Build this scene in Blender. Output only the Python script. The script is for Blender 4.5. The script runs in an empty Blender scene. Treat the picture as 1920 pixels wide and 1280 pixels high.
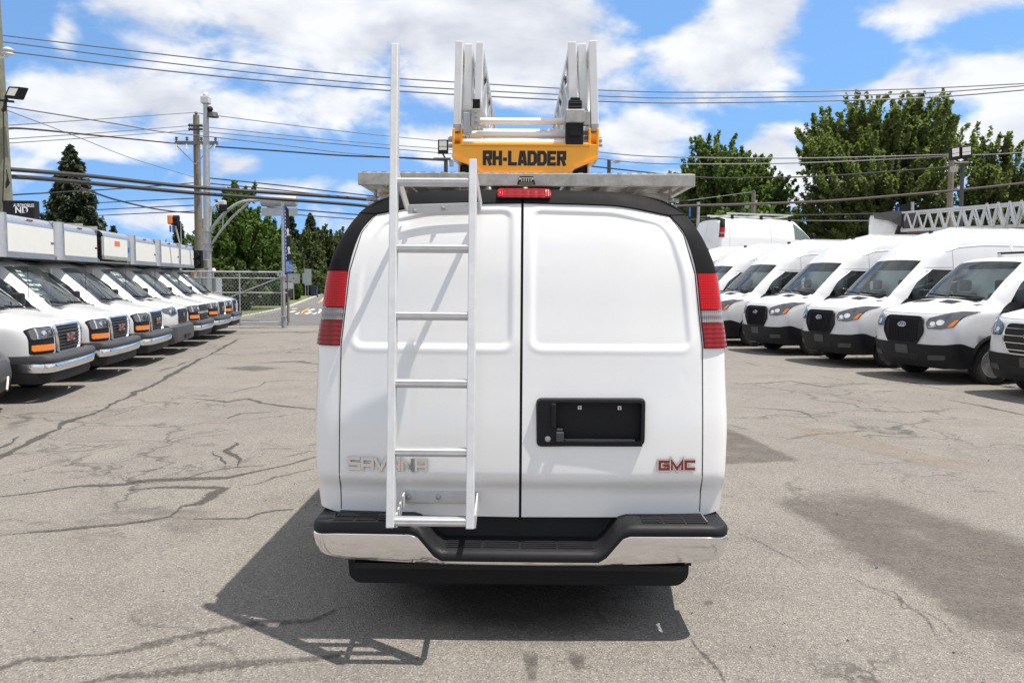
import bpy, bmesh, math, random
import numpy as np
from mathutils import Vector, Matrix, Euler
from mathutils.bvhtree import BVHTree
from mathutils.geometry import delaunay_2d_cdt
R = math.radians
sc = bpy.context.scene
COL = sc.collection

# ------------------------------------------------------------------ camera
CAM_H, PITCH, ROLL, LENS, SENS = 1.72, -4.25, 0.40, 18.0, 22.3
cam = bpy.data.objects.new('camera', bpy.data.cameras.new('camera'))
COL.objects.link(cam); sc.camera = cam
cam.data.lens, cam.data.sensor_width = LENS, SENS
cam.data.clip_start, cam.data.clip_end = 0.05, 3000
cam.matrix_world = (Matrix.Translation((0, 0, CAM_H)) @ Matrix.Rotation(R(90 + PITCH), 4, 'X') @ Matrix.Rotation(R(ROLL), 4, 'Z'))
MC = cam.matrix_world.copy()
FPX = LENS / SENS * 1920
def ray(u, v):
    return (MC.to_3x3() @ Vector((u - 960, 640 - v, -FPX))).normalized()
def at(u, v, Y):
    """point of the world plane y = Y seen at pixel (u, v) of the 1920 px photograph"""
    d = ray(u, v); t = Y / d.y
    return Vector((d.x * t, Y, CAM_H + d.z * t))
def gnd(u, v, z=0.0):
    d = ray(u, v); t = (z - CAM_H) / d.z
    return Vector((d.x * t, d.y * t, z))

# ------------------------------------------------------------------ light
SUN_DIR = Vector((0.36, -0.045, 1.0)).normalized()
sun = bpy.data.objects.new('sun', bpy.data.lights.new('sun', 'SUN'))
COL.objects.link(sun)
sun.data.energy = 5.0; sun.data.angle = R(0.53); sun.data.color = (1.0, 0.94, 0.86)
sun.rotation_euler = (-SUN_DIR).to_track_quat('-Z', 'Y').to_euler()
sc.view_settings.view_transform = 'Standard'; sc.view_settings.look = 'None'
sc.view_settings.gamma = 1.0; sc.view_settings.use_curve_mapping = False
sc.view_settings.exposure = 0.34
sc.cycles.use_denoising = True
sc.cycles.max_bounces = 8; sc.cycles.transparent_max_bounces = 24
sc.cycles.caustics_reflective = False; sc.cycles.caustics_refractive = False

# ------------------------------------------------------------------ sky and clouds
world = bpy.data.worlds.new('World'); sc.world = world; world.use_nodes = True
def make_sky():
    nt = world.node_tree; N = nt.nodes; L = nt.links; N.clear()
    def node(t, **kw):
        n = N.new(t)
        for k, v in kw.items(): setattr(n, k, v)
        return n
    def math_(op, a, b=None, c=None, clamp=False):
        n = node('ShaderNodeMath', operation=op, use_clamp=clamp)
        for i, x in enumerate((a, b, c)):
            if x is None: continue
            if isinstance(x, (int, float)): n.inputs[i].default_value = x
            else: L.new(x, n.inputs[i])
        return n.outputs[0]
    def vmath(op, a, b=None, c=None):
        n = node('ShaderNodeVectorMath', operation=op)
        for i, x in enumerate((a, b, c)):
            if x is None: continue
            if isinstance(x, (tuple, list)): n.inputs[i].default_value = x
            else: L.new(x, n.inputs[i])
        return n
    sky = node('ShaderNodeTexSky', sky_type='NISHITA', sun_disc=False)
    sky.sun_elevation = math.asin(SUN_DIR.z); sky.sun_rotation = math.atan2(SUN_DIR.x, SUN_DIR.y)
    sky.air_density, sky.dust_density, sky.ozone_density = 1.0, 0.0, 6.0
    tc = node('ShaderNodeTexCoord'); d = vmath('NORMALIZE', tc.outputs['Generated']).outputs[0]
    up = vmath('NORMALIZE', vmath('ADD', vmath('MULTIPLY', d, (1, 1, .9)).outputs[0], (0, 0, .30)).outputs[0]).outputs[0]; L.new(up, sky.inputs['Vector'])
    sp = node('ShaderNodeSeparateXYZ'); L.new(d, sp.inputs[0])
    az = math_('ARCTAN2', sp.outputs[0], sp.outputs[1]); el = math_('ARCSINE', sp.outputs[2])
    cb = node('ShaderNodeCombineXYZ'); L.new(az, cb.inputs[0]); L.new(el, cb.inputs[1])
    ae = cb.outputs[0]
    # cloud heaps: bearing and height of each heap in view, with unseen ones added last
    heaps = [(560, 50, 380, 130, 1.15), (880, 80, 310, 160, 1.15), (300, 190, 260, 70, 1.0), (1080, 110, 160, 130, .85), (640, 200, 250, 62, .8),
             (150, 190, 140, 60, 1.0), (165, 262, 150, 34, .95), (118, 62, 38, 66, .6), (1345, 105, 165, 95, 1.1), (1425, 40, 120, 85, 1.1),
             (1770, 5, 180, 50, 1.1), (1845, 140, 165, 62, 1.1), (1700, 168, 150, 26, .7), (1212, 252, 120, 52, 1.05), (1440, 285, 66, 48, 1.1),
             (1490, 338, 95, 48, .95), (1890, 245, 100, 52, 1.0), (440, 310, 64, 32, .95), (500, 352, 150, 24, .75), (800, 258, 140, 46, .8),
             (260, 410, 220, 36, .6), (640, 425, 150, 40, .45), (1200, 370, 240, 40, .4), (1700, 330, 200, 36, .5), (1010, 205, 130, 44, .4),
             (700, -190, 520, 190, 1.1), (150, -330, 330, 170, 1.0), (1330, -260, 330, 170, 1.05), (1850, -230, 260, 130, 1.0), (-330, -60, 260, 150, 1.0), (2300, 60, 260, 160, 1.0), (1000, -560, 420, 190, 1.0), (-250, 260, 200, 60, .9), (2250, 290, 220, 60, .9)]  # unseen heaps added for cloud reflections in windscreens and a brighter door
    acc = None
    for (u, v, ru, rv, s) in heaps:
        q = ray(u, v); a0 = math.atan2(q.x, q.y); e0 = math.asin(q.z)
        sa, se = FPX / ru * (1 / max(math.cos(a0), .5) ** 0), FPX / rv
        m = vmath('MULTIPLY_ADD', ae, (sa, se, 0), (-a0 * sa, -e0 * se, 0)).outputs[0]
        ln = vmath('LENGTH', m).outputs['Value']
        f = math_('MULTIPLY_ADD', ln, -s, s)
        acc = f if acc is None else math_('SMOOTH_MAX', acc, f, 0.12)
    # the rest of the sky carries broken cloud, unseen and thickened for fill and reflections
    gen = node('ShaderNodeTexNoise'); gen.inputs['Scale'].default_value = 2.1; gen.inputs['Detail'].default_value = 2
    L.new(d, gen.inputs['Vector'])
    g = math_('MULTIPLY_ADD', gen.outputs[0], 4.0, -1.3)
    cd = vmath('DOT_PRODUCT', d, tuple(ray(960, 500))).outputs['Value']
    off = node('ShaderNodeMapRange'); off.inputs[1].default_value = 0.84; off.inputs[2].default_value = 0.74
    L.new(cd, off.inputs[0])
    mx = node('ShaderNodeMix'); L.new(off.outputs[0], mx.inputs[0]); L.new(acc, mx.inputs[2]); L.new(g, mx.inputs[3])
    base = mx.outputs[0]
    def noise(off_, scale, detail, rough):
        v = vmath('MULTIPLY_ADD', d, (1.0, 1.0, 1.9), off_).outputs[0]
        n = node('ShaderNodeTexNoise'); L.new(v, n.inputs['Vector'])
        n.inputs['Scale'].default_value = scale; n.inputs['Detail'].default_value = detail; n.inputs['Roughness'].default_value = rough
        n.inputs['Distortion'].default_value = 0.25
        return n.outputs[0]
    n1 = noise((3.1, 1.7, .4), 7.5, 9, .56); n2 = noise((3.1, 1.7, .4 + .075), 7.5, 4, .5); n3 = noise((7, 2, 5), 3.2, 3, .5)
    dens = math_('ADD', base, math_('MULTIPLY_ADD', n1, 3.0, -1.62))
    cov = node('ShaderNodeMapRange', interpolation_type='SMOOTHSTEP'); cov.inputs[1].default_value = -0.12; cov.inputs[2].default_value = 0.46
    L.new(dens, cov.inputs[0])
    # shading: tops bright, bellies and thick cores a little blue grey
    sh = math_('ADD', math_('MULTIPLY_ADD', math_('SUBTRACT', n1, n2), 2.6, 0.62), math_('MULTIPLY_ADD', n3, -1.3, .75))
    shc = node('ShaderNodeClamp'); L.new(sh, shc.inputs[0])
    col = node('ShaderNodeMix', data_type='RGBA'); L.new(shc.outputs[0], col.inputs[0])
    col.inputs[6].default_value = (0.48, 0.51, 0.585, 1); col.inputs[7].default_value = (0.79, 0.80, 0.825, 1)
    skyc = node('ShaderNodeMix', data_type='RGBA', blend_type='MULTIPLY'); skyc.inputs[0].default_value = 1
    L.new(sky.outputs[0], skyc.inputs[6]); skyc.inputs[7].default_value = (0.178, 0.194, 0.186, 1)
    hs = node('ShaderNodeHueSaturation'); hs.inputs['Saturation'].default_value = 1.0; L.new(skyc.outputs[2], hs.inputs['Color'])
    out = node('ShaderNodeMix', data_type='RGBA')
    L.new(math_('MULTIPLY', cov.outputs[0], 0.97), out.inputs[0]); L.new(hs.outputs[0], out.inputs[6]); L.new(col.outputs[2], out.inputs[7])
    # below the horizon: the ground's own haze colour
    bg = node('ShaderNodeBackground'); bg.inputs['Strength'].default_value = 1.0
    L.new(out.outputs[2], bg.inputs['Color'])
    wo = node('ShaderNodeOutputWorld'); L.new(bg.outputs[0], wo.inputs['Surface'])
make_sky()

# ------------------------------------------------------------------ materials
MATS = {}
def mat(name, color, rough=0.5, metal=0.0, coat=0.0, spec=0.5, noise=0.0, nscale=8.0, bump=0.0, bscale=60.0, emit=None, estr=1.0, ior=None, trans=0.0):
    if name in MATS: return MATS[name]
    m = bpy.data.materials.new(name); m.use_nodes = True; MATS[name] = m
    nt = m.node_tree; b = nt.nodes['Principled BSDF']; L = nt.links
    b.inputs['Base Color'].default_value = (*color, 1); b.inputs['Roughness'].default_value = rough; b.inputs['Metallic'].default_value = metal
    b.inputs['Coat Weight'].default_value = coat; b.inputs['Coat Roughness'].default_value = 0.03
    b.inputs['Specular IOR Level'].default_value = spec
    if ior: b.inputs['IOR'].default_value = ior
    if trans: b.inputs['Transmission Weight'].default_value = trans
    if emit: b.inputs['Emission Color'].default_value = (*emit, 1); b.inputs['Emission Strength'].default_value = estr
    tc = nt.nodes.new('ShaderNodeTexCoord')
    if noise > 0:
        n = nt.nodes.new('ShaderNodeTexNoise'); n.inputs['Scale'].default_value = nscale; n.inputs['Detail'].default_value = 6; n.inputs['Roughness'].default_value = .62
        L.new(tc.outputs['Object'], n.inputs['Vector'])
        mr = nt.nodes.new('ShaderNodeMapRange'); mr.inputs[1].default_value = .3; mr.inputs[2].default_value = .7
        mr.inputs[3].default_value = 1 - noise; mr.inputs[4].default_value = 1 + noise * .35
        L.new(n.outputs[0], mr.inputs[0])
        mm = nt.nodes.new('ShaderNodeMix'); mm.data_type = 'RGBA'; mm.blend_type = 'MULTIPLY'; mm.inputs[0].default_value = 1
        mm.inputs[6].default_value = (*color, 1); L.new(mr.outputs[0], mm.inputs[7]); L.new(mm.outputs[2], b.inputs['Base Color'])
        mr2 = nt.nodes.new('ShaderNodeMapRange'); mr2.inputs[3].default_value = max(rough - .08, .02); mr2.inputs[4].default_value = min(rough + .12, 1)
        L.new(n.outputs[0], mr2.inputs[0]); L.new(mr2.outputs[0], b.inputs['Roughness'])
    if bump > 0:
        n = nt.nodes.new('ShaderNodeTexNoise'); n.inputs['Scale'].default_value = bscale; n.inputs['Detail'].default_value = 4
        L.new(tc.outputs['Object'], n.inputs['Vector'])
        bp = nt.nodes.new('ShaderNodeBump'); bp.inputs['Strength'].default_value = bump; bp.inputs['Distance'].default_value = .01
        L.new(n.outputs[0], bp.inputs['Height']); L.new(bp.outputs[0], b.inputs['Normal'])
    return m
def glass_mat(name, tint, rough=0.02):
    m = bpy.data.materials.new(name); m.use_nodes = True; MATS[name] = m
    nt = m.node_tree; N = nt.nodes; L = nt.links; N.clear()
    t = N.new('ShaderNodeBsdfTransparent'); t.inputs[0].default_value = (*tint, 1)
    g = N.new('ShaderNodeBsdfGlossy'); g.inputs['Roughness'].default_value = rough; g.inputs[0].default_value = (.95, 1, 1, 1)
    f = N.new('ShaderNodeFresnel'); f.inputs[0].default_value = 1.5
    mx = N.new('ShaderNodeMixShader'); o = N.new('ShaderNodeOutputMaterial')
    L.new(f.outputs[0], mx.inputs[0]); L.new(t.outputs[0], mx.inputs[1]); L.new(g.outputs[0], mx.inputs[2]); L.new(mx.outputs[0], o.inputs[0])
    return m
PAINT = mat('white_paint', (.83, .83, .825), .30, coat=1.0, noise=.03, nscale=3)
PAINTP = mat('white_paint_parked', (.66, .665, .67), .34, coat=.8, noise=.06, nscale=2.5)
TRIMB = mat('trim_black', (.012, .012, .013), .62, spec=.10, noise=.15, nscale=10)
BOXW = mat('white_box_panel', (.72, .71, .66), .45, noise=.05, nscale=2)
BLACKP = mat('black_plastic', (.014, .014, .016), .5, spec=.22, noise=.2, nscale=14, bump=.05, bscale=300)
GREYP = mat('grey_plastic', (.055, .056, .06), .5, noise=.15, nscale=9)
RUBBER = mat('rubber', (.02, .02, .02), .8, noise=.25, nscale=20)
SEAL = mat('door_rubber', (.004, .004, .004), .9)
CHROME = mat('chrome', (.86, .86, .87), .07, 1.0, noise=.05, nscale=5)
ALU = mat('aluminium', (.66, .67, .68), .38, 1.0, noise=.12, nscale=12)
LADW = mat('ladder_aluminium', (.84, .84, .83), .5, .12, noise=.10, nscale=9)
ALUW = mat('aluminium_light', (.60, .605, .61), .5, .3, noise=.10, nscale=18)
ALUD = mat('aluminium_dirty', (.50, .48, .44), .5, .7, noise=.35, nscale=22)
STEEL = mat('galvanised_steel', (.46, .47, .48), .5, .8, noise=.2, nscale=10)
YELLOW = mat('yellow_enamel', (.97, .43, .008), .34, coat=.4, noise=.06, nscale=6)
REDL = mat('red_lens', (.40, .002, .006), .16, coat=.2, spec=.2)
REDD = mat('red_lens_dark', (.20, .0015, .004), .16, coat=.35, spec=.3)
CLEARL = mat('clear_lens', (.20, .18, .178), .18, coat=.8)
def ribbed(m, sx, sz, k):
    nt = m.node_tree; N = nt.nodes; L = nt.links; tc = N.new('ShaderNodeTexCoord')
    h = None
    for ax, s in (('Y', sx), ('Z', sz)):
        if not s: continue
        w = N.new('ShaderNodeTexWave'); w.bands_direction = ax; w.inputs['Scale'].default_value = s; L.new(tc.outputs['Object'], w.inputs['Vector'])
        if h is None: h = w.outputs['Fac']
        else:
            a = N.new('ShaderNodeMath'); L.new(h, a.inputs[0]); L.new(w.outputs['Fac'], a.inputs[1]); h = a.outputs[0]
    b = N.new('ShaderNodeBump'); b.inputs['Strength'].default_value = k; b.inputs['Distance'].default_value = .004; L.new(h, b.inputs['Height']); L.new(b.outputs[0], N['Principled BSDF'].inputs['Normal'])
    r = N.new('ShaderNodeMapRange'); r.inputs[3].default_value = .72; r.inputs[4].default_value = 1.2; L.new(h, r.inputs[0])
    mm = N.new('ShaderNodeMix'); mm.data_type = 'RGBA'; mm.blend_type = 'MULTIPLY'; mm.inputs[0].default_value = 1
    mm.inputs[6].default_value = N['Principled BSDF'].inputs['Base Color'].default_value[:]; L.new(r.outputs[0], mm.inputs[7]); L.new(mm.outputs[2], N['Principled BSDF'].inputs['Base Color'])
ribbed(REDL, 26, 26, .25); ribbed(REDD, 8, 14, .4); ribbed(CLEARL, 28, 9, .7)
AMBER = mat('amber_lens', (.85, .22, .01), .18, coat=1.0)
LAMPD = mat('lamp_housing', (.10, .105, .11), .12, .3, coat=1.0)
SILVER = mat('lamp_reflector', (.8, .8, .8), .12, 1.0)
DARK = mat('underbody', (.012, .012, .012), .8)
INTER = mat('cab_trim', (.24, .245, .25), .8)
BULK = mat('bulkhead_panel', (.80, .81, .80), .6)
SEATM = mat('seat_cloth', (.07, .073, .078), .9)
REDT = mat('red_badge', (.23, .004, .006), .25, coat=1)
BLACKT = mat('black_print', (.012, .011, .01), .5)
WHITET = mat('white_print', (.82, .82, .82), .6)
BLUEP = mat('blue_print', (.02, .16, .55), .5)
BLUEB = mat('blue_badge', (.015, .035, .16), .25, coat=1)
WOOD = mat('weathered_wood', (.21, .185, .15), .9, noise=.3, nscale=7, bump=.3, bscale=25)
WOODG = mat('treated_wood', (.19, .19, .135), .9, noise=.3, nscale=7, bump=.3, bscale=25)
CABLE = mat('cable_black', (.02, .02, .022), .7)
WIRE = mat('wire_grey', (.16, .16, .17), .6, .3)
RUSTY = mat('rusty_steel', (.16, .07, .035), .85, noise=.3, nscale=18)
LENSW = mat('lamp_glass', (.75, .74, .66), .2, coat=.5)
GLASS = glass_mat('windscreen_glass', (.80, .90, .885))
GLASSD = glass_mat('side_glass', (.45, .50, .50))
PLATE = mat('plate_bracket', (.30, .30, .31), .5, noise=.25, nscale=30)

# ------------------------------------------------------------------ object helpers
def tag(o, label=None, cat=None, group=None, kind=None):
    if label: o['label'] = label
    if cat: o['category'] = cat
    if group: o['group'] = group
    if kind: o['kind'] = kind
    return o
def thing(name, label, cat, loc=(0, 0, 0), rz=0.0, group=None):
    o = bpy.data.objects.new(name, None); COL.objects.link(o)
    o.empty_display_size = .2; o.location = loc; o.rotation_euler = (0, 0, rz)
    return tag(o, label, cat, group)
def link_mesh(name, me, parent=None, m=None, label=None):
    if m is not None and not me.materials: me.materials.append(m)
    o = bpy.data.objects.new(name, me); COL.objects.link(o)
    if parent is not None: o.parent = parent
    if label: o['label'] = label
    return o
def np_mesh(name, V, F, smooth=False):
    """V (n,3), F (m,k) with equal k"""
    V = np.asarray(V, np.float32); F = np.asarray(F, np.int32)
    me = bpy.data.meshes.new(name); k = F.shape[1]
    me.vertices.add(len(V)); me.vertices.foreach_set('co', V.ravel())
    me.loops.add(F.size); me.loops.foreach_set('vertex_index', F.ravel())
    me.polygons.add(len(F)); me.polygons.foreach_set('loop_start', np.arange(0, F.size, k, dtype=np.int32))
    if smooth: me.polygons.foreach_set('use_smooth', np.ones(len(F), bool))
    me.update(calc_edges=True)
    return me
def children_of(o): return [c for c in o.children]
KIDS = {}
def copy_tree(o, parent=None):
    c = o.copy(); COL.objects.link(c)
    if parent is not None: c.parent = parent
    for ch in list(o.children): copy_tree(ch, c)
    return c

class MB:
    """collects shapes that become ONE mesh object"""
    def __init__(s): s.v = []; s.f = []
    def add(s, vs, fs):
        n = len(s.v); s.v += [Vector(p) for p in vs]; s.f += [[i + n for i in f] for f in fs]; return s
    def box(s, x0, x1, y0, y1, z0, z1, M=None):
        vs = [Vector((x, y, z)) for x in (x0, x1) for y in (y0, y1) for z in (z0, z1)]
        if M is not None: vs = [M @ v for v in vs]
        return s.add(vs, [(0, 1, 3, 2), (4, 6, 7, 5), (0, 4, 5, 1), (2, 3, 7, 6), (0, 2, 6, 4), (1, 5, 7, 3)])
    def bar(s, a, b, w, h, up=(0, 0, 1)):
        """box beam from a to b, w wide and h high"""
        a, b = Vector(a), Vector(b); t = (b - a).normalized(); up = Vector(up)
        if abs(t.dot(up)) > .98: up = Vector((0, 1, 0))
        sx = t.cross(up).normalized(); sy = sx.cross(t).normalized()
        vs = []
        for p in (a, b):
            for i, j in ((-1, -1), (1, -1), (1, 1), (-1, 1)): vs.append(p + sx * (i * w / 2) + sy * (j * h / 2))
        return s.add(vs, [(3, 2, 1, 0), (4, 5, 6, 7), (0, 1, 5, 4), (1, 2, 6, 5), (2, 3, 7, 6), (3, 0, 4, 7)])
    def tube(s, pts, r, n=8, cap=True, r_end=None):
        pts = [Vector(p) for p in pts]; k = len(pts); rings = []
        prev = None
        for i, p in enumerate(pts):
            t = (pts[min(i + 1, k - 1)] - pts[max(i - 1, 0)]).normalized()
            if prev is None:
                up = Vector((0, 0, 1)) if abs(t.z) < .9 else Vector((0, 1, 0))
                a = t.cross(up).normalized()
            else:
                a = (prev - t * prev.dot(t)).normalized()
            prev = a; b = t.cross(a)
            rr = (r[i] if isinstance(r, (list, tuple)) else (r if r_end is None else r + (r_end - r) * i / (k - 1)))
            rings.append([p + (a * math.cos(2 * math.pi * j / n) + b * math.sin(2 * math.pi * j / n)) * rr for j in range(n)])
        vs = [q for rg in rings for q in rg]; fs = []
        for i in range(k - 1):
            for j in range(n):
                fs.append((i * n + j, i * n + (j + 1) % n, (i + 1) * n + (j + 1) % n, (i + 1) * n + j))
        if cap: fs += [tuple(range(n - 1, -1, -1)), tuple((k - 1) * n + j for j in range(n))]
        return s.add(vs, fs)
    def lathe(s, prof, M, n=24, closed=False):
        """prof: (radius, height) pairs turned about local z of M"""
        vs = []; fs = []; k = len(prof)
        for r_, h in prof:
            for j in range(n):
                a = 2 * math.pi * j / n; vs.append(M @ Vector((r_ * math.cos(a), r_ * math.sin(a), h)))
        for i in range(k - 1 + (1 if closed else 0)):
            i2 = (i + 1) % k
            for j in range(n): fs.append((i * n + j, i * n + (j + 1) % n, i2 * n + (j + 1) % n, i2 * n + j))
        if not closed:
            fs += [tuple(range(n - 1, -1, -1)), tuple((k - 1) * n + j for j in range(n))]
        return s.add(vs, fs)
    def prism(s, poly, M, h):
        """2D polygon (local xy of M) extruded along local z"""
        n = len(poly); vs = [M @ Vector((x, y, 0)) for x, y in poly] + [M @ Vector((x, y, h)) for x, y in poly]
        fs = [tuple(range(n - 1, -1, -1)), tuple(range(n, 2 * n))] + [(i, (i + 1) % n, n + (i + 1) % n, n + i) for i in range(n)]
        return s.add(vs, fs)
    def ball(s, c, r, n=10, sq=(1, 1, 1)):
        vs = []; fs = []; m = n // 2
        for i in range(m + 1):
            t = math.pi * i / m
            for j in range(n):
                p = 2 * math.pi * j / n
                vs.append(Vector(c) + Vector((math.sin(t) * math.cos(p) * r * sq[0], math.sin(t) * math.sin(p) * r * sq[1], math.cos(t) * r * sq[2])))
        for i in range(m):
            for j in range(n): fs.append((i * n + j, (i + 1) * n + j, (i + 1) * n + (j + 1) % n, i * n + (j + 1) % n))
        return s.add(vs, fs)
    def build(s, name, m, parent=None, smooth=False, bevel=0.0, label=None, seg=2):
        me = bpy.data.meshes.new(name)
        me.from_pydata([tuple(v) for v in s.v], [], s.f)
        bm = bmesh.new(); bm.from_mesh(me)
        bmesh.ops.remove_doubles(bm, verts=bm.verts, dist=1e-5)
        bmesh.ops.recalc_face_normals(bm, faces=bm.faces)
        if bevel > 0:
            es = [e for e in bm.edges if len(e.link_faces) == 2 and e.calc_face_angle(0) > .6]
            bmesh.ops.bevel(bm, geom=es, offset=bevel, segments=seg, affect='EDGES', profile=.5, clamp_overlap=True)
        bm.to_mesh(me); bm.free()
        if smooth or bevel > 0:
            me.shade_smooth()
            try: me.set_sharp_from_angle(angle=R(15 if bevel > 0 and not smooth else 38))
            except Exception: pass
        return link_mesh(name, me, parent, m, label)

def axis_m(origin, x, y):
    """frame with local x, y along the given directions"""
    x = Vector(x).normalized(); y = Vector(y); z = x.cross(y).normalized(); y = z.cross(x)
    M = Matrix((x, y, z)).transposed().to_4x4(); M.translation = Vector(origin); return M

# ------------------------------------------------------------------ lettering
GLYPH = {  # strokes on a 1 x 1 cell, blocky
 'S': [[(1, .9), (.08, .9), (.08, .55), (.92, .45), (.92, .1), (0, .1)]],
 'A': [[(.08, 0), (.08, .9), (.92, .9), (.92, 0)], [(.08, .38), (.92, .38)]],
 'a': [[(.14, 0), (.36, .89), (.64, .89), (.86, 0)], [(.25, .26), (.75, .26)]],
 'V': [[(.0, 1), (.5, .06), (1, 1)]],
 'N': [[(.08, 0), (.08, .92), (.92, .08), (.92, 1)]],
 'G': [[(1, .9), (.1, .9), (.1, .1), (.92, .1), (.92, .5), (.5, .5)]],
 'M': [[(.06, 0), (.06, .9), (.5, .12), (.94, .9), (.94, 0)]],
 'C': [[(1, .9), (.1, .9), (.1, .1), (1, .1)]],
 'R': [[(.14, 0), (.14, .89), (.84, .89), (.84, .5), (.14, .5)], [(.55, .5), (.86, 0)]],
 'H': [[(.14, 0), (.14, 1)], [(.86, 0), (.86, 1)], [(.14, .5), (.86, .5)]],
 '-': [[(.05, .42), (.95, .42)]],
 'L': [[(.16, 1), (.16, .11), (1, .11)]],
 'D': [[(.14, .11), (.14, .89), (.66, .89), (.86, .74), (.86, .26), (.66, .11), (.14, .11)]],
 'E': [[(1, .89), (.16, .89), (.16, .11), (1, .11)], [(.16, .5), (.9, .5)]],
}
def stroke_poly(pts, w):
    pts = [Vector((x, y)) for x, y in pts]; n = len(pts)
    closed = (pts[0] - pts[-1]).length < 1e-6
    Ls, Rs = [], []
    for i, p in enumerate(pts):
        if closed:
            a = pts[(i - 1) % (n - 1)] if i > 0 else pts[n - 2]; b = pts[(i + 1) % (n - 1)] if i < n - 1 else pts[1]
        else:
            a = pts[i - 1] if i > 0 else None; b = pts[i + 1] if i < n - 1 else None
        t1 = (p - a).normalized() if a is not None else (b - p).normalized()
        t2 = (b - p).normalized() if b is not None else t1
        n1 = Vector((-t1.y, t1.x)); n2 = Vector((-t2.y, t2.x)); m = (n1 + n2)
        m = m.normalized() if m.length > 1e-6 else n1
        k = min(1 / max(m.dot(n1), .35), 2.2)
        Ls.append(p + m * (w / 2 * k)); Rs.append(p - m * (w / 2 * k))
    return Ls, Rs
def add_word(mb, word, M, cw, h, gap, w, depth, lift=0.0):
    """word in stroke lettering on local xy of M; cw letter width, h height, w stroke width"""
    x = 0.0; k = 0
    for ch in word:
        if ch == ' ': x += cw * .6; continue
        lw = cw * (.5 if ch == '-' else 1.12 if ch == 'M' else 1)
        for st in GLYPH[ch]:
            Ls, Rs = stroke_poly([(x + px * lw, py * h) for px, py in st], w); n = len(Ls); k += 1
            z0, z1 = lift, lift + depth + .0002 * (k % 3)
            vs = [M @ Vector((p.x, p.y, z)) for z in (z0, z1) for side in (Ls, Rs) for p in side]
            fs = []
            for i in range(n - 1):
                l0, l1, r0, r1 = i, i + 1, n + i, n + i + 1
                fs += [(l0 + 2 * n, r0 + 2 * n, r1 + 2 * n, l1 + 2 * n), (l0, l1, l1 + 2 * n, l0 + 2 * n), (r1, r0, r0 + 2 * n, r1 + 2 * n)]
            fs += [(0, 2 * n, 3 * n, n), (n - 1, 2 * n - 1, 4 * n - 1, 3 * n - 1)]
            mb.add(vs, fs)
        x += lw + gap
    return x - gap
def text_mesh(name, s, M, size, m, parent, align='LEFT', sx=1.0, off=0.0, depth=0.0):
    cu = bpy.data.curves.new('lettering', 'FONT'); cu.body = s; cu.size = size; cu.align_x = align; cu.offset = off; cu.extrude = depth
    cu.resolution_u = 3
    tmp = bpy.data.objects.new('lettering', cu); COL.objects.link(tmp)
    dg = bpy.context.evaluated_depsgraph_get()
    me = bpy.data.meshes.new_from_object(tmp.evaluated_get(dg))
    bpy.data.objects.remove(tmp); bpy.data.curves.remove(cu)
    me.transform(M @ Matrix.Diagonal((sx, 1, 1, 1))); me.materials.clear()
    return link_mesh(name, me, parent, m)

# ------------------------------------------------------------------ smooth grids for bodywork
def pchip(P, subs, axis, mirror=False):
    """monotone cubic through control points along an axis, subs[i] steps in interval i"""
    P = np.moveaxis(np.asarray(P, float), axis, 0)
    if mirror:
        g = P[1:2].copy(); g[..., 1] *= -1; P = np.concatenate([g, P], 0)
    D = P[1:] - P[:-1]; n = len(P); T = np.zeros_like(P)
    a, b = D[:-1], D[1:]; s = a * b > 0
    T[1:-1] = np.where(s, 2 * a * b / np.where(s, a + b, 1), 0)
    T[0] = D[0]; T[-1] = D[-1]
    o = 1 if mirror else 0; out = []
    for i in range(o, n - 1):
        k = subs[i - o]
        for j in range(k):
            t = j / k; t2, t3 = t * t, t * t * t
            out.append((2*t3 - 3*t2 + 1) * P[i] + (t3 - 2*t2 + t) * T[i] + (-2*t3 + 3*t2) * P[i+1] + (t3 - t2) * T[i+1])
    out.append(P[-1])
    return np.moveaxis(np.array(out), 0, axis)
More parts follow.
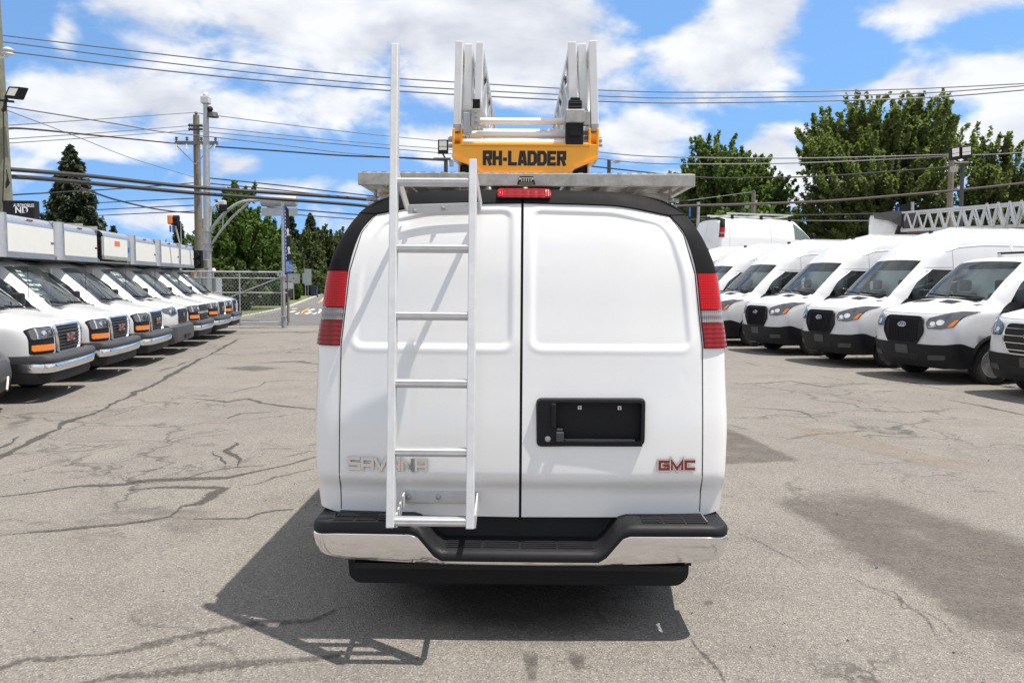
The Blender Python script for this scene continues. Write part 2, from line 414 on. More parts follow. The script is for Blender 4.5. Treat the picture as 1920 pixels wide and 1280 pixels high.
class Skin:
    """half body as rows (low to high) x columns (round the plan), mirrored in y"""
    def __init__(s, cols, keys, rsub, csub, mirror=True):
        P = np.zeros((len(keys), len(cols), 3))
        for c, tab in enumerate(cols):
            ks = [t[0] for t in tab]
            for a in range(3): P[:, c, a] = np.interp(keys, ks, [t[1 + a] for t in tab])
        s.rs = rsub; s.cs = csub
        G = pchip(P, rsub, 0); s.G = pchip(G, csub, 1, mirror)
        s.rc = np.repeat(np.arange(len(rsub)), rsub); s.cc = np.repeat(np.arange(len(csub)), csub)
        s.dead = np.zeros((len(s.rc), len(s.cc)), bool)
    def arch(s, xw, zw, rad, ymin=.7):
        G = s.G; d = np.hypot(G[..., 0] - xw, G[..., 2] - zw); near = (G[..., 1] > ymin) & (G[..., 2] < zw + rad * 1.2)
        ins = (d < rad) & near
        q = ins[:-1, :-1] & ins[1:, :-1] & ins[:-1, 1:] & ins[1:, 1:]
        s.dead |= q
        k = np.where(ins, rad / np.maximum(d, 1e-3), 1.0)
        G[..., 0] = np.where(ins, xw + (G[..., 0] - xw) * k, G[..., 0]); G[..., 2] = np.where(ins, zw + (G[..., 2] - zw) * k, G[..., 2])
    def mesh(s, name, pick, sides=(1, -1), merge=True):
        """pick(rowcell, colcell) -> bool"""
        nr, nc = s.dead.shape
        sel = np.array([[pick(s.rc[i], s.cc[j]) for j in range(nc)] for i in range(nr)]) & ~s.dead
        V = []; F = []
        for sd in sides:
            idx = {}
            for i, j in zip(*np.nonzero(sel)):
                q = []
                for (a, b) in ((i, j), (i, j + 1), (i + 1, j + 1), (i + 1, j)):
                    if (a, b) not in idx:
                        idx[(a, b)] = len(V); p = s.G[a, b]; V.append((p[0], p[1] * sd, p[2]))
                    q.append(idx[(a, b)])
                F.append(q if sd == 1 else q[::-1])
        me = bpy.data.meshes.new(name); me.from_pydata(V, [], F)
        bm = bmesh.new(); bm.from_mesh(me); bmesh.ops.remove_doubles(bm, verts=bm.verts, dist=1e-4)
        bmesh.ops.recalc_face_normals(bm, faces=bm.faces)
        bm.to_mesh(me); bm.free(); me.shade_smooth()
        return me
    def bvh(s):
        nr, nc = s.dead.shape; V = []; F = []
        for sd in (1, -1):
            o = len(V); V += [Vector((p[0], p[1] * sd, p[2])) for p in s.G.reshape(-1, 3)]
            for i in range(nr):
                for j in range(nc):
                    a = o + i * (nc + 1) + j; F.append((a, a + 1, a + nc + 2, a + nc + 1))
        h = len(V) // 2
        for i in range(nr): F.append((i * (nc + 1), h + i * (nc + 1), h + (i + 1) * (nc + 1), (i + 1) * (nc + 1)))
        return BVHTree.FromPolygons(V, F)
def rounded(poly, r, n=4):
    out = []; k = len(poly)
    for i in range(k):
        p, a, b = Vector(poly[i]), Vector(poly[i - 1]), Vector(poly[(i + 1) % k])
        da, db = (a - p), (b - p); q = min(r, da.length * .45, db.length * .45)
        s, e = p + da.normalized() * q, p + db.normalized() * q
        for j in range(n + 1):
            t = j / n; out.append(tuple(s * (1 - t) ** 2 + p * 2 * t * (1 - t) + e * t * t))
    return out
DIRS = {'front': (Vector((1, 0, 0)), lambda a, b: Vector((-3, a, b))), 'rear': (Vector((-1, 0, 0)), lambda a, b: Vector((9, a, b))),
        'left': (Vector((0, -1, 0)), lambda a, b: Vector((a, 3, b))), 'right': (Vector((0, 1, 0)), lambda a, b: Vector((a, -3, b))),
        'top': (Vector((0, 0, -1)), lambda a, b: Vector((a, b, 5)))}
def drop(bvh, view, a, b, off):
    d, o = DIRS[view]; h = bvh.ray_cast(o(a, b), d)
    if h[0] is None: return None
    nrm = h[1] if h[1].dot(d) < 0 else -h[1]
    return h[0] + nrm * off
def patch(bvh, view, poly, off, step=.05, thick=.012):
    """panel of the given outline lying on the bodywork, off proud of it, with a rim of thickness thick"""
    P = [Vector((p[0], p[1])) for p in poly]; B = []
    for i, p in enumerate(P):
        q = P[(i + 1) % len(P)]; n = max(1, int((q - p).length / step))
        B += [p.lerp(q, j / n) for j in range(n)]
    nb = len(B)
    xs = [p.x for p in B]; ys = [p.y for p in B]; pts = list(B)
    def inside(x, y):
        c = False
        for i in range(nb):
            a, b = B[i], B[i - 1]
            if (a.y > y) != (b.y > y) and x < (b.x - a.x) * (y - a.y) / (b.y - a.y) + a.x: c = not c
        return c
    x = min(xs) + step / 2
    while x < max(xs):
        y = min(ys) + step / 2
        while y < max(ys):
            if inside(x, y) and min((Vector((x, y)) - q).length for q in B) > step * .4: pts.append(Vector((x, y)))
            y += step
        x += step
    vo, _, fo, _, _, _ = delaunay_2d_cdt(pts, [], [list(range(nb))], 1, 1e-5)
    W = [drop(bvh, view, p.x, p.y, off) for p in vo]
    ok = [w for w in W if w is not None]
    if not ok: return MB()
    W = [w if w is not None else min(ok, key=lambda q: 0) for w in W]
    mb = MB(); mb.add(W, [tuple(f) for f in fo])
    d = DIRS[view][0]
    rim = [W[i] + d * thick for i in range(nb)]
    mb.add(W[:nb] + rim, [(i, (i + 1) % nb, nb + (i + 1) % nb, nb + i) for i in range(nb)])
    return mb
def line_on(bvh, view, pts, w, off=.001, mb=None, step=.08):
    """thin gap or moulding following the bodywork"""
    mb = mb or MB(); Q = []
    for a, b in zip(pts[:-1], pts[1:]):
        n = max(1, int(math.hypot(b[0] - a[0], b[1] - a[1]) / step))
        Q += [(a[0] + (b[0] - a[0]) * j / n, a[1] + (b[1] - a[1]) * j / n) for j in range(n)]
    Q.append(pts[-1]); W = []
    for q in Q:
        p = drop(bvh, view, q[0], q[1], off)
        if p is not None: W.append(p)
    if len(W) < 2: return mb
    mb.tube(W, w / 2, 5)
    return mb
# ================================================================== ground
def tarmac(name, base, dusty, speck, crack=1.0, patchy=1.0):
    m = bpy.data.materials.new(name); m.use_nodes = True; nt = m.node_tree; N = nt.nodes; L = nt.links; b = N['Principled BSDF']
    def noise(scale, det=5, rough=.6, dist=0.0):
        n = N.new('ShaderNodeTexNoise'); n.inputs['Scale'].default_value = scale; n.inputs['Detail'].default_value = det; n.inputs['Roughness'].default_value = rough
        n.inputs['Distortion'].default_value = dist; L.new(tc.outputs['Object'], n.inputs['Vector']); return n.outputs[0]
    def ramp(x, a, b_, lo=0.0, hi=1.0):
        r = N.new('ShaderNodeMapRange'); r.inputs[1].default_value = a; r.inputs[2].default_value = b_; r.inputs[3].default_value = lo; r.inputs[4].default_value = hi
        L.new(x, r.inputs[0]); return r.outputs[0]
    def mix(f, a, b_, mode='MIX'):
        q = N.new('ShaderNodeMix'); q.data_type = 'RGBA'; q.blend_type = mode
        if isinstance(f, float): q.inputs[0].default_value = f
        else: L.new(f, q.inputs[0])
        for i, x in ((6, a), (7, b_)):
            if isinstance(x, tuple): q.inputs[i].default_value = (*x, 1)
            else: L.new(x, q.inputs[i])
        return q.outputs[2]
    def mul(a, b_):
        q = N.new('ShaderNodeMath'); q.operation = 'MULTIPLY'; L.new(a, q.inputs[0])
        if isinstance(b_, float): q.inputs[1].default_value = b_
        else: L.new(b_, q.inputs[1])
        return q.outputs[0]
    tc = N.new('ShaderNodeTexCoord')
    big = noise(.22, 5, .6, .6); mid = noise(1.3, 6, .65); fine = noise(60, 4, .7); n2 = noise(.6, 4, .6, 1.0)
    col = mix(ramp(big, .38, .62), base, dusty)
    col = mix(mul(ramp(n2, .5, .72), .45), col, tuple(c * .62 for c in base))
    g = ramp(mid, .25, .75, .84, 1.10); gg = N.new('ShaderNodeCombineColor'); [L.new(g, gg.inputs[i]) for i in range(3)]
    col = mix(1.0, col, gg.outputs[0], 'MULTIPLY')
    # stones in the binder
    v = N.new('ShaderNodeTexVoronoi'); v.inputs['Scale'].default_value = 125; L.new(tc.outputs['Object'], v.inputs['Vector'])
    sc_ = N.new('ShaderNodeSeparateColor'); L.new(v.outputs['Color'], sc_.inputs[0])
    col = mix(mul(ramp(sc_.outputs[0], .32, .0), .6), col, tuple(c * .40 for c in base))
    col = mix(mul(ramp(sc_.outputs[1], .70, .98), .6), col, speck)
    v2 = N.new('ShaderNodeTexVoronoi'); v2.inputs['Scale'].default_value = 56; L.new(tc.outputs['Object'], v2.inputs['Vector'])
    s2 = N.new('ShaderNodeSeparateColor'); L.new(v2.outputs['Color'], s2.inputs[0])
    col = mix(mul(ramp(s2.outputs[0], .8, 1.0), .45), col, tuple(c * .5 for c in base))
    col = mix(mul(ramp(fine, .52, .75), .5), col, tuple(c * .55 for c in base))
    # hairline cracks
    wv = N.new('ShaderNodeTexNoise'); wv.inputs['Scale'].default_value = .9; wv.inputs['Detail'].default_value = 7; wv.inputs['Roughness'].default_value = .62; L.new(tc.outputs['Object'], wv.inputs['Vector'])
    ad = N.new('ShaderNodeVectorMath'); ad.operation = 'MULTIPLY_ADD'; L.new(wv.outputs['Color'], ad.inputs[0]); ad.inputs[1].default_value = (1.6, 1.6, 0); L.new(tc.outputs['Object'], ad.inputs[2])
    for sc2, wid, lo in ((.24, .020, .44), (.62, .016, .50), (1.5, .012, .55)):
        vc = N.new('ShaderNodeTexVoronoi'); vc.feature = 'DISTANCE_TO_EDGE'; vc.inputs['Scale'].default_value = sc2; L.new(ad.outputs[0], vc.inputs['Vector'])
        gate = ramp(noise(.33, 3, .5), lo, lo + .08)
        col = mix(mul(mul(ramp(vc.outputs['Distance'], wid * sc2 * 1.6, 0), gate), .75 * crack), col, tuple(c * .28 for c in base))
    L.new(col, b.inputs['Base Color']); b.inputs['Roughness'].default_value = .88; b.inputs['Specular IOR Level'].default_value = .35
    hb = N.new('ShaderNodeMath'); hb.operation = 'ADD'; L.new(v.outputs['Distance'], hb.inputs[0]); L.new(fine, hb.inputs[1])
    bp = N.new('ShaderNodeBump'); bp.inputs['Strength'].default_value = .8; bp.inputs['Distance'].default_value = .008; L.new(hb.outputs[0], bp.inputs['Height']); L.new(bp.outputs[0], b.inputs['Normal'])
    return m
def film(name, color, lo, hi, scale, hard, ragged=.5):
    """thin tar, dirt or painted-shade film with ragged, worn-through edges; uses the 'edge' attribute (1 inside, 0 at the rim)"""
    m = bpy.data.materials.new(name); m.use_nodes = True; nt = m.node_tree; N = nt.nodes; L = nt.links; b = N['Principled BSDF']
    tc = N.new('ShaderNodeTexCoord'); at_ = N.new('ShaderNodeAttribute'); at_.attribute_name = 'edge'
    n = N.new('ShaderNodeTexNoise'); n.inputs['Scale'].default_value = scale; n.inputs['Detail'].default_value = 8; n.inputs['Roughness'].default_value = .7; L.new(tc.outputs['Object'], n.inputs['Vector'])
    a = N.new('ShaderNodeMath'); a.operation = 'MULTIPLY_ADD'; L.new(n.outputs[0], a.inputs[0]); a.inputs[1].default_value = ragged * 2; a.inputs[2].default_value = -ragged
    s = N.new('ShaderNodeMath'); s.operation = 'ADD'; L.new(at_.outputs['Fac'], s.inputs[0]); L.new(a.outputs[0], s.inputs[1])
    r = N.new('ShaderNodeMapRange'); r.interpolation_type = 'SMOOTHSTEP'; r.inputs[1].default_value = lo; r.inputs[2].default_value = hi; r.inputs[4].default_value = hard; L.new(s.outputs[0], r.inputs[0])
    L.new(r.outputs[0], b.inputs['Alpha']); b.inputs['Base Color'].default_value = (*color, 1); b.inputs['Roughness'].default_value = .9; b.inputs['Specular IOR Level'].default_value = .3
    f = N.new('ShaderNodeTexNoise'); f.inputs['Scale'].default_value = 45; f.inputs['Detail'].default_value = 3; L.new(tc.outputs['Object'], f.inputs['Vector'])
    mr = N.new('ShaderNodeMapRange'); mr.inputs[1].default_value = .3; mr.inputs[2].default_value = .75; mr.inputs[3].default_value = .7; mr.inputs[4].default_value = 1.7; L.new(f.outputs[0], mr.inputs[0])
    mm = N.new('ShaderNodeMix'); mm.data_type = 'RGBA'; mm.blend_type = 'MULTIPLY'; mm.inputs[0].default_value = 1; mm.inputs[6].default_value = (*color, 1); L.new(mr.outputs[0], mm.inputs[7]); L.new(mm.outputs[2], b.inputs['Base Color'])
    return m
LOT = tarmac('worn_asphalt', (.212, .194, .172), (.230, .209, .182), (.40, .375, .34))
ROADM = tarmac('road_asphalt', (.15, .148, .145), (.165, .16, .155), (.25, .25, .25), .5)
GRASSM = mat('lawn', (.12, .145, .045), .95, noise=.4, nscale=.8)
CONC = mat('concrete', (.40, .38, .34), .85, noise=.2, nscale=4)
DIRT = mat('verge_soil', (.16, .15, .10), .95, noise=.35, nscale=.5)
def sheet(name, pts, z, m, kind='structure'):
    me = bpy.data.meshes.new(name); me.from_pydata([(x, y, z) for x, y in pts], [], [tuple(range(len(pts)))])
    o = link_mesh(name, me, None, m); o['kind'] = kind
    if me.polygons[0].normal.z < 0: me.flip_normals()
    return o
# site frame: s runs along the rows of parked vans (about 11 degrees left of the view)
TH = R(11.0)
def site(s, t): return (-math.sin(TH) * s + math.cos(TH) * t, math.cos(TH) * s + math.sin(TH) * t)
sheet('ground', [(-900, -300), (900, -300), (900, 1800), (-900, 1800)], -.012, DIRT)
sheet('parking_lot', [site(-60, -40), site(-60, 60), site(31.2, 60), site(31.2, -40)], 0.0, LOT)
sheet('cross_street', [site(31.2, -140), site(31.2, 140), site(47, 140), site(47, -140)], -.004, ROADM)
def gs(u, v):
    p = gnd(u, v); return (p.x, p.y)
sheet('side_street', [gs(541, 578), site(46.9, -1), site(46.9, 8), site(320, 8), site(320, -4.5), gs(616, 547)], -.0045 + .0005, ROADM)
k0, k1 = Vector(gs(541, 578)), Vector(gs(616, 547)); kd = (k1 - k0).normalized(); kn = Vector((-kd.y, kd.x))
k2 = k0 + kd * 260
near = [gs(541, 578), gs(520, 583.5), gs(495, 589.5), gs(465, 595.5), gs(430, 601), gs(380, 606)]
kn2 = [Vector(p) for p in near]
sheet('lawn', [tuple(k0 + kn * .2), tuple(k2 + kn * .2), tuple(k2 + kn * 60), tuple(k0 + kn * 120), (kn2[-1].x - 40, kn2[-1].y - 6)] + [(p.x, p.y) for p in kn2[::-1][:-1]], .02, GRASSM)
edge = [k2, k0] + kn2[1:]
mb = MB()
for a, b in zip(edge[:-1], edge[1:]): mb.bar((a.x, a.y, .05), (b.x, b.y, .05), .26, .15)
mb.build('kerb', CONC)['kind'] = 'structure'
# painted marks on the far street
def mark(name, pix, m, z=.004):
    return sheet(name, [gs(*p) for p in pix], z, m)
ROADW = mat('road_paint', (.62, .61, .58), .8, noise=.4, nscale=5); ROADO = mat('road_paint_orange', (.62, .30, .06), .8, noise=.4, nscale=5)
for pix in ([(541, 585), (552, 582), (556, 583), (545, 586)], [(552, 588), (562, 585.5), (566, 587), (556, 589.5)], [(570, 588), (582, 584), (586, 585.5), (575, 589)], [(575, 582), (588, 578.5), (592, 580), (580, 583)],
            [(584, 588), (594, 586), (598, 587.5), (589, 589)], [(593, 588), (606, 576), (609, 576), (598, 588)], [(597, 580.5), (604, 578), (606, 579), (600, 581.5)], [(545, 578.5), (556, 577.8), (560, 578.6), (549, 579.6)]):
    mark('road_marking', pix, ROADW)
mark('road_marking', [(558, 589), (577, 577.5), (581, 577.5), (564, 589)], ROADO)
mark('road_marking', [(596, 568), (611, 552), (612.5, 552), (599, 568)], ROADO)
mark('road_marking', [(601, 565), (614, 551), (615, 551), (603, 565)], ROADW)

# tar-sealed cracks: each a ragged strip
TAR = film('tar_seal', (.058, .051, .046), .26, 1.0, 30, .66, 1.6)
TARF = film('tar_worn', (.062, .055, .049), .42, 1.2, 38, .55, 1.8)
def strip(name, pix, w, m, z=.004, seed=0):
    rnd = random.Random(seed); P = []
    pts = [gnd(*p) for p in pix]
    for a, b in zip(pts[:-1], pts[1:]):
        n = max(1, int((b - a).length / .10))
        for j in range(n): P.append(a.lerp(b, j / n))
    P.append(pts[-1]); k = len(P); V = []; F = []; E = []
    j1 = [rnd.uniform(-1, 1) for _ in range(k + 6)]; j2 = [rnd.uniform(-1, 1) for _ in range(k // 5 + 8)]
    for i, p in enumerate(P):
        t = (P[min(i + 1, k - 1)] - P[max(i - 1, 0)]).normalized(); n = Vector((-t.y, t.x, 0))
        f = i / 5; q = j2[int(f)] * (1 - f % 1) + j2[int(f) + 1] * (f % 1)
        c = p + n * (q * .055 + j1[i] * .016)
        tp = min(1, (i + 2) / 8, (k - i + 1) / 8); ww = w * (.95 + .62 * q + .3 * j1[i + 3]) * tp
        for s_, e in ((-1, 0), (-.35, 1), (.35, 1), (1, 0)):
            V.append((c.x + n.x * ww * s_, c.y + n.y * ww * s_, z)); E.append(e)
    for i in range(k - 1):
        for j in range(3): F.append((i * 4 + j, i * 4 + j + 1, i * 4 + j + 5, i * 4 + j + 4))
    me = bpy.data.meshes.new(name); me.from_pydata(V, [], F)
    at_ = me.attributes.new('edge', 'FLOAT', 'POINT'); at_.data.foreach_set('value', E)
    o = link_mesh(name, me, None, m); o['kind'] = 'structure'
    if me.polygons[0].normal.z < 0: me.flip_normals()
    return o
TARS = [
 ([(-40, 885), (0, 858), (30, 840), (75, 820), (120, 793), (170, 777), (210, 755), (250, 740), (285, 722), (320, 705), (350, 688), (380, 670), (412, 655), (447, 636)], .07, TAR),
 ([(-20, 850), (0, 840), (35, 819)], .07, TAR),
 ([(-30, 936), (0, 930), (80, 920), (150, 912), (235, 910), (260, 905), (345, 900), (430, 897), (475, 885), (530, 871), (596, 857)], .055, TAR),
 ([(345, 898), (372, 889), (400, 882), (450, 876), (500, 872)], .04, TAR),
 ([(-20, 1002), (0, 1001), (90, 994), (215, 984), (270, 976), (310, 967), (322, 957), (335, 948), (370, 944), (415, 925), (435, 914), (410, 911), (370, 911), (300, 912), (240, 917)], .055, TAR),
 ([(365, 971), (425, 972), (465, 972), (490, 962), (550, 954)], .06, TAR),
 ([(440, 875), (447, 862), (425, 845), (440, 838), (452, 830)], .075, TAR), ([(430, 870), (410, 858), (395, 853), (390, 846), (415, 842)], .05, TAR),
 ([(450, 846), (500, 842), (560, 838), (594, 836)], .03, TARF), ([(455, 911), (480, 908), (520, 895), (560, 886), (592, 880)], .05, TARF), ([(535, 860), (592, 846)], .03, TARF),
 ([(360, 747), (425, 754), (465, 747), (500, 757), (525, 762), (592, 769)], .06, TAR), ([(405, 741), (440, 733), (480, 725), (495, 716), (540, 713), (592, 714)], .05, TARF),
 ([(430, 785), (455, 776), (525, 771)], .05, TAR), ([(455, 681), (560, 678), (600, 684)], .16, TARF), ([(300, 697), (345, 682), (360, 672)], .05, TARF), ([(470, 665), (540, 660), (600, 664)], .06, TARF),
 ([(-20, 1268), (0, 1260), (50, 1240), (150, 1227), (240, 1217), (280, 1205), (350, 1190), (420, 1180), (520, 1170), (590, 1165), (640, 1140)], .075, TARF),
 ([(100, 1290), (150, 1280), (220, 1265), (310, 1265), (425, 1252), (540, 1240), (640, 1232)], .085, TARF),
 ([(1400, 720), (1480, 714), (1545, 726), (1580, 723), (1625, 722)], .055, TARF), ([(1520, 702), (1560, 709), (1600, 717)], .035, TARF), ([(1638, 735), (1668, 733), (1702, 734)], .06, TAR),
 ([(1370, 677), (1400, 680), (1425, 687)], .05, TARF), ([(1775, 750), (1845, 762), (1930, 781)], .055, TAR), ([(1365, 760), (1415, 765), (1495, 771), (1540, 790)], .045, TARF),
 ([(1585, 1075), (1605, 1090), (1620, 1102), (1675, 1110), (1680, 1140), (1730, 1147), (1780, 1185)], .016, TARF), ([(1275, 1200), (1310, 1235), (1345, 1285)], .02, TARF),
 ([(1370, 1000), (1420, 1020), (1470, 1040), (1520, 1070)], .014, TARF), ([(1610, 1085), (1690, 1130), (1750, 1190), (1830, 1230)], .014, TARF)]
for i, (pix, w, m) in enumerate(TARS): strip('tar_seam', pix, w, m, .004 + .0006 * (i % 5), i)
# relaid darker patches, stains and painted shade under the van
PATCH = film('asphalt_patch', (.100, .087, .076), .10, 1.5, 3.0, .62, 1.0)
STAIN = film('damp_shade_blot', (.066, .058, .052), .30, 1.3, 14, .5, 1.2)
SAND = film('sand_drift', (.27, .215, .15), .45, 1.3, 2.5, .26, .8)
def blot(name, pix, m, z, rim=.18):
    P = [Vector((p.x, p.y)) for p in (gnd(*q) for q in pix)]; B = []
    for i, p in enumerate(P):
        q = P[(i + 1) % len(P)]; n = max(1, int((q - p).length / .15)); B += [p.lerp(q, j / n) for j in range(n)]
    c = sum(B, Vector((0, 0))) / len(B); V = []; E = []; F = []; n = len(B)
    rad = sum((b - c).length for b in B) / n
    k2 = max(1 - rim / rad, .42)
    for k, e in ((1.0, 0.0), (k2, 1.0), (k2 * .5, 1.0)):
        for b in B: V.append((*(c + (b - c) * k), z)); E.append(e)
    V.append((*c, z)); E.append(1.0)
    for r_ in range(2):
        for i in range(n): j = (i + 1) % n; F.append((r_ * n + i, r_ * n + j, r_ * n + n + j, r_ * n + n + i))
    for i in range(n): F.append((2 * n + i, 2 * n + (i + 1) % n, 3 * n))
    me = bpy.data.meshes.new(name); me.from_pydata(V, [], F); at_ = me.attributes.new('edge', 'FLOAT', 'POINT'); at_.data.foreach_set('value', E)
    o = link_mesh(name, me, None, m); o['kind'] = 'structure'
    if me.polygons[0].normal.z < 0: me.flip_normals()
blot('asphalt_patch', [(1250, 800), (1365, 800), (1440, 832), (1512, 866), (1365, 874), (1250, 872)], PATCH, .0075, .12)
blot('asphalt_patch', [(1415, 928), (1520, 916), (1635, 908), (1720, 938), (1840, 975), (2000, 1030), (2000, 1290), (1860, 1225), (1760, 1150), (1660, 1085), (1560, 1035), (1490, 975)], PATCH, .0078, .35)
blot('sand_drift', [(1420, 782), (1520, 790), (1640, 820), (1800, 860), (1930, 885), (1930, 915), (1780, 890), (1620, 850), (1480, 815)], SAND, .0072, .4)
blot('damp_shade_blot', [(1310, 1128), (1340, 1122), (1345, 1132), (1318, 1140)], STAIN, .0082, .05)
blot('damp_shade_blot', [(640, 1075), (1290, 1075), (1260, 1160), (1180, 1215), (1010, 1228), (860, 1215), (720, 1170)], film('damp_underbody_shade', (.035, .032, .030), .0, 1.5, 6, .85, .38), .0079, .75)  # wet staining, with shade under the van painted into its dark colour
blot('damp_shade_blot', [(975, 1218), (1012, 1218), (1010, 1290), (992, 1290)], STAIN, .0084, .05)
blot('damp_shade_blot', [(1050, 1212), (1100, 1220), (1105, 1262), (1080, 1266)], STAIN, .0085, .06)
blot('damp_shade_blot', [(380, 690), (480, 683), (560, 690), (480, 700)], STAIN, .0081, .4)
# loose stones scattered on the lot
rnd = random.Random(4); mb = MB()
for k in range(420):
    y = rnd.uniform(3.2, 16); x = rnd.uniform(-.66, .66) * y; r_ = rnd.uniform(.004, .013)
    c = Vector((x, y, r_ * .4)); q = [c + Vector((rnd.uniform(-1, 1), rnd.uniform(-1, 1), rnd.uniform(-.5, 1))).normalized() * r_ for _ in range(4)]
    mb.add(q, [(0, 1, 2), (0, 2, 3), (0, 3, 1), (1, 3, 2)])
mb.build('loose_stones', mat('stone_chip', (.13, .125, .12), .9))['kind'] = 'stuff'
# ================================================================== savana style van body (shared by the main van, the raised van and the cube vans)
SL = 5.55
F_COLS = [  # front part, x measured back from the front face: (row key, x, y, z)
 [(0, .12, 0, .42), (1, .08, 0, .58), (2, .05, 0, .70), (3, .04, 0, .90), (3.5, .08, 0, 1.11), (3.75, .55, 0, 1.235), (4, 1.02, 0, 1.33), (5, 1.40, 0, 1.70), (7, 1.80, 0, 2.07), (8, 1.95, 0, 2.13), (9, 2.05, 0, 2.165), (10, 2.2, 0, 2.19)],
 [(0, .13, .45, .42), (1, .09, .45, .58), (2, .06, .45, .70), (3, .05, .45, .90), (3.5, .09, .45, 1.11), (3.75, .56, .45, 1.23), (4, 1.04, .45, 1.325), (5, 1.42, .43, 1.69), (7, 1.82, .42, 2.06), (8, 1.97, .40, 2.125), (9, 2.08, .35, 2.16), (10, 2.25, 0, 2.19)],
 [(0, .20, .80, .42), (1, .17, .83, .58), (2, .14, .84, .70), (3, .13, .84, .90), (3.5, .17, .82, 1.10), (3.75, .60, .80, 1.20), (4, 1.10, .78, 1.30), (5, 1.48, .72, 1.68), (7, 1.86, .66, 2.04), (8, 2.0, .62, 2.11), (9, 2.12, .5, 2.15), (10, 2.3, 0, 2.19)],
 [(0, .35, .95, .42), (1, .32, .965, .58), (2, .30, .97, .70), (3, .30, .97, .90), (3.5, .34, .95, 1.07), (3.75, .68, .93, 1.15), (4, 1.18, .90, 1.27), (5, 1.54, .82, 1.66), (7, 1.92, .74, 2.0), (8, 2.05, .71, 2.09), (9, 2.2, .6, 2.14), (10, 2.35, 0, 2.19)],
 [(0, .75, .99, .42), (2, .75, 1.0, .70), (3, .75, 1.0, .90), (3.5, .80, 1.0, 1.06), (3.75, .95, .985, 1.16), (4, 1.28, .97, 1.29), (5, 1.62, .89, 1.66), (7, 2.00, .79, 1.96), (8, 2.12, .76, 2.06), (9, 2.25, .63, 2.13), (10, 2.4, 0, 2.19)],
 [(0, 2.15, 1.0, .42), (2, 2.15, 1.012, .75), (3, 2.15, 1.02, 1.0), (3.5, 2.15, 1.015, 1.12), (3.75, 2.15, 1.013, 1.25), (4, 2.15, 1.006, 1.36), (5, 2.15, .945, 1.70), (7, 2.15, .85, 1.98), (8, 2.18, .79, 2.08), (9, 2.3, .64, 2.14), (10, 2.5, 0, 2.19)]]
R_COLS = [  # rear part, x measured forward from the rear doors
 [(0, .012, .0065, .553), (1, .0, .0065, .69), (2, -.036, .0065, .765), (3, -.020, .0065, 1.0), (4, .02, .0065, 1.39), (5, .075, .0065, 1.76), (6, .115, .0065, 1.95), (7, .165, .0065, 2.10), (8, .23, 0, 2.165), (9, .5, 0, 2.185), (10, .9, 0, 2.19)],
 [(0, .018, .45, .555), (1, .006, .45, .69), (2, -.030, .45, .765), (3, -.014, .45, 1.0), (4, .026, .45, 1.39), (5, .081, .45, 1.76), (6, .121, .45, 1.95), (7, .171, .43, 2.09), (8, .236, .42, 2.158), (9, .5, .40, 2.18), (10, 1.0, 0, 2.19)],
 [(0, .045, .889, .562), (1, .036, .889, .69), (2, .004, .889, .765), (3, .018, .889, 1.0), (4, .06, .885, 1.39), (5, .115, .852, 1.76), (6, .16, .80, 1.95), (7, .215, .735, 2.045), (8, .29, .69, 2.125), (9, .55, .52, 2.17), (10, 1.1, 0, 2.19)],
 [(0, .10, .975, .575), (1, .08, .983, .69), (2, .055, .988, .765), (3, .068, .995, 1.0), (4, .11, .985, 1.39), (5, .165, .945, 1.76), (6, .21, .88, 1.95), (7, .27, .815, 2.05), (8, .33, .755, 2.105), (9, .6, .6, 2.155), (10, 1.2, 0, 2.19)],
 [(0, .20, 1.0, .575), (1, .20, 1.01, .69), (2, .20, 1.014, .765), (3, .20, 1.02, 1.0), (4, .22, 1.006, 1.39), (5, .27, .965, 1.76), (6, .31, .90, 1.95), (7, .36, .845, 2.03), (8, .40, .79, 2.09), (9, .65, .65, 2.15), (10, 1.25, 0, 2.19)],
 [(0, .75, 1.0, .44), (3, .75, 1.025, 1.0), (4, .75, 1.012, 1.39), (5, .75, .97, 1.76), (6, .75, .92, 1.95), (7, .75, .865, 2.04), (8, .75, .80, 2.10), (9, .85, .65, 2.15), (10, 1.3, 0, 2.19)],
 [(0, 2.2, 1.0, .44), (3, 2.2, 1.03, 1.0), (4, 2.2, 1.015, 1.39), (5, 2.2, .97, 1.76), (6, 2.2, .92, 1.95), (7, 2.2, .865, 2.04), (8, 2.2, .80, 2.10), (9, 2.2, .65, 2.15), (10, 2.2, 0, 2.19)]]
R_COLS = [[(k, x, y * 1.012 + (.0115 if ci >= 3 and k <= 4 else .006 if ci >= 3 and k == 5 else 0), z) for k, x, y, z in c] for ci, c in enumerate(R_COLS)]
F_COLS_W = [[(k, x, y * (1.022 if y > .9 else 1.0), z) for k, x, y, z in c] for c in F_COLS]
def flipx(col): return [(k, SL - x, y, z) for k, x, y, z in col]
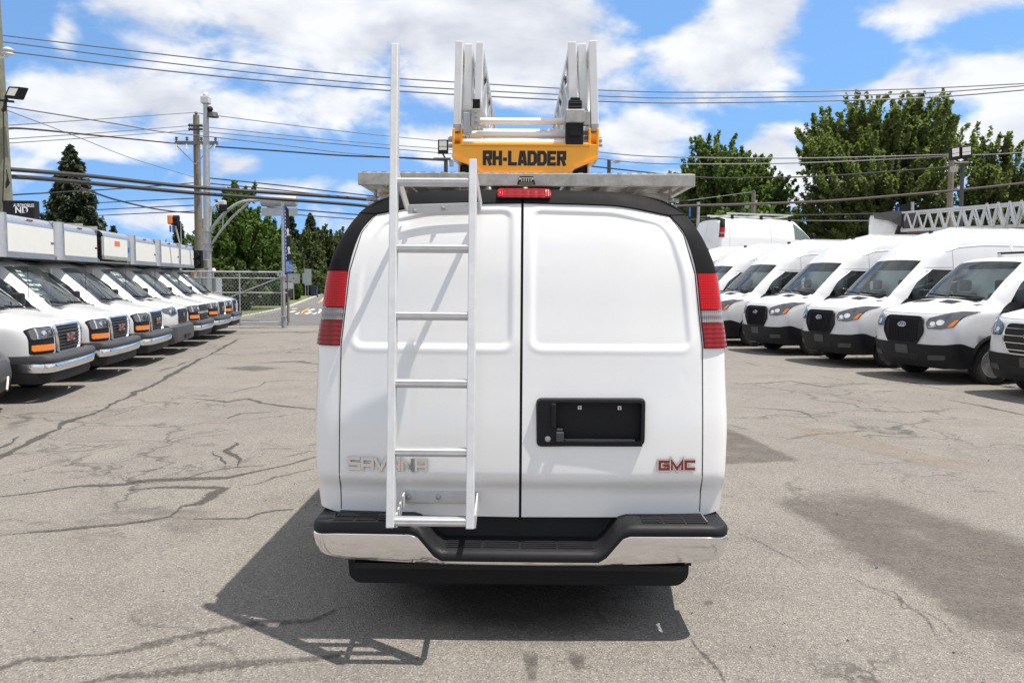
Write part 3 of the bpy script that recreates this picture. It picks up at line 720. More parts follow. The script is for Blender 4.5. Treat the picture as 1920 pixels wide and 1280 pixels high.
def shellify(me, off, depth, axis=None):
    """lift a surface off along its normals and give it a rim"""
    bm = bmesh.new(); bm.from_mesh(me); bmesh.ops.recalc_face_normals(bm, faces=bm.faces); bm.normal_update()
    nr = {v: v.normal.copy() for v in bm.verts}
    for v in bm.verts: v.co += nr[v] * off
    be = [e for e in bm.edges if len(e.link_faces) == 1]
    if depth:
        r = bmesh.ops.extrude_edge_only(bm, edges=be)
        old = {tuple(v.co): v for v in nr}
        for v in [g for g in r['geom'] if isinstance(g, bmesh.types.BMVert)]:
            n = None
            for e in v.link_edges:
                o = e.other_vert(v)
                if o in nr: n = nr[o]; break
            v.co += (Vector(axis) if axis is not None else (-n if n is not None else Vector())) * depth
    bmesh.ops.recalc_face_normals(bm, faces=bm.faces)
    bm.to_mesh(me); bm.free(); me.shade_smooth()
    try: me.set_sharp_from_angle(angle=R(40))
    except Exception: pass
    return me
def flip_if_inward(me, c=(0, 0, 1.2)):
    return me

WHEELS = {}
def wheel_meshes(kind, r=.37, w=.24):
    if kind in WHEELS: return WHEELS[kind]
    I = Matrix.Rotation(R(90), 4, 'X')   # local z -> -y (outer face at negative y side)
    mb = MB(); rr = r * .66
    mb.lathe([(rr, -w/2 + .01), (rr + .03, -w/2), (r - .03, -w/2 + .005), (r - .006, -w/2 + .035), (r, -w/2 + .06), (r, w/2 - .06), (r - .006, w/2 - .035), (r - .03, w/2 - .005), (rr + .03, w/2), (rr, w/2 - .01)], I, 36, closed=True)
    t = mb.build('wheel', RUBBER, None, smooth=True); tm = t.data; bpy.data.objects.remove(t)
    mb = MB()
    mb.lathe([(rr + .004, w/2 - .012), (rr - .012, w/2 - .004), (rr - .03, w/2 - .03), (rr - .04, w/2 - .075), (rr * .62, w/2 - .055), (rr * .55, w/2 - .02), (rr * .30, w/2 - .012), (rr * .28, w/2 + .02), (rr * .2, w/2 + .03)], I, 36)
    t = mb.build('rim', STEEL if kind != 'dark' else GREYP, None, smooth=True); rm = t.data; bpy.data.objects.remove(t)
    mb = MB()
    for k in range(10):
        a = 2 * math.pi * k / 10; c = Vector((rr * .76 * math.cos(a), rr * .76 * math.sin(a), w/2 - .06))
        mb.lathe([(.02, 0), (.026, .006), (.02, .012)], I @ Matrix.Translation(c), 8)
    t = mb.build('vent_hole', DARK, None); vm = t.data; bpy.data.objects.remove(t)
    WHEELS[kind] = (tm, rm, vm); return WHEELS[kind]
def add_wheel(parent, x, y, r=.37, kind='steel'):
    tm, rm, vm = wheel_meshes(kind, r)
    o = link_mesh('wheel', tm, parent); o.location = (x, y, r)
    if y > 0: o.rotation_euler = (0, 0, math.pi)
    link_mesh('rim', rm, o); link_mesh('vent_hole', vm, o)
    return o

RKEYS = [0, 1, 2, 3, 3.5, 3.75, 4, 4.34, 4.505, 5, 6, 7, 8, 9, 10]
def full_skin(fine):
    rs = [4, 3, 6, 3, 3, 10, 14, 8, 16, 18, 22, 4, 4, 4] if fine else [2, 1, 2, 2, 2, 3, 2, 2, 2, 3, 3, 3, 3, 3]
    cs = [40, 40, 5, 5, 6, 10, 6, 12, 4, 4, 6, 6] if fine else [6, 6, 3, 3, 3, 6, 4, 8, 4, 4, 4, 4]
    sk = Skin(R_COLS + [flipx(c) for c in F_COLS_W[::-1]], RKEYS, rs, cs, mirror=False)
    sk.arch(1.25, .37, .44); sk.arch(SL - .87, .37, .44)
    return sk
def rk(k): return RKEYS.index(k)

def build_savana(root, fine):
    sk = full_skin(fine); bv = sk.bvh()
    # column cells: 0,1 doors | 2 corner inner | 3 corner outer | 4,5 side | 6 (mid to B pillar) | 7 window | 8 pillar | 9.. nose
    win = lambda r, c: rk(4) <= r < rk(7) and c == 7
    wsc = lambda r, c: rk(4) <= r < rk(7) and c >= 9
    door = lambda r, c: r < rk(7) and c <= 1
    lamp = lambda r, c: rk(4) <= r < rk(5) and c in (2, 3)
    trim_c = lambda r, c: rk(5) <= r < rk(7) and c in (2, 3)
    trim_t = lambda r, c: r == rk(7) and c <= 3
    other = lambda r, c: not (win(r, c) or wsc(r, c) or door(r, c) or lamp(r, c) or trim_c(r, c) or trim_t(r, c))
    link_mesh('body', sk.mesh('body', other), root, PAINT)
    for sd in (1, -1):
        me = sk.mesh('rear_door', door, (sd,))
        n = len(me.vertices); co = np.zeros(n * 3); me.vertices.foreach_get('co', co); co = co.reshape(-1, 3)
        if fine:
            zz = [1.392, 1.6, 1.76, 1.95, 2.0]; ye = [.885 - .058, .868 - .058, .852 - .058, .80 - .056, .775 - .056]
            poly = [(.052, 1.392), (ye[0], 1.392), (ye[1], 1.6), (ye[2], 1.76), (ye[3], 1.93), (.69, 2.005), (.45, 2.055), (.052, 2.065)]
            P = np.array(rounded(rounded(poly, .05, 5), .02, 2)); Y = np.abs(co[:, 1]); Z = co[:, 2]
            dmin = np.full(n, 9.0); ins = np.zeros(n, bool)
            for i in range(len(P)):
                a, b = P[i - 1], P[i]; ab = b - a; L2 = (ab ** 2).sum() + 1e-12
                t = np.clip(((Y - a[0]) * ab[0] + (Z - a[1]) * ab[1]) / L2, 0, 1)
                dmin = np.minimum(dmin, np.hypot(Y - a[0] - t * ab[0], Z - a[1] - t * ab[1]))
                cr = (a[1] > Z) != (b[1] > Z); xc = (b[0] - a[0]) * (Z - a[1]) / (b[1] - a[1] + 1e-12) + a[0]
                ins ^= cr & (Y < xc)
            s = np.where(ins, dmin, -dmin); t = np.clip((s + .004) / .02, 0, 1); t = t * t * (3 - 2 * t)
            rid = np.exp(-((s + .016) / .012) ** 2)
            co[:, 0] += .008 * t - .0022 * rid
            # pressed-steel waviness, small dents
            for (dy, dz, rr, am) in ((.095 * -sd, 1.55, .02, .002), (.8 * -1, 1.25, .02, .0015)):
                co[:, 0] += am * np.exp(-(((co[:, 1] - dy) / rr) ** 2 + ((Z - dz) / rr) ** 2))
            me.vertices.foreach_set('co', co.ravel().astype(np.float32)); me.update()
        shellify(me, 0.0, .03, (1, 0, 0))
        link_mesh('rear_door', me, root, PAINT)
        # tail lamp
        lm = thing_part('tail_light', root)
        for nm, k0, k1, m in (('red_lens', 4, 4.34, REDD), ('reversing_lens', 4.34, 4.505, CLEARL), ('red_lens', 4.505, 5, REDL)):
            e = sk.mesh(nm, lambda r, c: rk(k0) <= r < rk(k1) and c in (2, 3), (sd,))
            shellify(e, .012, .03)
            q = sum((v.co for v in e.vertices), Vector()) / len(e.vertices); e.transform(Matrix.Translation(q) @ Matrix.Diagonal((1, .965, .965, 1)) @ Matrix.Translation(-q)); link_mesh(nm, e, lm, m)
        e = sk.mesh('pillar_trim', trim_c, (sd,)); shellify(e, .008, .02); link_mesh('pillar_trim', e, root, TRIMB)
        e = sk.mesh('side_window', win, (sd,)); link_mesh('side_window', e, root, GLASSD)
    e = sk.mesh('roof_trim', trim_t); shellify(e, .012, .02); link_mesh('roof_trim', e, root, TRIMB)
    link_mesh('windscreen', sk.mesh('windscreen', wsc), root, GLASS)
    # dark gaps
    mb = MB()
    for sd in (1, -1):
        e = [(.889, .58), (.889, .9), (.887, 1.39), (.852, 1.76), (.80, 1.95), (.735, 2.045)]
        line_on(bv, 'front', [((y + .003) * sd, z) for y, z in e], .005, .0, mb, .03)
        v = 'left' if sd > 0 else 'right'
        for xx in (.46, 2.3, 3.4, 4.55):
            line_on(bv, v, [(xx, .64), (xx, 1.9)], .007, .0, mb)
        line_on(bv, v, [(3.4, .55), (4.2, .55)], .007, .0, mb)
    mb.build('panel_gap', SEAL, root)['kind'] = 'stuff'
    mb = MB(); prof = [(x + .016, 0, z) for k, x, y, z in R_COLS[0] if k <= 7]
    for a, b in zip(prof[:-1], prof[1:]): mb.bar(a, b, .02, .012, (0, 1, 0))
    mb.build('door_seal', SEAL, root)
    MB().box(.2, 3.3, -.8, .8, .62, 1.2).box(.9, 4.6, -.72, .72, .20, .5).box(.14, .2, -.8, .8, .62, 1.2).box(.4, SL - .4, -.75, .75, .34, .6).build('underbody', DARK, root)
    MB().box(3.3, 4.75, -.86, .86, .5, 1.28).build('cab_floor', INTER, root)
    MB().box(3.2, 3.25, -.8, .8, .6, 1.95).build('bulkhead', INTER, root)
    for y in (.45, -.45): MB().box(3.45, 3.6, y - .25, y + .25, 1.2, 1.75).build('seat', SEATM, root, bevel=.05)
    for x in (1.25, SL - .87):
        for y in (.87, -.87): add_wheel(root, x, y)
    return sk, bv
def thing_part(name, parent, loc=(0, 0, 0)):
    o = bpy.data.objects.new(name, None); COL.objects.link(o); o.parent = parent; o.location = loc; o.empty_display_size = .05
    return o

# ------------------------------------------------------------------ the van in the middle
VX = at(976.5, 800, 4.0).x
van = thing('cargo_van', 'big white cargo van seen from behind with ladder rack, dark moulding and chrome bumper', 'van', (VX, 4.0, 0), R(90 - .55))
VM = Matrix.Translation((VX, 4.0, 0)) @ Matrix.Rotation(R(90 - .55), 4, 'Z'); VI = VM.inverted()
def vl(u, v, Y): return VI @ at(u, v, Y)
SK, BV = build_savana(van, True)
# third brake lamp
q0, q1 = vl(932.5, 361.5, 4.2), vl(1033, 377.5, 4.2); ba, bb, bz0, bz1 = q0.y, q1.y, q1.z, q0.z
e = patch(BV, 'front', rounded([(ba, bz0), (bb, bz0), (bb + .006, bz1), (ba - .006, bz1)], .01), .026, .03, .04)
hb = e.build('brake_light', REDD, van, smooth=True)
for a_, b_ in ((ba, ba - .036), (bb + .036, bb)):
    patch(BV, 'front', rounded([(a_ - .003, bz0 + .004), (b_ + .003, bz0 + .004), (b_ + .004, bz1 - .004), (a_ - .004, bz1 - .004)], .006), .0285, .02, .02).build('lamp_end', REDL, hb)
# number plate recess with the door handle
def on_door(u, v, Yg=4.0):
    p = vl(u, v, Yg); h = drop(BV, 'front', p.y, p.z, 0); return h
c0, c1 = on_door(1005, 745), on_door(1208, 838)
py0, py1, pz0, pz1 = c0.y, c1.y, c1.z, c0.z          # y decreases to the right
px = c0.x
out = rounded([(py0, pz0), (py1, pz0 + .012), (py1, pz1 + .004), (py0, pz1)], .03, 5)
hl0, hl1, hz0, hz1 = py0 - .098, py1 + .022, pz0 + .03, pz1 - .016
inn = rounded([(hl0, hz0), (hl1, hz0 + .006), (hl1, hz1), (hl0, hz1)], .012, 5)
rd = [o for o in van.children if o.name.startswith('rear_door') and sum(v.co.y for v in o.data.vertices) < 0][0]
bm = bmesh.new(); bm.from_mesh(rd.data)
kill = [f for f in bm.faces if hl1 - .008 < f.calc_center_median().y < hl0 + .008 and hz0 - .008 < f.calc_center_median().z < hz1 + .008]
bmesh.ops.delete(bm, geom=kill, context='FACES'); bm.to_mesh(rd.data); bm.free()
mb = MB(); n = len(out); m_ = len(inn)
V = [Vector((px - .004, y, z)) for y, z in out] + [Vector((px - .030, y + (.006 if y < 0 else -.0) * 0, z)) for y, z in rounded([(py0 - .006, pz0 + .006), (py1 + .006, pz0 + .018), (py1 + .006, pz1 - .002), (py0 - .006, pz1 - .006)], .026, 5)]
V += [Vector((px - .032, y, z)) for y, z in inn] + [Vector((px + .026, y, z)) for y, z in inn]
F = []
for i in range(n):
    j = (i + 1) % n
    F += [(i, j, n + j, n + i), (n + i, n + j, 2 * n + j, 2 * n + i), (2 * n + i, 2 * n + j, 3 * n + j, 3 * n + i)]
F.append(tuple(range(3 * n, 4 * n)))
mb.add(V, F); plate = mb.build('plate_recess', BLACKP, van, smooth=True, label='black number plate recess with no plate fitted')
hmb = MB().box(px - .045, px - .030, py0 - .096, py0 - .072, pz0 + .10, pz1 - .022); hmb.build('handle', BLACKP, plate, bevel=.006)
MB().box(px - .05, px - .012, py0 - .135, py0 - .098, hz0 + .004, hz0 + .05).box(px - .03, px - .01, py0 - .13, py0 - .10, hz0 + .052, hz0 + .065).build('latch', GREYP, plate, bevel=.004)
Mf = lambda y, z, x: axis_m((x, y, z), (0, -1, 0), (0, 0, 1))     # faces the camera: local z = -x
MB().lathe([(.014, 0), (.014, .004), (.009, .007)], Mf(py0 - .058, pz0 + .045, px - .031), 16).build('lock', STEEL, plate, smooth=True)
for yy in (py0 - .215, py0 - .41):
    mb = MB(); mb.prism([(-.009, -.009), (.009, -.009), (.009, .009), (-.009, .009)], Mf(yy, pz1 - .05, px + .0255), .004); f = mb.build('plate_clip', WHITET, plate)
    MB().prism([(-.003, -.003), (.003, -.003), (.003, .003), (-.003, .003)], Mf(yy, pz1 - .05, px + .0212), .002).build('clip_hole', SEAL, f)
MB().box(px - .028, px - .01, hl1 + .03, py0 - .14, hz0 + .003, hz0 + .014).build('lamp_bar', GREYP, plate)
# name badges, each letter a piece
def badge(name, word, u0, v0, u1, v1, m, w, gapf, back=None):
    a, b = on_door(u0, v1), on_door(u1, v0); W = abs(b.y - a.y); H = b.z - a.z
    grp = thing_part(name, van); nl = sum(1.12 if c == 'M' else 1 for c in word)
    cw = W / (nl + gapf * (len(word) - 1)); x = a.y
    for ch in word:
        h = drop(BV, 'front', x - cw / 2, a.z + H / 2, 0)
        M = axis_m((h.x - .001, x, a.z), (0, -1, 0), (0, 0, 1))
        if back is not None:
            mb = MB(); add_word(mb, ch, M, cw, H, 0, w * 1.95, .007); mb.build('letter_rim', back, grp)
        mb = MB(); add_word(mb, ch, M, cw, H, 0, w, .010); mb.build('letter', m, grp)
        x -= cw * ((1.12 if ch == 'M' else 1) + gapf)
badge('name_badge', 'SAVANA', 653, 857, 802, 879, CHROME, .0142, .12)
badge('maker_badge', 'GMC', 1233, 861, 1302, 878, REDT, .0125, .18, CHROME)
# rear bumper
plan = []
for i in range(25): plan.append((-.18 + .012 * (i / 24) ** 2, .895 * i / 24, 1, 0))
for i in range(1, 9):
    a = R(90) * i / 8; plan.append((-.068 - .10 * math.cos(a), .895 + .11 * math.sin(a), math.cos(a), math.sin(a)))
for i in range(1, 5): plan.append((-.068 + .07 * i, 1.005, 0, 1))
path = [(x, -y, nx, -ny) for x, y, nx, ny in plan[:0:-1]] + plan
def sst(a, b, t): t = min(max((t - a) / (b - a), 0), 1); return t * t * (3 - 2 * t)
def ztop(y): return .392 + (.521 - .392) * sst(.37, .51, abs(y)) - .010 * sst(.88, 1.005, abs(y))
def zbot(y): return .359 + .028 * min(abs(y) / .95, 1) ** 2 + .010 * sst(.90, 1.005, abs(y))
def sweep(prof, name, m, parent):
    mb = MB(); V = []; F = []; k = None
    for x, y, nx, ny in path:
        pr = prof(y); k = len(pr)
        for ins, z in pr: V.append((x + nx * ins if abs(ny) < 1 else x, y - ny * ins, z))
    for i in range(len(path) - 1):
        for j in range(k - 1): F.append((i * k + j, i * k + j + 1, (i + 1) * k + j + 1, (i + 1) * k + j))
    mb.add(V, F); return mb.build(name, m, parent, smooth=True)
def chrome_prof(y):
    b, t = zbot(y), ztop(y); h = t - b
    return [(.045, b - .002), (.026, b + .008 * min(h / .1, 1)), (.017, b + h * .2), (.010, b + h * .5), (.003, b + h * .82), (.003, t - .008 * min(h / .1, 1)), (.012, t)]
bump = sweep(chrome_prof, 'bumper', CHROME, van)
def pad_prof(y):
    t = ztop(y); e = 1 - .6 * sst(.93, 1.0, abs(y)); return [(.014, t - .012), (.004, t + .002), (.003, t + .018), (.010 * e, t + .034), (.028 * e, t + .045), (.06 * e, t + .049), (.12 * e, t + .050), (.24 * e, t + .051)]
sweep(pad_prof, 'bumper_pad', BLACKP, bump)
MB().box(.055, .09, -.86, .86, .30, .575).box(-.10, .09, -.80, .80, .325, .352).build('bumper_backing', DARK, bump)
for y0, y1, zz in ((-.36, .36, .4415), (-.90, -.58, .5705), (.58, .90, .5705)):
    n = 4 if y0 == -.36 else 3
    for k in range(n):
        a = y0 + (y1 - y0) * k / n + .006; b = y0 + (y1 - y0) * (k + 1) / n - .006
        mb = MB()
        for q in range(5): mb.box(-.125 + q * .028, -.107 + q * .028, a, b, zz - .01, zz + .003)
        mb.build('tread_pad', BLACKP, bump)
# spare wheel carrier and exhaust below
mb = MB().prism(rounded([(-.89, .34), (-.88, .19), (-.84, .155), (.82, .155), (.87, .20), (.87, .34)], .05, 4), axis_m((.30, 0, 0), (0, -1, 0), (0, 0, 1)), .14)
for k in range(6): mb.lathe([(.012, 0), (.012, .006)], Mf(-.6 + k * .22, .235, .16), 8)
mb.build('valance', DARK, van, bevel=.012)
MB().tube([(.05, -.80, .33), (.5, -.78, .33), (1.0, -.7, .36)], .04, 12).build('exhaust', RUSTY, van, smooth=True)
MB().tube([(1.25, -.85, .37), (1.25, .85, .37)], .06, 12).ball((1.25, 0, .37), .16).build('axle', DARK, van, smooth=True)
MB().tube([(.35, .985, .36), (.35, .985, .62)], .01, 6).build('mud_flap', DARK, van)

# roof rack: platform of beams and gripped planks on four feet
rack = thing_part('roof_rack', van)
RY = 4.25; ra, rb = vl(670, 322, RY), vl(1303, 346, RY); rz1 = vl(986, 324.5, RY).z; rz0 = vl(986, 348.5, RY).z
ya, yb = ra.y, rb.y; xr = vl(986, 335, RY).x
MB().box(xr, xr + .03, yb, ya, rz0, rz1).build('end_beam', ALUD, rack, bevel=.004)
mb = MB()
for k in range(int((ya - yb) / .05)): mb.box(xr + .002, xr + .028, yb + .02 + k * .05, yb + .045 + k * .05, rz1, rz1 + .004)
mb.build('grip_teeth', ALUD, rack)
RL = 3.1
for y in (ya - .015, yb + .015): MB().box(xr + .031, xr + RL, y - .015, y + .015, rz0 + .004, rz1 - .004).build('side_beam', ALUD, rack, bevel=.004)
for k in range(1, 7):
    x = xr + RL * k / 6.02; MB().box(x - .02, x + .02, yb + .031, ya - .031, rz0 - .03, rz0 + .018).build('cross_beam', ALUD, rack)
PW = (ya - yb - .08) / 8
for k in range(8):
    y0 = yb + .04 + PW * k; mb = MB()
    if k in (3, 4) :
        mb.box(xr + .034, xr + RL - .02, y0 + .01, y0 + PW - .01, rz1 - .028, rz1 - .014)
    else:
        mb.box(xr + .034, xr + RL - .02, y0 + .008, y0 + .05, rz1 - .05, rz1 - .006)
        mb.box(xr + .034, xr + RL - .02, y0 + PW - .05, y0 + PW - .008, rz1 - .05, rz1 - .006)
        for q in range(40):
            x = xr + .06 + q * .076; mb.box(x, x + .045, y0 + .05, y0 + PW - .05, rz1 - .03, rz1 - .016)
    mb.build('deck_plank', ALUD, rack)
MB().box(xr + .05, xr + .09, -.42, .42, rz0 - .045, rz0 - .022).box(xr + .16, xr + .20, -.42, .42, rz0 - .045, rz0 - .022).build('hanger_bar', ALUD, rack)
for x in (xr + .28, xr + 1.6, xr + 2.8):
    for sd, ye in ((1, ya), (-1, yb)):
        yl = sd * .80
        ft = MB().box(x - .02, x + .02, yl - .006, yl + .006, 2.09, rz0 + .01).box(x - .05, x + .05, yl - .03, yl + .03, 2.08, 2.13).build('foot', ALUD, rack, bevel=.003)
        MB().tube([(x - .03, yl - sd * .01, 2.15), (x - .03, yl + sd * .04, 2.15)], .012, 8).build('clamp_bolt', STEEL, ft)
        mb = MB().bar((x, yl - sd * .01, 2.16), (x, yl - sd * .16, rz0), .03, .006); mb.build('brace', ALUD, rack)
bp = vl(987, 338.5, RY - .003)
Mb = axis_m((xr - .001, bp.y, bp.z), (0, -1, 0), (0, 0, 1))
bg = MB().prism(rounded([(-.048, -.021), (.048, -.021), (.034, .021), (-.034, .021)], .006), Mb, .003).build('rack_badge', BLACKT, rack)
mb = MB()
for x in (-.024, -.012, 0, .012, .024): mb.box(-.0016 + x, .0016 + x, -.006, .009, .0032, .0042, Mb)
mb.box(-.03, .03, .0105, .0135, .0032, .0042, Mb).box(-.036, -.03, .004, .0135, .0032, .0042, Mb).box(.03, .036, .004, .0135, .0032, .0042, Mb); mb.build('badge_print', WHITET, bg)
MB().box(-.036, .036, -.017, -.0115, .0032, .0042, Mb).build('badge_stripe', mat('green_print', (.16, .26, .07), .5), bg)

# access ladder bolted to the left door
lad = thing_part('access_ladder', van)
Lb, Lt = vl(733, 989, 3.58), vl(741.5, 87, 4.12)
Rb = vl(881.5, 991, 3.58)
fz = lambda z: Lb.x + (Lt.x - Lb.x) * (z - Lb.z) / (Lt.z - Lb.z)
def ry(z, a, b): return a.y + (b.y - a.y) * (z - a.z) / (b.z - a.z)
Rt = vl(887.5, 303, 3.99)
zt = Rt.z
MB().bar(Lb, Lt, .036, .062, (1, 0, 0)).build('rail', ALUW, lad, bevel=.004)
MB().bar(Rb, (fz(zt), Rt.y, zt), .036, .062, (1, 0, 0)).build('rail', ALUW, lad, bevel=.004)
for v in (977, 846.5, 718, 592, 466.5, 342.5):
    z = vl(800, v, 3.585 + (977 - v) / 900 * .54).z; x = fz(z)
    y0, y1 = ry(z, Lb, Lt) - .016, ry(z, Rb, Rt) + .016
    Mr = axis_m((x - .004, y0, z), (1, 0, 0), (0, 0, 1))      # local z = -y
    pr = [(-.02, .012), (-.016, .018), (.016, .018), (.022, .010), (.022, -.008), (.012, -.02), (-.006, -.02), (-.02, -.008)]
    for q in (-.010, -.004, .002, .008): pass
    rg = MB().prism(pr, Mr, y0 - y1).build('rung', ALUW, lad, bevel=.003)
    mb = MB()
    for q in (-.010, -.002, .006, .014): mb.prism([(q - .0012, .0165), (q + .0012, .0165), (q + .0012, .0198), (q - .0012, .0198)], axis_m((x - .004, y0 - .002, z), (1, 0, 0), (0, 0, 1)), y0 - y1 - .004)
    mb.prism([(-.0225, -.004), (-.0195, -.004), (-.0195, -.001), (-.0225, -.001)], axis_m((x - .004, y0 - .002, z), (1, 0, 0), (0, 0, 1)), y0 - y1 - .004)
    mb.build('grip_rib', ALUW, rg)
# lower and upper brackets
def door_x(y, z): return drop(BV, 'front', y, z, 0).x
b0, b1 = on_door(757, 920), on_door(897, 943)
zb0, zb1 = b1.z, b0.z; xb = min(door_x(b0.y, zb1), door_x(b0.y, zb0), door_x(b1.y, zb0)) - .004
bk = MB().box(xb - .006, xb + .03, b1.y, b0.y, zb0, zb1).build('door_plate', ALUW, lad, bevel=.002)
for u in (766, 822):
    q = on_door(u, 931.5); MB().lathe([(.013, 0), (.013, .004), (.009, .005), (.009, .011), (.004, .013)], Mf(q.y, q.z, xb - .006), 12).build('bolt', STEEL, bk, smooth=True)
zc = (zb0 + zb1) / 2
for yy, yr in ((b0.y - .004, ry(zc, Lb, Lt) - .02), (b1.y + .004, ry(zc, Rb, Rt) - .02)):
    MB().bar((xb - .004, yy, zc), (fz(zc) + .02, yr, zc - .005), .008, .06).build('arm', ALUW, lad)
for k, zz in enumerate((.645, .672, .70)): pass
t0, t1 = on_door(765, 385), on_door(902, 402)
zt0, zt1 = t1.z - .004, t0.z; xt = min(door_x(t0.y, t0.z - .01), door_x(t1.y, t1.z)) - .01
a0 = vl(765, 393, 4.15); a1 = vl(902, 389, 4.15)
tp = MB().bar((xt - .002, a0.y, a0.z), (xt - .002, a1.y, a1.z), .012, .045).build('door_plate', ALUW, lad, bevel=.002)
for u, v in ((778, 396), (831, 390)):
    q = vl(u, v, 4.13); MB().lathe([(.012, 0), (.012, .004), (.008, .005), (.008, .010), (.004, .012)], Mf(q.y, q.z, xt - .009), 12).build('bolt', STEEL, tp, smooth=True)
for (yy, za), (u, v), (aa, bb) in (((a0.y, a0.z), (752, 330), (Lb, Lt)), ((a1.y, a1.z), (893, 333), (Rb, Rt))):
    zz = vl(u, v, 4.02).z; MB().bar((xt - .002, yy, za + .005), (fz(zz) + .02, ry(zz, aa, bb) - .012, zz), .008, .05).build('arm', ALUW, lad)

# ------------------------------------------------------------------ ladder lift on the rack
LY = 4.30
lift = thing('ladder_lift', 'triple aluminium extension ladder in an orange yellow cradle on top of the roof rack', 'roof ladder', tuple(VM @ Vector((xr + .05, 0, rz1))), R(90 - .55))
LM = Matrix.Translation(lift.location) @ Matrix.Rotation(R(90 - .55), 4, 'Z'); LI = LM.inverted()
def ll(u, v, Y=LY): return LI @ at(u, v, Y)
z3 = lambda x, y: (820 + x * .265625, 60 + y * .265625)
outl = [(105, 790), (106, 870), (148, 905), (225, 932), (290, 985), (300, 1002), (930, 1002), (962, 965), (1132, 893), (1140, 795), (1080, 795), (1062, 782), (190, 780), (170, 790)]
P = [ll(*z3(*p)) for p in outl]; xl = P[0].x
Ml = axis_m((xl, 0, 0), (0, -1, 0), (0, 0, 1))
cr = thing_part('cradle', lift)
MB().prism([(-p.y, p.z) for p in P], axis_m((xl + .012, 0, 0), (0, -1, 0), (0, 0, 1)), .012).build('front_plate', YELLOW, cr, bevel=.003)
lipz = ll(*z3(600, 790)).z; yl_, yr_ = ll(*z3(170, 785)).y, ll(*z3(1080, 785)).y
MB().box(xl - .008, xl + .22, yr_, yl_, lipz - .012, lipz + .002).build('top_flange', YELLOW, cr, bevel=.003)
# folded lower edge, wide in depth
mb = MB(); low = [P[i] for i in (1, 2, 3, 4, 5, 6, 7, 8)]
for a, b in zip(low[:-1], low[1:]): mb.bar((xl - .004 + .10, a.y, a.z), (xl - .004 + .10, b.y, b.z), .012, .215, (1, 0, 0))
mb.build('lower_flange', YELLOW, cr)
MB().box(xl + .2, xl + .212, yr_, yl_, P[5].z + .01, lipz - .014).build('back_plate', YELLOW, cr)
for (xa, xb_) in ((105, 122), (163, 180), (1066, 1082), (1124, 1140)):
    a, b = ll(*z3(xa, 680)), ll(*z3(xb_, 800))
    MB().box(xl + .0, xl + .17, min(a.y, b.y), max(a.y, b.y), b.z, a.z).build('ear', YELLOW, cr, bevel=.004)
for xc in (142, 1103):
    a = ll(*z3(xc, 735)); rl = MB().lathe([(.012, -.022), (.040, -.020), (.034, 0), (.040, .020), (.012, .022)], Matrix.Translation((xl + .06, a.y, a.z)) @ Matrix.Rotation(R(90), 4, 'X'), 20).build('pulley', YELLOW, cr, smooth=True)
    MB().tube([(xl + .06, a.y - .045, a.z), (xl + .06, a.y + .045, a.z)], .009, 8).build('axle_pin', STEEL, rl)
for xc in (210, 1008):
    a = ll(*z3(xc, 972)); MB().box(xl + .03, xl + .20, a.y - .035, a.y + .035, 0.0, a.z + .03).build('stand_off', BLACKP, cr, bevel=.008)
    MB().box(xl + .02, xl + .21, a.y + (.038 if xc < 600 else -.046), a.y + (.046 if xc < 600 else -.038), 0.0, a.z + .035).build('stand_plate', YELLOW, cr)
# RH-LADDER in black print
a, b = ll(*z3(324, 942)), ll(*z3(908, 842)); W = a.y - b.y; H = b.z - a.z; word = 'RH-LaDDER'
nl = len(word) - .5; cw = W / (nl + .14 * (len(word) - 1)); y = a.y
for ch in word:
    mb = MB(); add_word(mb, ch, axis_m((xl + .0005, y, a.z), (0, -1, 0), (0, 0, 1)), cw, H, 0, cw * .40, .0015); mb.build('letter', BLACKT, cr)
    y -= cw * ((.5 if ch == '-' else 1) + .14)
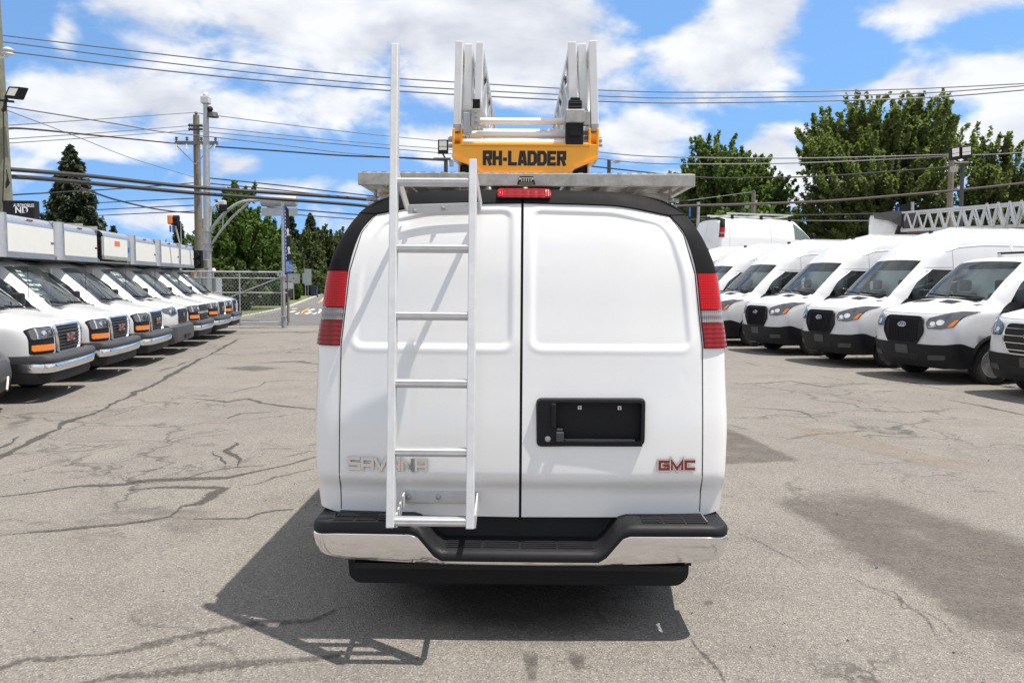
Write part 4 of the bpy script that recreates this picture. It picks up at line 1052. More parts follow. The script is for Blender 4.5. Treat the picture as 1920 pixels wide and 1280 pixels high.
# ladder sections: two trussed sides joined by rungs
secs = [((128, 175), (112, 160), 650, (1075, 1125), (1090, 1138), .0, 760, 3.0), ((190, 240), (182, 232), 560, (1003, 1055), (1012, 1066), .05, 690, 2.9), ((275, 322), (256, 308), 490, (930, 980), (938, 992), .02, 602, 2.8)]
for si, (lt, lb_, vb, rt, rb_, dx, rung_v, Ls) in enumerate(secs):
    s_ = thing_part('ladder_section', lift); x0 = xl + .02 + dx
    for (t_, b_) in ((lt, lb_), (rt, rb_)):
        A0, A1 = ll(*z3(t_[0], 55)), ll(*z3(t_[1], 55)); B0, B1 = ll(*z3(b_[0], vb)), ll(*z3(b_[1], vb))
        ytop = (A0.y + A1.y) / 2; w = abs(A0.y - A1.y) * 1.1; ybot = (B0.y + B1.y) / 2
        zt_, zb_ = A0.z, B0.z
        pst = MB().bar((x0 + .03, ybot, zb_), (x0 + .03, ytop, zt_), .058, w, (0, 1, 0)).build('end_stile', LADW, s_, bevel=.003)
        n = 9; X1 = x0 + Ls
        MB().bar((x0 + .06, ytop, zt_ - .02), (X1, ytop, zt_ - .02), w * .8, .04).build('top_rail', ALU, s_)
        MB().bar((x0 + .06, ybot, zb_ + .03), (X1, ybot, zb_ + .03), w * .9, .06).build('bottom_rail', ALU, s_)
        for k in range(n):
            xa_, xb2 = x0 + .06 + (Ls - .06) * k / n, x0 + .06 + (Ls - .06) * (k + 1) / n
            MB().bar((xb2, ybot, zb_ + .06), (xb2, ytop, zt_ - .04), w * .45, .03, (1, 0, 0)).build('strut', ALU, s_)
            p, q = ((xa_, ybot, zb_ + .06), (xb2, ytop, zt_ - .04)) if k % 2 else ((xa_, ytop, zt_ - .04), (xb2, ybot, zb_ + .06))
            MB().bar(p, q, w * .4, .025).build('strut', ALU, s_)
        if si == 0:
            MB().box(x0 + .0, x0 + .05, min(B0.y, B1.y) - .002, max(B0.y, B1.y) + .002, zb_ - .035, zb_ + .008).build('shoe', ALUD, s_, bevel=.004)
        elif si == 1:
            MB().box(x0 - .01, x0 + .05, ybot - w * .62, ybot + w * .62, zb_ - .03, zb_ + .02).build('shoe', ALUD, s_, bevel=.004)
    zr = ll(600, z3(0, rung_v)[1]).z; yL, yR = ll(*z3(lb_[1] - 8, 700)).y, ll(*z3(rb_[0] + 8, 700)).y
    for k in range(9):
        x = x0 + .035 + k * .32
        MB().tube([(x, yL, zr), (x, yR, zr)], .0175, 12).build('rung', LADW, s_, smooth=True)
# fittings at the foot of the inner section
a = ll(*z3(275, 520)); MB().box(xl - .01, xl + .01, a.y - .019, a.y + .019, a.z - .03, a.z + .03).build('socket', SEAL, lift)
a = ll(*z3(272, 600)); fb = MB().box(xl - .012, xl + .03, a.y - .022, a.y + .024, a.z - .045, a.z + .04).build('bracket', ALUD, lift, bevel=.003)
for dz in (-.025, 0, .022): MB().lathe([(.007, 0), (.005, .006)], axis_m((xl - .012, a.y, a.z + dz), (0, -1, 0), (0, 0, 1)), 8).build('bolt', STEEL, fb)
a = ll(*z3(212, 640)); MB().box(xl - .008, xl + .03, a.y - .018, a.y + .02, a.z - .055, a.z + .05).build('bracket', STEEL, lift, bevel=.003)
a = ll(*z3(972, 530)); pc = MB().box(xl - .016, xl + .04, a.y - .034, a.y + .034, a.z - .030, a.z + .032).box(xl - .012, xl + .04, a.y - .026, a.y + .026, a.z + .032, a.z + .046).build('stop_cap', BLACKP, lift, bevel=.006)
MB().box(xl - .019, xl - .012, a.y - .03, a.y + .03, a.z - .006, a.z + .000).box(xl - .019, xl - .012, a.y - .03, a.y + .03, a.z + .014, a.z + .019).build('cap_rib', GREYP, pc)
a = ll(*z3(970, 598)); MB().box(xl - .020, xl + .05, a.y - .050, a.y + .050, a.z - .035, a.z + .035).build('clamp_block', ALUD, lift, bevel=.006)
a = ll(*z3(968, 700)); mb = MB().box(xl - .012, xl + .06, a.y - .045, a.y + .045, a.z - .07, a.z + .055); mb.box(xl - .018, xl - .010, a.y - .03, a.y + .03, a.z - .03, a.z + .02); mb.build('lock_block', BLACKP, lift, bevel=.006)
a = ll(*z3(1045, 590)); MB().box(xl - .006, xl + .03, a.y - .022, a.y + .014, a.z - .05, a.z + .02).build('bracket', ALUD, lift, bevel=.003)
for (u, v) in ((88, 745), (90, 790), (1150, 750), (1152, 785), (200, 690), (1050, 700)):
    a = ll(*z3(u, v)); MB().tube([(xl + .06, a.y - .014, a.z), (xl + .06, a.y + .014, a.z)], .011, 8).build('pin', STEEL, lift)
# ================================================================== cube vans (cutaway cab with a box body) in the row on one side
CSUB = [2, 2, 2, 3, 3, 4, 4, 2, 2, 4, 4, 4, 4, 3]
def gap_lines(bv, root, fr, sides, w=.007):
    mb = MB()
    for ln in fr: line_on(bv, 'front', ln, w, 0, mb)
    for v in ('left', 'right'):
        for ln in sides: line_on(bv, v, ln, w, 0, mb)
    mb.build('panel_gap', SEAL, root)['kind'] = 'stuff'
def lamp_circle(bv, y, z, r, off, name, m, parent, view='front'):
    p = patch(bv, view, [(y + r * math.cos(2 * math.pi * k / 14), z + r * .8 * math.sin(2 * math.pi * k / 14)) for k in range(14)], off, .03, .006)
    return p.build(name, m, parent, smooth=True)
def ridge(bv, view, pts, w, off, name, m, parent):
    mb = line_on(bv, view, pts, w, off, None, .05); return mb.build(name, m, parent, smooth=True)
def mirror(root, x, y, z, sd, m=BLACKP):
    o = MB().box(x - .05, x + .09, sd * y - .10, sd * y + .10, z - .14, z + .17).build('mirror', m, root, bevel=.045, seg=3)
    MB().bar((x + .05, sd * (y - .10), z - .08), (x + .12, sd * (y - .32), z - .12), .06, .06).build('mirror_arm', m, o)
    return o
def wiper(bv, root, pts):
    W = [drop(bv, 'front', y, z, .015) for y, z in pts]; W = [w for w in W if w]
    if len(W) > 1: MB().tube(W, .011, 5).build('wiper', CABLE, root)

def interior(root, x0, x1, zc, zb, hw, bulk):
    MB().box(x0, x1, -hw, hw, .55, zc).build('dashboard', INTER, root)
    MB().box(x1, x1 + .75, -hw, hw, .5, .8).build('cab_floor', INTER, root)
    for y in (.42, -.42):
        st = MB().box(x1 + .32, x1 + .47, y - .25, y + .25, .85, 1.55).build('seat', SEATM, root, bevel=.06)
        MB().box(x1 + .35, x1 + .45, y - .12, y + .12, 1.57, 1.78).build('headrest', SEATM, st, bevel=.04)
    wl = [(x1 - .04 + .09 * math.sin(2 * math.pi * k / 16), .42 + .19 * math.cos(2 * math.pi * k / 16), zc + .03 + .17 * math.sin(2 * math.pi * k / 16)) for k in range(17)]
    MB().tube(wl, .016, 6, cap=False).build('steering_wheel', INTER, root, smooth=True)
    MB().box(x1 + .60, x1 + .63, -hw, hw, .7, zb).build('bulkhead', bulk, root)

def cutaway(label, front='gmc', box='plain', group='box vans parked nose out along the lot', writing=None):
    root = thing('cube_van', label, 'box van', group=group)
    def hood(x): return x - .25 * sst(.15, 1.15, x)
    FC = [[(k, hood(x), y, z - .06 * sst(1.3, 2.0, z)) for k, x, y, z in c] for c in F_COLS]
    sk = Skin(FC + [[(k, max(2.36, x + .1), y, z) for k, x, y, z in F_COLS[5]]], RKEYS, CSUB, [5, 5, 4, 4, 5, 1])
    sk.arch(.87, .37, .43); bv = sk.bvh()
    win = lambda r, c: rk(4) <= r < rk(7) and c == 4
    wsc = lambda r, c: rk(4) <= r < rk(7) and c <= 1
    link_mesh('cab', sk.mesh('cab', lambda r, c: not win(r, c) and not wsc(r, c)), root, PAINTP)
    ws = link_mesh('windscreen', sk.mesh('windscreen', wsc), root, GLASS)
    for sd in (1, -1): link_mesh('side_window', sk.mesh('side_window', win, (sd,)), root, GLASSD)
    interior(root, .70, 1.12, 1.30, 1.98, .80, BULK)
    for v in ('left', 'right'):
        e = patch(bv, v, [(.90, 1.20), (1.38, 1.30), (1.38, 1.62), (1.12, 1.36)], .006, .08, .01); e.build('quarter_trim', BLACKP, root)
    gap_lines(bv, root, [[(-.82, 1.115), (-.45, 1.135), (0, 1.14), (.45, 1.135), (.82, 1.115)], [(.80, 1.13), (.80, 1.2), (.76, 1.28)], [(-.80, 1.13), (-.80, 1.2), (-.76, 1.28)]],
              [[(1.30, .5), (1.10, 1.2), (1.18, 1.34)], [(1.95, .5), (1.95, 1.9)], [(1.30, .5), (1.95, .5)]])
    wiper(bv, root, [(-.55, 1.34), (-.2, 1.352), (.12, 1.37)]); wiper(bv, root, [(.12, 1.34), (.4, 1.36), (.68, 1.385)])
    MB().box(.76, .87, -.74, .74, 1.30, 1.325).build('cowl', GREYP, root)
    if front in ('gmc', 'chevy'):
        # grille
        gl = rounded([(-.44, .70), (.44, .70), (.50, 1.09), (-.50, 1.09)], .05)
        if front == 'gmc':
            g = patch(bv, 'front', gl, .012, .06, .02).build('grille', BLACKP, root)
            for k in range(7):
                z = .755 + k * .048; w = .40 + .05 * k / 6
                ridge(bv, 'front', [(-w, z), (0, z), (w, z)], .016, .022, 'grille_bar', GREYP, g)
            ridge(bv, 'front', gl + [gl[0]], .045, .02, 'grille_frame', CHROME, g)
            p = drop(bv, 'front', 0, .9, .034); mb = MB(); mb2 = MB(); x = -.135
            for k, ch in enumerate('GMC'):
                M = axis_m((p.x, .175 - k * .12, .845), (0, -1, 0), (0, 0, 1))
                add_word(mb2, ch, M, .10, .105, 0, .030, .008); add_word(mb, ch, M, .10, .105, 0, .017, .012)
            e = mb2.build('maker_badge', CHROME, g); mb.build('badge_letter', REDT, e)
        else:
            g = patch(bv, 'front', gl, .012, .06, .02).build('grille', BLACKP, root)
            for z in (.74, .79, .83, .96, 1.0, 1.04): ridge(bv, 'front', [(-.46, z), (0, z), (.46, z)], .014, .02, 'grille_bar', GREYP, g)
            patch(bv, 'front', rounded([(-.62, .865), (.62, .865), (.62, .925), (-.62, .925)], .02), .03, .06, .03).build('grille_bar', CHROME, g, label='wide chrome bar across the grille')
        for sd in (1, -1):
            hs = patch(bv, 'front', [(sd * y, z) for y, z in rounded([(.53, .70), (.94, .70), (.945, 1.05), (.88, 1.085), (.55, 1.09)], .03)], .010, .05, .03).build('headlight', BLACKP, root)
            patch(bv, 'front', [(sd * y, z) for y, z in rounded([(.545, .93), (.93, .91), (.93, 1.04), (.87, 1.07), (.56, 1.075)], .03)], .018, .05, .012).build('lamp_lens', LAMPD, hs)
            for yy in (.62, .76): lamp_circle(bv, sd * yy, 1.0, .045, .024, 'reflector', SILVER, hs)
            patch(bv, 'front', [(sd * .862, .92), (sd * .878, .92), (sd * .878, 1.065), (sd * .862, 1.07)], .024, .05, .01).build('lamp_strip', SILVER, hs)
            patch(bv, 'front', [(sd * y, z) for y, z in rounded([(.555, .745), (.925, .745), (.925, .835), (.555, .835)], .02)], .020, .05, .012).build('turn_signal', AMBER, hs)
        # bumper: dark pad over chrome blade over dark valance
        def blade(z0, z1, out, name, m, par, bulge=.02):
            mb = MB(); V = []; F = []; pl = []
            for i in range(13): pl.append((-.10 + .03 * (i / 12) ** 2 - out, .80 * i / 12))
            for i in range(1, 7): a = R(75) * i / 6; pl.append((.10 - out - .17 * math.cos(a) , .80 + .19 * math.sin(a)))
            pl.append((.45, .995)); pl = [(x, -y) for x, y in pl[:0:-1]] + pl
            k = 5
            for x, y in pl:
                for j in range(k):
                    t = j / (k - 1); V.append((x + bulge * (2 * t - 1) ** 2, y, z0 + (z1 - z0) * t))
                V.append((x + .14, y * .93, z1 + .012))
            k += 1
            for i in range(len(pl) - 1):
                for j in range(k - 1): F.append((i * k + j, i * k + j + 1, (i + 1) * k + j + 1, (i + 1) * k + j))
            mb.add(V, F); return mb.build(name, m, par, smooth=True)
        bm_ = blade(.44, .575, .0, 'bumper', CHROME, root)
        blade(.565, .68, .015, 'bumper_pad', GREYP, bm_, .03); blade(.28, .44, -.07, 'valance', BLACKP, bm_)
    elif front == 'transit':
        for sd in (1, -1):
            hs = patch(bv, 'front', [(sd * y, z) for y, z in rounded([(.50, .98), (.80, .92), (.95, 1.0), (.93, 1.09), (.60, 1.13)], .04)], .012, .05, .03).build('headlight', LAMPD, root)
            for yy in (.66, .80): lamp_circle(bv, sd * yy, 1.02, .05, .02, 'reflector', SILVER, hs)
        gl = rounded([(-.42, .72), (.42, .72), (.46, 1.06), (-.46, 1.06)], .08)
        g = patch(bv, 'front', gl, .012, .06, .02).build('grille', BLACKP, root)
        for k in range(5): ridge(bv, 'front', [(-.42, .77 + k * .06), (.42, .77 + k * .06)], .014, .02, 'grille_bar', GREYP, g)
        lamp_circle(bv, 0, .93, .08, .03, 'maker_badge', BLUEB, g)
        mb = MB(); V = []; F = []
        pl = [(-.06 + .03 * (i / 10) ** 2, .80 * i / 10) for i in range(11)] + [(.10 - .14 * math.cos(R(15 * i)), .80 + .2 * math.sin(R(15 * i))) for i in range(1, 7)] + [(.42, 1.0)]
        pl = [(x, -y) for x, y in pl[:0:-1]] + pl
        for x, y in pl:
            for dx, z in ((.12, .26), (.02, .32), (0, .48), (.02, .66), (.10, .70)): V.append((x + dx, y, z))
        for i in range(len(pl) - 1):
            for j in range(4): F.append((i * 5 + j, i * 5 + j + 1, i * 5 + j + 6, i * 5 + j + 5))
        b_ = mb.add(V, F).build('bumper', GREYP, root, smooth=True)
        MB().box(-.075, .0, -.3, .3, .38, .46).build('air_intake', DARK, b_)
        patch(bv, 'top', [(.60, .25), (.60, .55), (.72, .55), (.72, .25)], .004, .06, .004).build('bonnet_vent', BLACKP, root)
    elif front == 'mesh':
        gl = rounded([(-.42, .68), (.42, .68), (.52, .9), (.46, 1.08), (-.46, 1.08), (-.52, .9)], .06)
        g = patch(bv, 'front', gl, .012, .06, .02).build('grille', BLACKP, root)
        mb = MB()
        for k in range(14): line_on(bv, 'front', [(-.44, .71 + k * .026), (.44, .71 + k * .026)], .008, .018, mb)
        for k in range(30): line_on(bv, 'front', [(-.43 + k * .03, .70), (-.43 + k * .03, 1.06)], .008, .02, mb)
        mb.build('grille_mesh', GREYP, g)['kind'] = 'stuff'
        ridge(bv, 'front', gl + [gl[0]], .05, .022, 'grille_frame', ALUD, g)
        for sd in (1, -1):
            patch(bv, 'front', [(sd * y, z) for y, z in rounded([(.58, .86), (.92, .84), (.93, 1.06), (.60, 1.09)], .04)], .012, .05, .03).build('headlight', LAMPD, root)
        mb = MB(); V = []; F = []
        pl = [(-.12 + .03 * (i / 10) ** 2, .78 * i / 10) for i in range(11)] + [(.08 - .17 * math.cos(R(15 * i)), .78 + .2 * math.sin(R(15 * i))) for i in range(1, 7)] + [(.42, .98)]
        pl = [(x, -y) for x, y in pl[:0:-1]] + pl
        for x, y in pl:
            for dx, z in ((.12, .24), (.03, .32), (0, .48), (.015, .62), (.06, .69), (.16, .71)): V.append((x + dx, y, z))
        for i in range(len(pl) - 1):
            for j in range(5): F.append((i * 6 + j, i * 6 + j + 1, i * 6 + j + 7, i * 6 + j + 6))
        b_ = mb.add(V, F).build('bumper', GREYP, root, smooth=True)
        MB().box(-.15, -.125, -.26, .26, .47, .60).build('plate_holder', PLATE, b_, bevel=.008)
        MB().box(-.12, -.03, -.5, .5, .31, .42).build('air_intake', DARK, b_)
        for sd in (1, -1): MB().bar((-.13, sd * .55, .30), (-.10, sd * .68, .47), .03, .04).build('fog_trim', ALUD, b_, bevel=.01)
    for sd in (1, -1):
        mirror(root, 1.16, 1.19, 1.38, sd)
        add_wheel(root, .87, sd * .88, .37); add_wheel(root, 4.6, sd * .9, .37)
    MB().tube([(.78, -.62, 1.24), (.78, -.62, 2.05)], .005, 5).build('antenna', CABLE, root)
    MB().box(2.3, 6.0, -.45, .45, .45, .75).build('chassis', DARK, root)
    # box body
    if box:
        w, z0, z1, x0, x1, r = 1.11, 2.15, 2.90, 1.42, 6.2, .17
        bx = thing_part('box_body', root)
        if box == 'plain':
            MB().box(x0 - .006, x0 + .03, -w + r, w - r, z0 + .10, z1 - r).build('front_panel', BOXW, bx)
            def quarter(axis, sd=1):
                mb = MB(); V = []; F = []; n = 6
                for i in range(n + 1):
                    a = R(90) * i / n; q = (x0 + r - r * math.cos(a)); t = r * math.sin(a)
                    if axis == 'z': V += [(q, sd * (w - r + t), z0), (q, sd * (w - r + t), z1)]
                    else: V += [(q, -(w - r), z1 - r + t), (q, w - r, z1 - r + t)]
                for i in range(n): F.append((2 * i, 2 * i + 1, 2 * i + 3, 2 * i + 2))
                return mb.add(V, F)
            for sd in (1, -1): quarter('z', sd).build('corner_post', ALU, bx, smooth=True)
            quarter('y').build('top_radius', ALU, bx, smooth=True)
            rl = MB().box(x0 - .012, x0 + .02, -w + r * .8, w - r * .8, z0, z0 + .10).build('bottom_rail', ALU, bx)
            mb = MB()
            for k in range(46):
                y = -w + r + (2 * w - 2 * r) * k / 45
                for z in (z0 + .03, z0 + .075): mb.box(x0 - .016, x0 - .011, y - .006, y + .006, z - .006, z + .006)
            mb.build('rivets', STEEL, rl)['kind'] = 'stuff'
            for y in (-.09, 0, .09): MB().box(x0 + .01, x0 + .03, y - .02, y + .02, z1 - .075, z1 - .05).build('marker_light', REDD, bx)
            MB().box(x0 - .009, x0 - .005, -.96, -.80, z1 - .46, z1 - .42).build('sticker', REDT, bx)
        else:
            MB().box(x0 - .006, x0 + .03, -w + .34, w - .10, z0 + .16, z1 - .16).build('front_panel', BOXW, bx)
            MB().box(x0 - .02, x0 + .03, -w + .1, w - .06, z0 + .08, z0 + .16).build('bottom_rail', ALUD, bx)
            mb = MB(); V = []; F = []
            for i in range(7):
                a = R(90) * i / 6; V += [(x0 + .16 - .16 * math.cos(a), -w + .1, z1 - .16 + .16 * math.sin(a)), (x0 + .16 - .16 * math.cos(a), w - .06, z1 - .16 + .16 * math.sin(a))]
            for i in range(6): F.append((2 * i, 2 * i + 1, 2 * i + 3, 2 * i + 2))
            mb.add(V, F).build('top_radius', ALU, bx, smooth=True)
            for ya_, yb_ in ((w - .16, w - .04), (-w + .04, -w + .34)): MB().box(x0, x0 + .04, ya_, yb_, z0 + .16, z1 - .16).build('corner_post', ALU, bx, bevel=.015)
            MB().box(x0 - .010, x0 - .006, -.15, .25, z1 - .34, z1 - .22).build('sticker', mat('orange_print', (.72, .16, .04), .5), bx)
            MB().box(x0 - .010, x0 - .006, -.95, -.82, z1 - .46, z1 - .34).build('sticker', BLUEP, bx)
            for y in (-.5, .5): MB().bar((2.0, y, z1 + .12), (5.5, y, z1 + .12), .08, .08).build('roof_bar', ALUD, bx)
            for x in (2.2, 3.8, 5.2): MB().bar((x, -.9, z1 + .06), (x, .9, z1 + .06), .06, .10).build('roof_bar', ALUD, bx)
        for sd in (1, -1):
            MB().box(x0 + r, 2.5, sd * w - .02, sd * w + .02 * 0 , z0 + .08, z1 - .08).build('side_panel', BOXW, bx)
            MB().box(2.5, x1, sd * w - .02, sd * w, .85, z1 - .08).build('side_panel', BOXW, bx)
            MB().box(x0 + r, x1, sd * (w - .03) - .035, sd * (w - .03) + .035, z1 - .08, z1).build('top_rail', ALU, bx, bevel=.02)
            MB().box(x0 + .08, 2.5, sd * (w - .03) - .034, sd * (w - .03) + .034, z0, z0 + .08).build('lower_rail', ALU, bx)
        MB().box(x0 + r, x1, -w + .05, w - .05, z1 - .012, z1 + .002).box(x0 + .05, 2.5, -w + .06, w - .06, z0 + .01, z0 + .03).box(2.45, 2.5, -w + .05, w - .05, .85, z0 + .02).build('roof_skin', ALUW, bx)
        MB().box(x1 - .05, x1, -w + .03, w - .03, .85, z1 - .02).build('rear_door', BOXW, bx)
    if writing:
        # hand lettering on the windscreen glass
        lines, size, ys, zs = writing
        a, b_ = drop(bv, 'front', 0, 1.45, .006), drop(bv, 'front', 0, 1.85, .006)
        up = (b_ - a).normalized(); wr = None
        for k, s in enumerate(lines):
            y, z = ys + .045 * k, zs - size * .95 * k; p = drop(bv, 'front', y, z, .012)
            if p is None: continue
            M = axis_m(p, Vector((0, -1, -.02)), up)
            text_mesh('windscreen_lettering', s, M, size, WHITET, ws, sx=1.15, off=.004)
    return root

def place(o, loc, rz, sz=1.0):
    o.scale = (1, 1, sz)
    o.location = (*loc, 0); o.rotation_euler = (0, 0, rz)
# local -x is the nose; row faces the aisle at right angles to the site axis
LTH = R(8.7); LROT = math.pi + R(9.5)
L0 = Vector((-6.58, 12.15)); LSTEP = Vector((-math.sin(LTH), math.cos(LTH))) * 2.36
vans_l = [('mesh', None, None, 'white van with dark mesh grille and grey bumper, nose poking in at the picture edge'),
 ('gmc', 'plain', None, 'white box van with red maker letters, its windscreen and box cut by the picture edge'),
 ('gmc', 'plain', (['Camion', '16 pi', '2015', 'Savana', 'Cube 16pied', '12 km', '6.6 L', '22-10'], .085, .50, 1.98), 'white box van with many lines of white handwriting on its windscreen'),
 ('gmc', 'plain', None, 'white box van with clear windscreen parked next to the one with handwriting'),
 ('transit', 'rack', (['5.52015', '0.9.8.5'], .16, .40, 1.86), 'white box van with grey bumper, plain headlight and ladder bars on its box'),
 ('chevy', 'plain', None, 'white box van with a chrome bar across its dark grille'),
 ('gmc', 'plain', (['5 pt', 'soules'], .17, .40, 1.86), 'white box van with big white windscreen writing, second nearest the gate'),
 ('gmc', 'plain', (['Stellar', '22'], .17, .40, 1.86), 'white box van with white windscreen writing at the gate end of its row')]
proto_gmc = None
for i, (fr, bx_, wr, lab) in enumerate(vans_l):
    p = L0 + LSTEP * (i - 1) - (Vector((.16, 0)) if i == 0 else Vector((0, 0)))
    if fr == 'gmc' and bx_ == 'plain' and wr is None and proto_gmc is not None:
        o = copy_tree(proto_gmc); o['label'] = lab
    else:
        o = cutaway(lab, fr, bx_, writing=wr)
        if fr == 'gmc' and bx_ == 'plain' and wr is None: proto_gmc = o
    jit = random.Random(100 + i)
    place(o, p + Vector(({1: .09, 2: .12, 3: .05}.get(i, 0) + jit.uniform(-.05, .05), jit.uniform(-.05, .05))), LROT + R(jit.uniform(-.9, .9)), .945)

# ================================================================== panel vans in the opposite row
def T_COLS(high):
    def up(k, lo, hi): return (k, *hi) if high else (k, *lo)
    c = []
    c.append([(0, .10, 0, .27), (1, .03, 0, .45), (2, .0, 0, .66), (3, .0, 0, .88), (3.5, .05, 0, 1.16), (3.75, .46, 0, 1.34), (4, .92, 0, 1.47), (5, 1.30, 0, 1.80), up(7, (1.70, 0, 2.12), (1.74, 0, 2.20)), up(8, (1.85, 0, 2.17), (2.0, 0, 2.44)), up(9, (2.1, 0, 2.20), (2.5, 0, 2.76)), up(10, (2.5, 0, 2.215), (3.1, 0, 2.92))])
    c.append([(0, .11, .46, .27), (1, .05, .46, .45), (2, .02, .46, .66), (3, .02, .46, .88), (3.5, .07, .46, 1.16), (3.75, .48, .46, 1.335), (4, .94, .46, 1.46), (5, 1.32, .45, 1.795), up(7, (1.72, .44, 2.11), (1.76, .44, 2.19)), up(8, (1.87, .42, 2.165), (2.02, .43, 2.43)), up(9, (2.1, .38, 2.195), (2.52, .40, 2.75)), up(10, (2.55, 0, 2.215), (3.15, 0, 2.92))])
    c.append([(0, .22, .82, .27), (1, .15, .84, .45), (2, .12, .86, .67), (3, .13, .86, .88), (3.5, .20, .81, 1.19), (3.75, .57, .79, 1.315), (4, 1.02, .78, 1.42), (5, 1.39, .76, 1.78), up(7, (1.78, .72, 2.09), (1.82, .72, 2.17)), up(8, (1.93, .68, 2.145), (2.06, .70, 2.39)), up(9, (2.15, .55, 2.18), (2.56, .58, 2.71)), up(10, (2.6, 0, 2.215), (3.2, 0, 2.92))])
    c.append([(0, .42, .97, .27), (1, .36, .99, .45), (2, .33, 1.0, .70), (3, .34, 1.005, .90), (3.5, .42, .965, 1.22), (3.75, .68, .94, 1.285), (4, 1.12, .905, 1.36), (5, 1.47, .855, 1.75), up(7, (1.86, .80, 2.05), (1.90, .80, 2.11)), up(8, (2.0, .76, 2.11), (2.14, .78, 2.34)), up(9, (2.2, .62, 2.16), (2.62, .68, 2.66)), up(10, (2.65, 0, 2.215), (3.25, 0, 2.92))])
    c.append([(0, .75, 1.01, .29), (2, .75, 1.02, .60), (3, .75, 1.025, .86), (3.5, .80, 1.01, 1.15), (3.75, 1.0, 1.0, 1.22), (4, 1.26, .975, 1.30), (5, 1.58, .91, 1.72), (7, 1.98, .86, 2.0), up(8, (2.1, .80, 2.09), (2.2, .83, 2.30)), up(9, (2.3, .66, 2.15), (2.7, .72, 2.64)), up(10, (2.7, 0, 2.215), (3.3, 0, 2.92))])
    for x in (2.42, 3.6, 5.2):
        c.append([(0, x, 1.01, .34), (2, x, 1.025, .56), (3, x, 1.035, .85), (3.5, x, 1.03, 1.06), (3.75, x, 1.02, 1.2), (4, x, 1.01, 1.34), (5, x, .955, 1.72), (7, x, .90, 1.99), up(8, (x, .83, 2.10), (x + (.1 if x < 3 else 0), .86, 2.32)), up(9, (x, .66, 2.16), (x + (.5 if x < 3 else .1), .76, 2.72)), up(10, (x if x > 2.6 else 2.8, 0, 2.215), (x + 1.0 if x < 3 else x + .1, 0, 2.93))])
    c.append([(0, 5.50, .96, .34), (3, 5.52, .98, .85), (4, 5.50, .96, 1.34), (7, 5.42, .86, 1.99), up(8, (5.36, .79, 2.09), (5.38, .82, 2.32)), up(9, (5.3, .6, 2.15), (5.3, .7, 2.71)), up(10, (5.25, 0, 2.21), (5.32, 0, 2.92))])
    c.append([(0, 5.56, 0, .34), (3, 5.58, 0, .85), (4, 5.56, 0, 1.34), (7, 5.48, 0, 2.0), up(8, (5.42, 0, 2.1), (5.44, 0, 2.34)), up(9, (5.36, 0, 2.16), (5.38, 0, 2.74)), up(10, (5.28, 0, 2.21), (5.34, 0, 2.92))])
    return c
